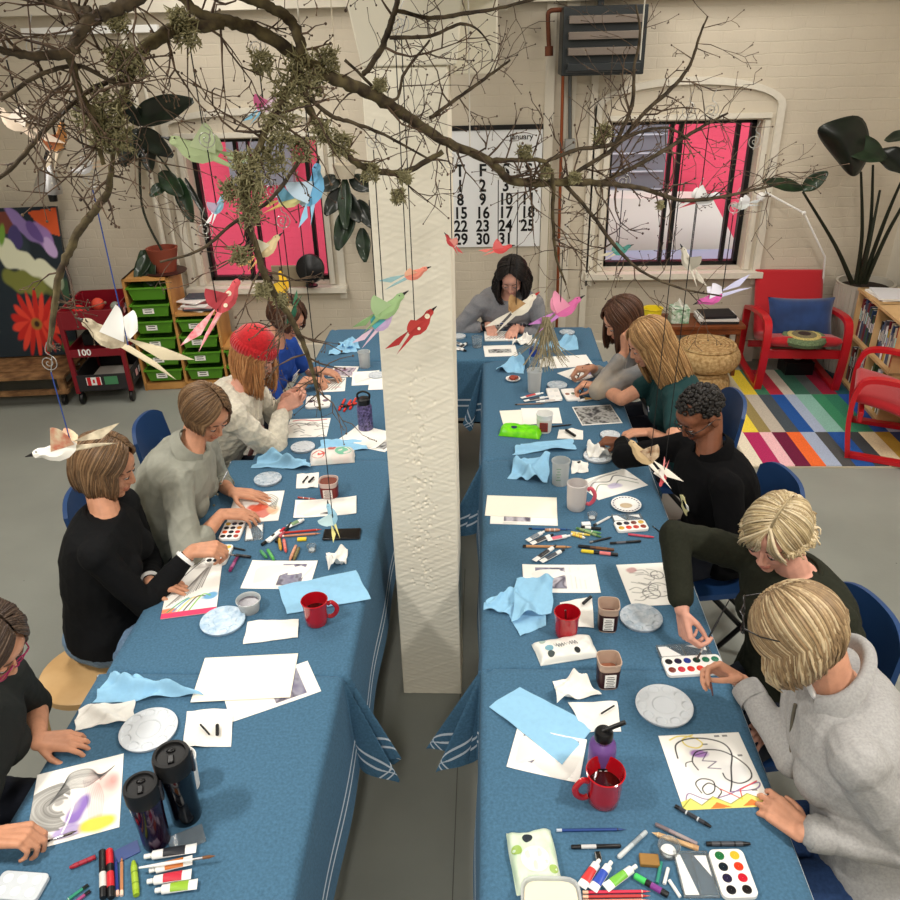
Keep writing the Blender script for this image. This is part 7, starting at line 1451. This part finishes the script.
# ================================================================ THE HANGING BRANCH AND ITS PAPER BIRDS
BARK = mat('bark', (88, 76, 58), .9, c2=(48, 40, 32), nscale=40, bump=.9, bscale=90); TWIG = mat('twig_bark', (104, 84, 66), .7, c2=(60, 46, 38), nscale=30)
MOSS = mat('lichen', (158, 152, 116), .95, c2=(116, 110, 76), nscale=60); MOSSB = mat('mossy_bark', (100, 90, 62), .95, c2=(56, 46, 36), nscale=35, bump=1., bscale=80)
TREE = thing('hanging_branch', 'large bare mossy tree branch hung from the ceiling above the tables', 'branch', (-.4, 1.6, 2.3)); TO = V(TREE.location)
rt = random.Random(21); limbs = []
def limb(pts, moss=False, tw=1., mb=None):
    P = [dist(x, y, d) for x, y, d, w in pts]; rr = [w*d/787/2*(.80 if w > 4 else .9) for x, y, d, w in pts]
    q = spline([tuple(p)+(r,) for p, r in zip(P, rr)], 7); n = len(q); L = []
    ph = rt.uniform(0, 6)
    for i, s in enumerate(q): j = s[3]*.22; L.append((V(s[:3])+V((rt.uniform(-j, j), rt.uniform(-j, j), rt.uniform(-j, j))), max(s[3]*(1+.07*sin(i*1.9+ph)), .0012)))
    MB().tube([p-TO for p, r in L], [r for p, r in L], 9).build('limb', MOSSB if moss else BARK, TREE, ang=180); limbs.append((L, tw)); return L
limb([(430, -40, 1.55, 12), (345, -14, 1.5, 13), (270, -8, 1.48, 12), (200, -6, 1.45, 11)], tw=.3)
limb([(160, -20, 1.4, 15), (133, 0, 1.4, 14), (108, 12, 1.4, 13), (88, 22, 1.4, 13), (77, 40, 1.4, 12), (69, 53, 1.4, 11), (35, 56, 1.38, 9), (0, 50, 1.36, 7), (-30, 48, 1.35, 6)], tw=1.5)
limb([(69, 53, 1.4, 9), (75, 75, 1.42, 8), (82, 98, 1.45, 8), (92, 112, 1.46, 7), (96, 135, 1.5, 6), (104, 165, 1.5, 5)], True, 1.6)
limb([(20, -10, 1.5, 9), (50, 2, 1.5, 9), (72, 7, 1.48, 9), (92, 12, 1.45, 9)], tw=1.)
limb([(172, -12, 1.6, 9), (200, 14, 1.6, 11), (228, 22, 1.6, 13), (262, 32, 1.62, 14), (300, 58, 1.66, 15), (335, 78, 1.7, 15), (368, 92, 1.74, 14), (405, 115, 1.78, 13), (443, 140, 1.82, 11), (487, 160, 1.88, 10), (515, 182, 1.92, 10), (553, 182, 1.96, 9), (600, 183, 2.0, 8)], True, .8)
limb([(222, 24, 1.6, 12), (177, 28, 1.58, 13), (160, 38, 1.56, 14), (140, 52, 1.54, 13), (132, 72, 1.52, 11), (124, 95, 1.52, 8), (117, 130, 1.52, 6), (112, 165, 1.55, 5)], True, 1.2)
limb([(236, -6, 1.6, 10), (268, 6, 1.62, 11), (290, 20, 1.62, 12), (300, 45, 1.62, 12), (300, 80, 1.64, 10), (312, 115, 1.66, 9), (323, 135, 1.68, 8), (343, 152, 1.7, 8), (367, 168, 1.74, 8), (403, 172, 1.8, 7), (443, 152, 1.82, 6)], True, 1.)
limb([(300, 70, 1.62, 9), (280, 105, 1.6, 9), (262, 140, 1.58, 8), (250, 175, 1.6, 8), (247, 210, 1.63, 8), (255, 245, 1.68, 8), (268, 282, 1.72, 9), (290, 318, 1.78, 8), (306, 350, 1.82, 6), (316, 385, 1.86, 4), (320, 410, 1.88, 2.5)], True, 1.3)
limb([(112, 165, 1.55, 6), (106, 195, 1.58, 8), (88, 218, 1.6, 9), (72, 245, 1.62, 9), (60, 275, 1.64, 8), (54, 310, 1.66, 7), (49, 352, 1.68, 5)], True, .8)
limb([(130, 75, 1.52, 6), (90, 90, 1.5, 5), (45, 130, 1.48, 5), (10, 170, 1.46, 4), (-20, 190, 1.46, 3)], tw=1.4)
limb([(364, 74, 1.74, 6), (380, 52, 1.72, 7), (389, 28, 1.7, 7), (396, 6, 1.7, 6), (402, -20, 1.7, 6)], tw=.6)
limb([(396, 10, 1.7, 4), (430, 18, 1.74, 4), (462, 14, 1.78, 4), (500, 8, 1.82, 3), (545, -4, 1.86, 3)], tw=1.)
limb([(390, 38, 1.7, 4), (430, 36, 1.74, 3.5), (460, 24, 1.78, 3), (478, 30, 1.8, 2), (490, 45, 1.82, 1.5)], tw=1.)
limb([(345, 60, 1.76, 3), (392, 100, 1.76, 3), (405, 72, 1.78, 3), (430, 40, 1.8, 2)], tw=.8)
limb([(430, 118, 1.8, 4), (462, 95, 1.84, 3.5), (490, 75, 1.86, 3), (510, 60, 1.88, 2)], tw=1.2)
limb([(490, 160, 1.88, 5), (520, 160, 1.9, 5), (545, 162, 1.92, 5), (553, 182, 1.94, 5), (553, 215, 1.98, 4), (556, 255, 2.02, 3), (566, 285, 2.04, 2)], True, 1.4)
limb([(600, 183, 2.0, 7), (640, 188, 2.04, 5.5), (680, 200, 2.08, 4.5), (720, 197, 2.1, 3.5), (762, 188, 2.14, 2.5), (786, 182, 2.16, 1.8)], tw=1.6)
limb([(560, 182, 1.98, 5), (600, 158, 2.0, 5), (620, 142, 2.02, 5), (645, 112, 2.04, 4.5), (672, 88, 2.06, 4), (690, 65, 2.08, 3.2), (700, 35, 2.1, 2.4), (708, 16, 2.12, 1.6)], tw=1.6)
limb([(612, 150, 2.02, 4), (632, 105, 2.03, 4), (634, 70, 2.04, 3), (640, 35, 2.06, 2.4), (636, 5, 2.08, 1.6)], tw=1.3)
limb([(545, 162, 1.92, 4), (575, 150, 1.96, 4), (610, 145, 2.0, 4), (640, 132, 2.03, 3.2), (668, 128, 2.05, 2.6), (690, 140, 2.07, 1.8)], tw=1.)
limb([(600, 183, 2.0, 5), (632, 168, 2.03, 5), (668, 148, 2.06, 4), (700, 128, 2.08, 3.2), (728, 113, 2.1, 2)], tw=1.4)
limb([(565, 184, 1.98, 5), (590, 212, 2.0, 4.5), (612, 242, 2.03, 4), (640, 270, 2.06, 3), (680, 288, 2.08, 2.4), (722, 296, 2.1, 1.6)], tw=1.1)
limb([(300, 160, 1.66, 5), (270, 200, 1.66, 4), (235, 222, 1.66, 3.5), (200, 250, 1.66, 3), (160, 262, 1.66, 2.2)], tw=1.3)
limb([(300, 90, 1.64, 5), (330, 115, 1.66, 5), (350, 122, 1.68, 4), (385, 135, 1.7, 3), (430, 160, 1.74, 2)], tw=1.)
limb([(0, 100, 1.42, 4), (40, 75, 1.42, 4), (80, 66, 1.42, 4), (120, 85, 1.44, 3), (150, 75, 1.46, 2)], tw=1.5)
# side twigs, one uncountable tangle
tb = MB(); NT = [0]
def twig(p, d, L, r, lev):
    NT[0] += 1; pts = [p]; k = max(3, int(L/.028)); st = L/k; dd = d.normalized()
    for i in range(k):
        dd = (dd+V((rt.gauss(0, .27), rt.gauss(0, .27), rt.gauss(.02, .27)))).normalized(); pts.append(pts[-1]+dd*st)
    tb.tube([q-TO for q in pts], [max(r*(1-.75*i/k), .00055)*(1+.25*(i % 2)) for i in range(k+1)], 5)
    tb.ball(pts[-1]-TO, (r*.9+.0010), su=5, sv=3)
    if lev < 2:
        for i in range(1, k):
            if rt.random() < (.62, .38)[lev]:
                a = dd.orthogonal().normalized(); a = Matrix.Rotation(rt.uniform(0, 6.28), 3, dd) @ a; nd = (pts[i]-pts[i-1]).normalized()*.8+a*rt.uniform(.5, 1.1); twig(pts[i], nd, L*rt.uniform(.25, .6), r*.62, lev+1)
for L, tw in limbs:
    n = len(L)
    for i in range(1, n):
        (p0, r0), (p1, r1) = L[i-1], L[i]; seg = (p1-p0)
        if p1.z > 2.75: continue
        cnt = tw*seg.length/.031
        while rt.random() < cnt:
            cnt -= 1; u = seg.normalized(); a = Matrix.Rotation(rt.uniform(0, 6.28), 3, u) @ u.orthogonal().normalized(); a.y *= .55; twig(p0+seg*rt.random(), a+u*rt.uniform(-.1, .9), rt.uniform(.05, .19)*(1 if tw < 1.5 else 1.1), min(r1*.5, .0027)*rt.uniform(.55, 1), 0)
tw_ = tb.build('twigs', TWIG, TREE, ang=180); tw_['kind'] = 'stuff'
print('TWIGS', NT[0], len(tb.f))
def tuft(px, py, d, rad, n=170, c=None):
    c0 = dist(px, py, d); b = MB()
    for k in range(n):
        v = V((rt.gauss(0, 1), rt.gauss(0, 1), rt.gauss(.1, 1))).normalized(); s0 = c0+V((rt.uniform(-1, 1), rt.uniform(-.5, .5), rt.uniform(-1, 1)))*rad*.55; m = rad*rt.uniform(.2, .5)
        q = v+V((rt.gauss(0, .5), rt.gauss(0, .5), rt.gauss(0, .5))); b.tube([s0-TO, s0+v*m*.5-TO, s0+v*m*.5+q*m*.5-TO], [.0017, .0013, .0006], 4)
        if k % 3 == 0: b.tube([s0+v*m*.5-TO, s0+v*m*.5+q.cross(v)*m*.4-TO], [.0013, .0005], 4)
    b.build('lichen_tuft', c or MOSS, TREE, ang=180)
for a in ((132, 62, 1.5, .05), (118, 60, 1.5, .045), (110, 108, 1.5, .065), (92, 118, 1.5, .055), (120, 140, 1.5, .05), (105, 135, 1.5, .05), (118, 22, 1.5, .035), (185, 32, 1.57, .05), (178, 18, 1.57, .035), (262, 62, 1.6, .045), (285, 95, 1.6, .065), (300, 72, 1.62, .07), (278, 130, 1.58, .07), (248, 165, 1.58, .06), (252, 190, 1.6, .06), (232, 192, 1.6, .045), (272, 160, 1.6, .06), (240, 255, 1.66, .045), (328, 60, 1.68, .05), (312, 85, 1.66, .05), (380, 86, 1.74, .03), (340, 145, 1.68, .05), (322, 132, 1.66, .045), (405, 178, 1.78, .03), (398, 196, 1.78, .035), (370, 172, 1.74, .04), (525, 152, 1.9, .035), (545, 172, 1.92, .03), (575, 178, 1.96, .03), (604, 132, 2.0, .038), (600, 142, 2.0, .03), (660, 205, 2.06, .02), (250, 215, 1.64, .05), (300, 150, 1.64, .05), (262, 290, 1.7, .035), (280, 300, 1.74, .035)): tuft(*a[:3], a[3]*.72)
for px, py, d in ((160, -12, 1.42), (300, 30, 1.62), (470, 150, 1.86), (398, -4, 1.7), (60, -2, 1.46), (640, 60, 2.05)):
    p = dist(px, py, d); MB().tube([p-TO, V((p.x, p.y, 3.499))-TO], .0016, 6).build('hanging_cord', K((214, 210, 200)), TREE)
# ---- birds
WIRE = mat('silver_wire', (205, 205, 205), .3, .9); CORD = K((20, 20, 22), .8); BCORD = K((44, 70, 140), .8)
def bird(px, py, d, L, ang, cols, label, top, tail=.55, wing=.42, beak=None, cord=None, hook=True, tilt=0., spots=None, flip=1, paper=None, group=None):
    """paper bird, L px long, head end towards ang (degrees, 0 = right, 90 = up)"""
    C0 = dist(px, py, d); s = L*d/787/(.70+.8*tail); t = thing('paper_bird', label, 'paper bird', C0); a = radians(ang); ax = (CR*cos(a)+CU*sin(a)).normalized(); nn = (-CF+CR*rt.uniform(-.35, .35)+V((0, 0, rt.uniform(-.2, .2)))); nn = (nn-ax*nn.dot(ax)).normalized(); ay = nn.cross(ax)*flip
    if ay.z < 0 and flip == 1 and abs(ang) < 70 or (flip == 1 and abs(ang) > 110 and ay.z < 0): ay = -ay
    o_ = ax*(-s*(.44-.8*tail)/2); M = Matrix(((ax.x, ay.x, nn.x, o_.x), (ax.y, ay.y, nn.y, o_.y), (ax.z, ay.z, nn.z, o_.z), (0, 0, 0, 1)))
    cm = [mat('paper_%d_%d_%d' % c if len(c) == 3 else 'paper_mix_%d_%d_%d' % c[:3], c[:3], .8, **({} if len(c) == 3 else dict(c2=c[3:6], nscale=45))) for c in cols]
    out = [(.50, .055), (.46, .105), (.38, .125), (.29, .105), (.20, .11), (.05, .13), (-.10, .09), (-.16, .03), (-.14, -.05), (0, -.13), (.14, -.14), (.27, -.09), (.36, -.02), (.45, -.0)]
    def puff(poly, th, m, nm, lift=0, cx=None):
        n = len(poly); c = (sum(p[0] for p in poly)/n, sum(p[1] for p in poly)/n); vs = [((x)*s, y*s, 0) for x, y in poly]; inn = [((c[0]+(x-c[0])*.6)*s, (c[1]+(y-c[1])*.6)*s, th*s) for x, y in poly]; bk = [(x, y, -z) for x, y, z in inn]
        fs = [tuple(range(n, 2*n)), tuple(range(2*n, 3*n))[::-1]]+[(i, (i+1) % n, n+(i+1) % n, n+i) for i in range(n)]+[((i+1) % n, i, 2*n+i, 2*n+(i+1) % n) for i in range(n)]
        b = MB(); b.add([(x, y, z+lift*s) for x, y, z in vs+inn+bk], fs, 0, M); return b.build(nm, m, t, ang=25)
    puff(out, .045, cm[0], 'body')
    c1 = cm[1 % len(cm)]; c2 = cm[2 % len(cm)]
    k = tail
    puff([(-.10, .07), (-.10-.5*k, .05+.10*k), (-.14-.9*k, .04+.12*k), (-.10-.55*k, -.01)], .008, c1, 'tail_strip'); puff([(-.10, .02), (-.10-.5*k, -.06), (-.12-.8*k, -.14*k-.03), (-.06, -.06)], .008, c1, 'tail_strip')
    for sg in (1, -1):
        b = MB(); w = wing; b.sheet(lambda u, v: ((.20-.34*u-.16*v*(1-u))*s, (.02+(w+.05)*v*(1-.55*u*u)*.62)*s, sg*(.045+.36*v*(1-.3*u)*w)*s), 6, 6, 0, M, thick=.0012); b.build('wing', c2, t, ang=60)
    b = MB(); bc = beak or (30, 28, 30); b.lathe([(.028*s, 0), (.0008, .11*s)], 7, 0, M @ T(.475*s, .06*s, 0, ry=pi/2)); b.build('beak', K(bc), t); b = MB(); b.ball((.40*s, .075*s, .043*s), .011*s, 0, M, 8, 5); b.ball((.40*s, .075*s, -.043*s), .011*s, 0, M, 8, 5); b.build('bird_eye', BLACK, t)
    if spots:
        b = MB(); 
        for (x, y, r) in spots:
            for sg in (1, -1): b.lathe([(.0005, .0), (r*s, .0)], 14, 0, M @ T(x*s, y*s, sg*.0465*s), cap=False)
        b.build('paper_patch', K((238, 226, 200)), t, ang=180)
    # cord rises straight up to the twig it hangs from
    pt = V((C0.x, C0.y, top)) if top > 5 else None
    dz = (dist(px, py, d)-C0).z; z1 = top-C0.z; b = MB(); b.tube([V((0, 0, .0)), V((0, 0, z1))], .0013, 5); b.build('cord', cord or CORD, t)
    if hook:
        b = MB(); P = [V((.00042*k*cos(k*.3), 0, z1+.02+.00042*k*sin(k*.3))) for k in range(4, 46)]; b.tube([V((0, 0, z1))]+P[::-1], .0010, 5); b.tube(spline([P[-1], V((0, 0, z1+.045)), V((.008, 0, z1+.065))], 4), .0010, 5); b.build('spiral_hook', WIRE, t)
    return t
Zt = lambda px, py, d: dist(px, py, d).z
def B(px, py, d, L, ang, cols, label, ptop, **k):      # ptop: photo height where the cord meets the branch
    C0 = dist(px, py, d); # walk up the vertical until its image reaches ptop
    lo, hi = C0.z, 3.3
    for _ in range(30):
        m = (lo+hi)/2; v = V((C0.x, C0.y, m-H)); y = 450-F*v.dot(CU)/v.dot(CF)
        if y > ptop: lo = m
        else: hi = m
    return bird(px, py, d, L, ang, cols, label, lo, **k)
NEWS = (206, 194, 168, 150, 138, 116)
B(72, 447, 1.9, 84, 197, [(232, 230, 222), NEWS, (214, 200, 168, 196, 120, 96)], 'white and tan floral paper bird with a long newsprint tail above the bobbed hair', 372, cord=BCORD, tail=.75)
B(128, 345, 1.75, 108, 157, [NEWS, (212, 200, 170), (236, 236, 232)], 'large newsprint paper bird with white wings before the red cart', 190, cord=BCORD, tail=1.0, wing=.6)
B(218, 312, 1.8, 84, 52, [(206, 84, 92), (222, 104, 116, 240, 200, 200), (190, 70, 80)], 'rose red paper bird with cream patches near the green bins', 240, tail=.9, spots=[(.2, .03, .045), (.02, -.05, .035)])
B(207, 154, 1.75, 86, 165, [(160, 176, 132), (150, 166, 122), (172, 186, 146)], 'sage green paper bird in front of the left window', 45, tail=.6)
B(264, 108, 1.7, 42, 40, [(226, 196, 216), (130, 190, 220), (222, 110, 160)], 'small pink, white and blue paper bird near the top of the left window', 60)
B(314, 192, 1.75, 66, 75, [(112, 178, 222), (150, 200, 232), (196, 220, 240)], 'sky blue faceted paper bird between the left window and column', 70, tail=.4, wing=.5)
B(286, 202, 1.75, 50, 15, [(222, 214, 150), (232, 200, 120), (120, 180, 210)], 'yellow and blue paper bird overlapping the left window', 120)
B(264, 252, 1.75, 50, 40, [(228, 206, 160), (240, 190, 120), (232, 226, 200)], 'cream and yellow paper bird low on the left window', 170)
B(58, 145, 1.6, 46, 70, [(226, 160, 100), (236, 220, 196), (214, 130, 90)], 'orange and cream paper bird among the twigs at the upper left', 60)
B(24, 128, 1.6, 64, 150, [(222, 204, 184), (216, 196, 176), (232, 220, 206)], 'pale cream paper bird at the left edge', 60, tail=.8)
B(88, 168, 1.62, 34, 200, [(206, 206, 210), (224, 200, 176), (236, 236, 236)], 'small silver white paper bird under the lichen at the upper left', 110)
B(217, 210, 1.72, 34, 60, [(140, 190, 214), (232, 236, 236), (206, 190, 220)], 'tiny pale blue paper bird on the pink window', 150)
B(407, 277, 2.1, 50, 18, [(228, 140, 120), (140, 176, 180), (236, 180, 150)], 'coral paper bird with a blue green tail on the column', 35, tail=.8, wing=.2)
B(384, 312, 2.0, 62, 35, [(150, 182, 128), (128, 160, 110), (166, 194, 146)], 'green paper bird left of the red one on the column', 150, tail=.5)
B(378, 328, 2.02, 52, 40, [(196, 170, 210), (226, 196, 216), (90, 180, 190)], 'pastel rainbow paper bird just under the green one', 200, hook=False, tail=.7)
B(415, 330, 2.05, 62, 42, [(182, 58, 56), (172, 50, 50), (190, 64, 60)], 'red paper bird with a cream patch and black beak on the column', 35, tail=.6, wing=.2, spots=[(.32, .03, .05), (.05, -.04, .03)])
B(452, 244, 2.1, 26, 130, [(196, 70, 74), (206, 90, 90), (226, 150, 140)], 'tiny red paper bird at the column edge by the calendar', 170)
B(498, 250, 2.1, 34, 10, [(220, 84, 84), (232, 130, 120), (228, 110, 110)], 'coral red paper bird below the calendar', 180)
B(516, 312, 2.15, 60, 35, [(228, 222, 206), (222, 216, 204), (196, 160, 110, 160, 120, 80)], 'cream paper bird with a patterned brown wing at the grey sweatshirt', 190, beak=(200, 30, 36), tail=.7)
B(560, 313, 2.15, 58, 30, [(220, 110, 170), (196, 130, 200), (232, 150, 180)], 'magenta and lilac paper bird near the back table', 250, wing=.6, tail=.7)
B(722, 294, 2.2, 56, 205, [(200, 90, 160), (190, 190, 220), (228, 226, 240)], 'violet and white paper bird right of the window', 215, tail=.9)
B(690, 266, 2.2, 44, 120, [(216, 210, 196), (206, 200, 186), (190, 184, 170)], 'grey cream paper bird at the window sill', 205, tail=.6)
B(618, 252, 2.2, 32, 20, [(80, 150, 140), (214, 206, 180), (110, 170, 160)], 'small teal and cream paper bird left of the right window', 190)
B(700, 200, 2.1, 44, 10, [(226, 226, 230), (200, 80, 90), (236, 236, 236)], 'white paper bird with a red tail inside the twigs over the right window', 120)
B(333, 520, 2.3, 40, 100, [(150, 196, 220), (236, 228, 150), (190, 220, 226)], 'pale blue and yellow paper bird just above the phone', 200, wing=.6, cord=CORD)
B(650, 462, 2.4, 66, 140, [(196, 170, 130), (232, 226, 214), (220, 200, 170, 140, 100, 70)], 'brown and cream paper bird beside the woman in black', 120, tail=.8)
B(664, 474, 2.42, 30, 260, [(214, 90, 100), (228, 140, 140), (232, 226, 220)], 'small pink paper bird under the brown and cream one', 200, hook=False)
B(284, 288, 1.9, 40, 95, [(232, 182, 40), (226, 170, 40), (238, 196, 60)], 'bright yellow paper bird above the red beanie', 200, wing=.5)
B(293, 310, 1.95, 36, 250, [(36, 92, 70), (60, 110, 80), (176, 160, 130)], 'dark green paper bird under the yellow one', 230)
B(745, 205, 2.2, 30, 190, [(222, 226, 226), (206, 210, 214), (236, 236, 240)], 'small white paper bird at the right window frame', 150)
q = MB(); c0 = dist(545, 335, 2.15)
for k in range(70):
    v = V((rt.gauss(0, .6), rt.gauss(0, .4), -1)).normalized(); q.tube([V((rt.uniform(-.01, .01), 0, .05)), v*.05, v*.10+V((rt.gauss(0, .01), 0, 0))], [.0012, .001, .0005], 4)
q.tube([(0, 0, .04), (0, 0, .45)], .0012, 5)
tag(q.build('dried_twig_bundle', mat('dry_grass', (150, 140, 112), .9), loc=c0), 'bundle of dry grass hanging over the back table', 'bundle')
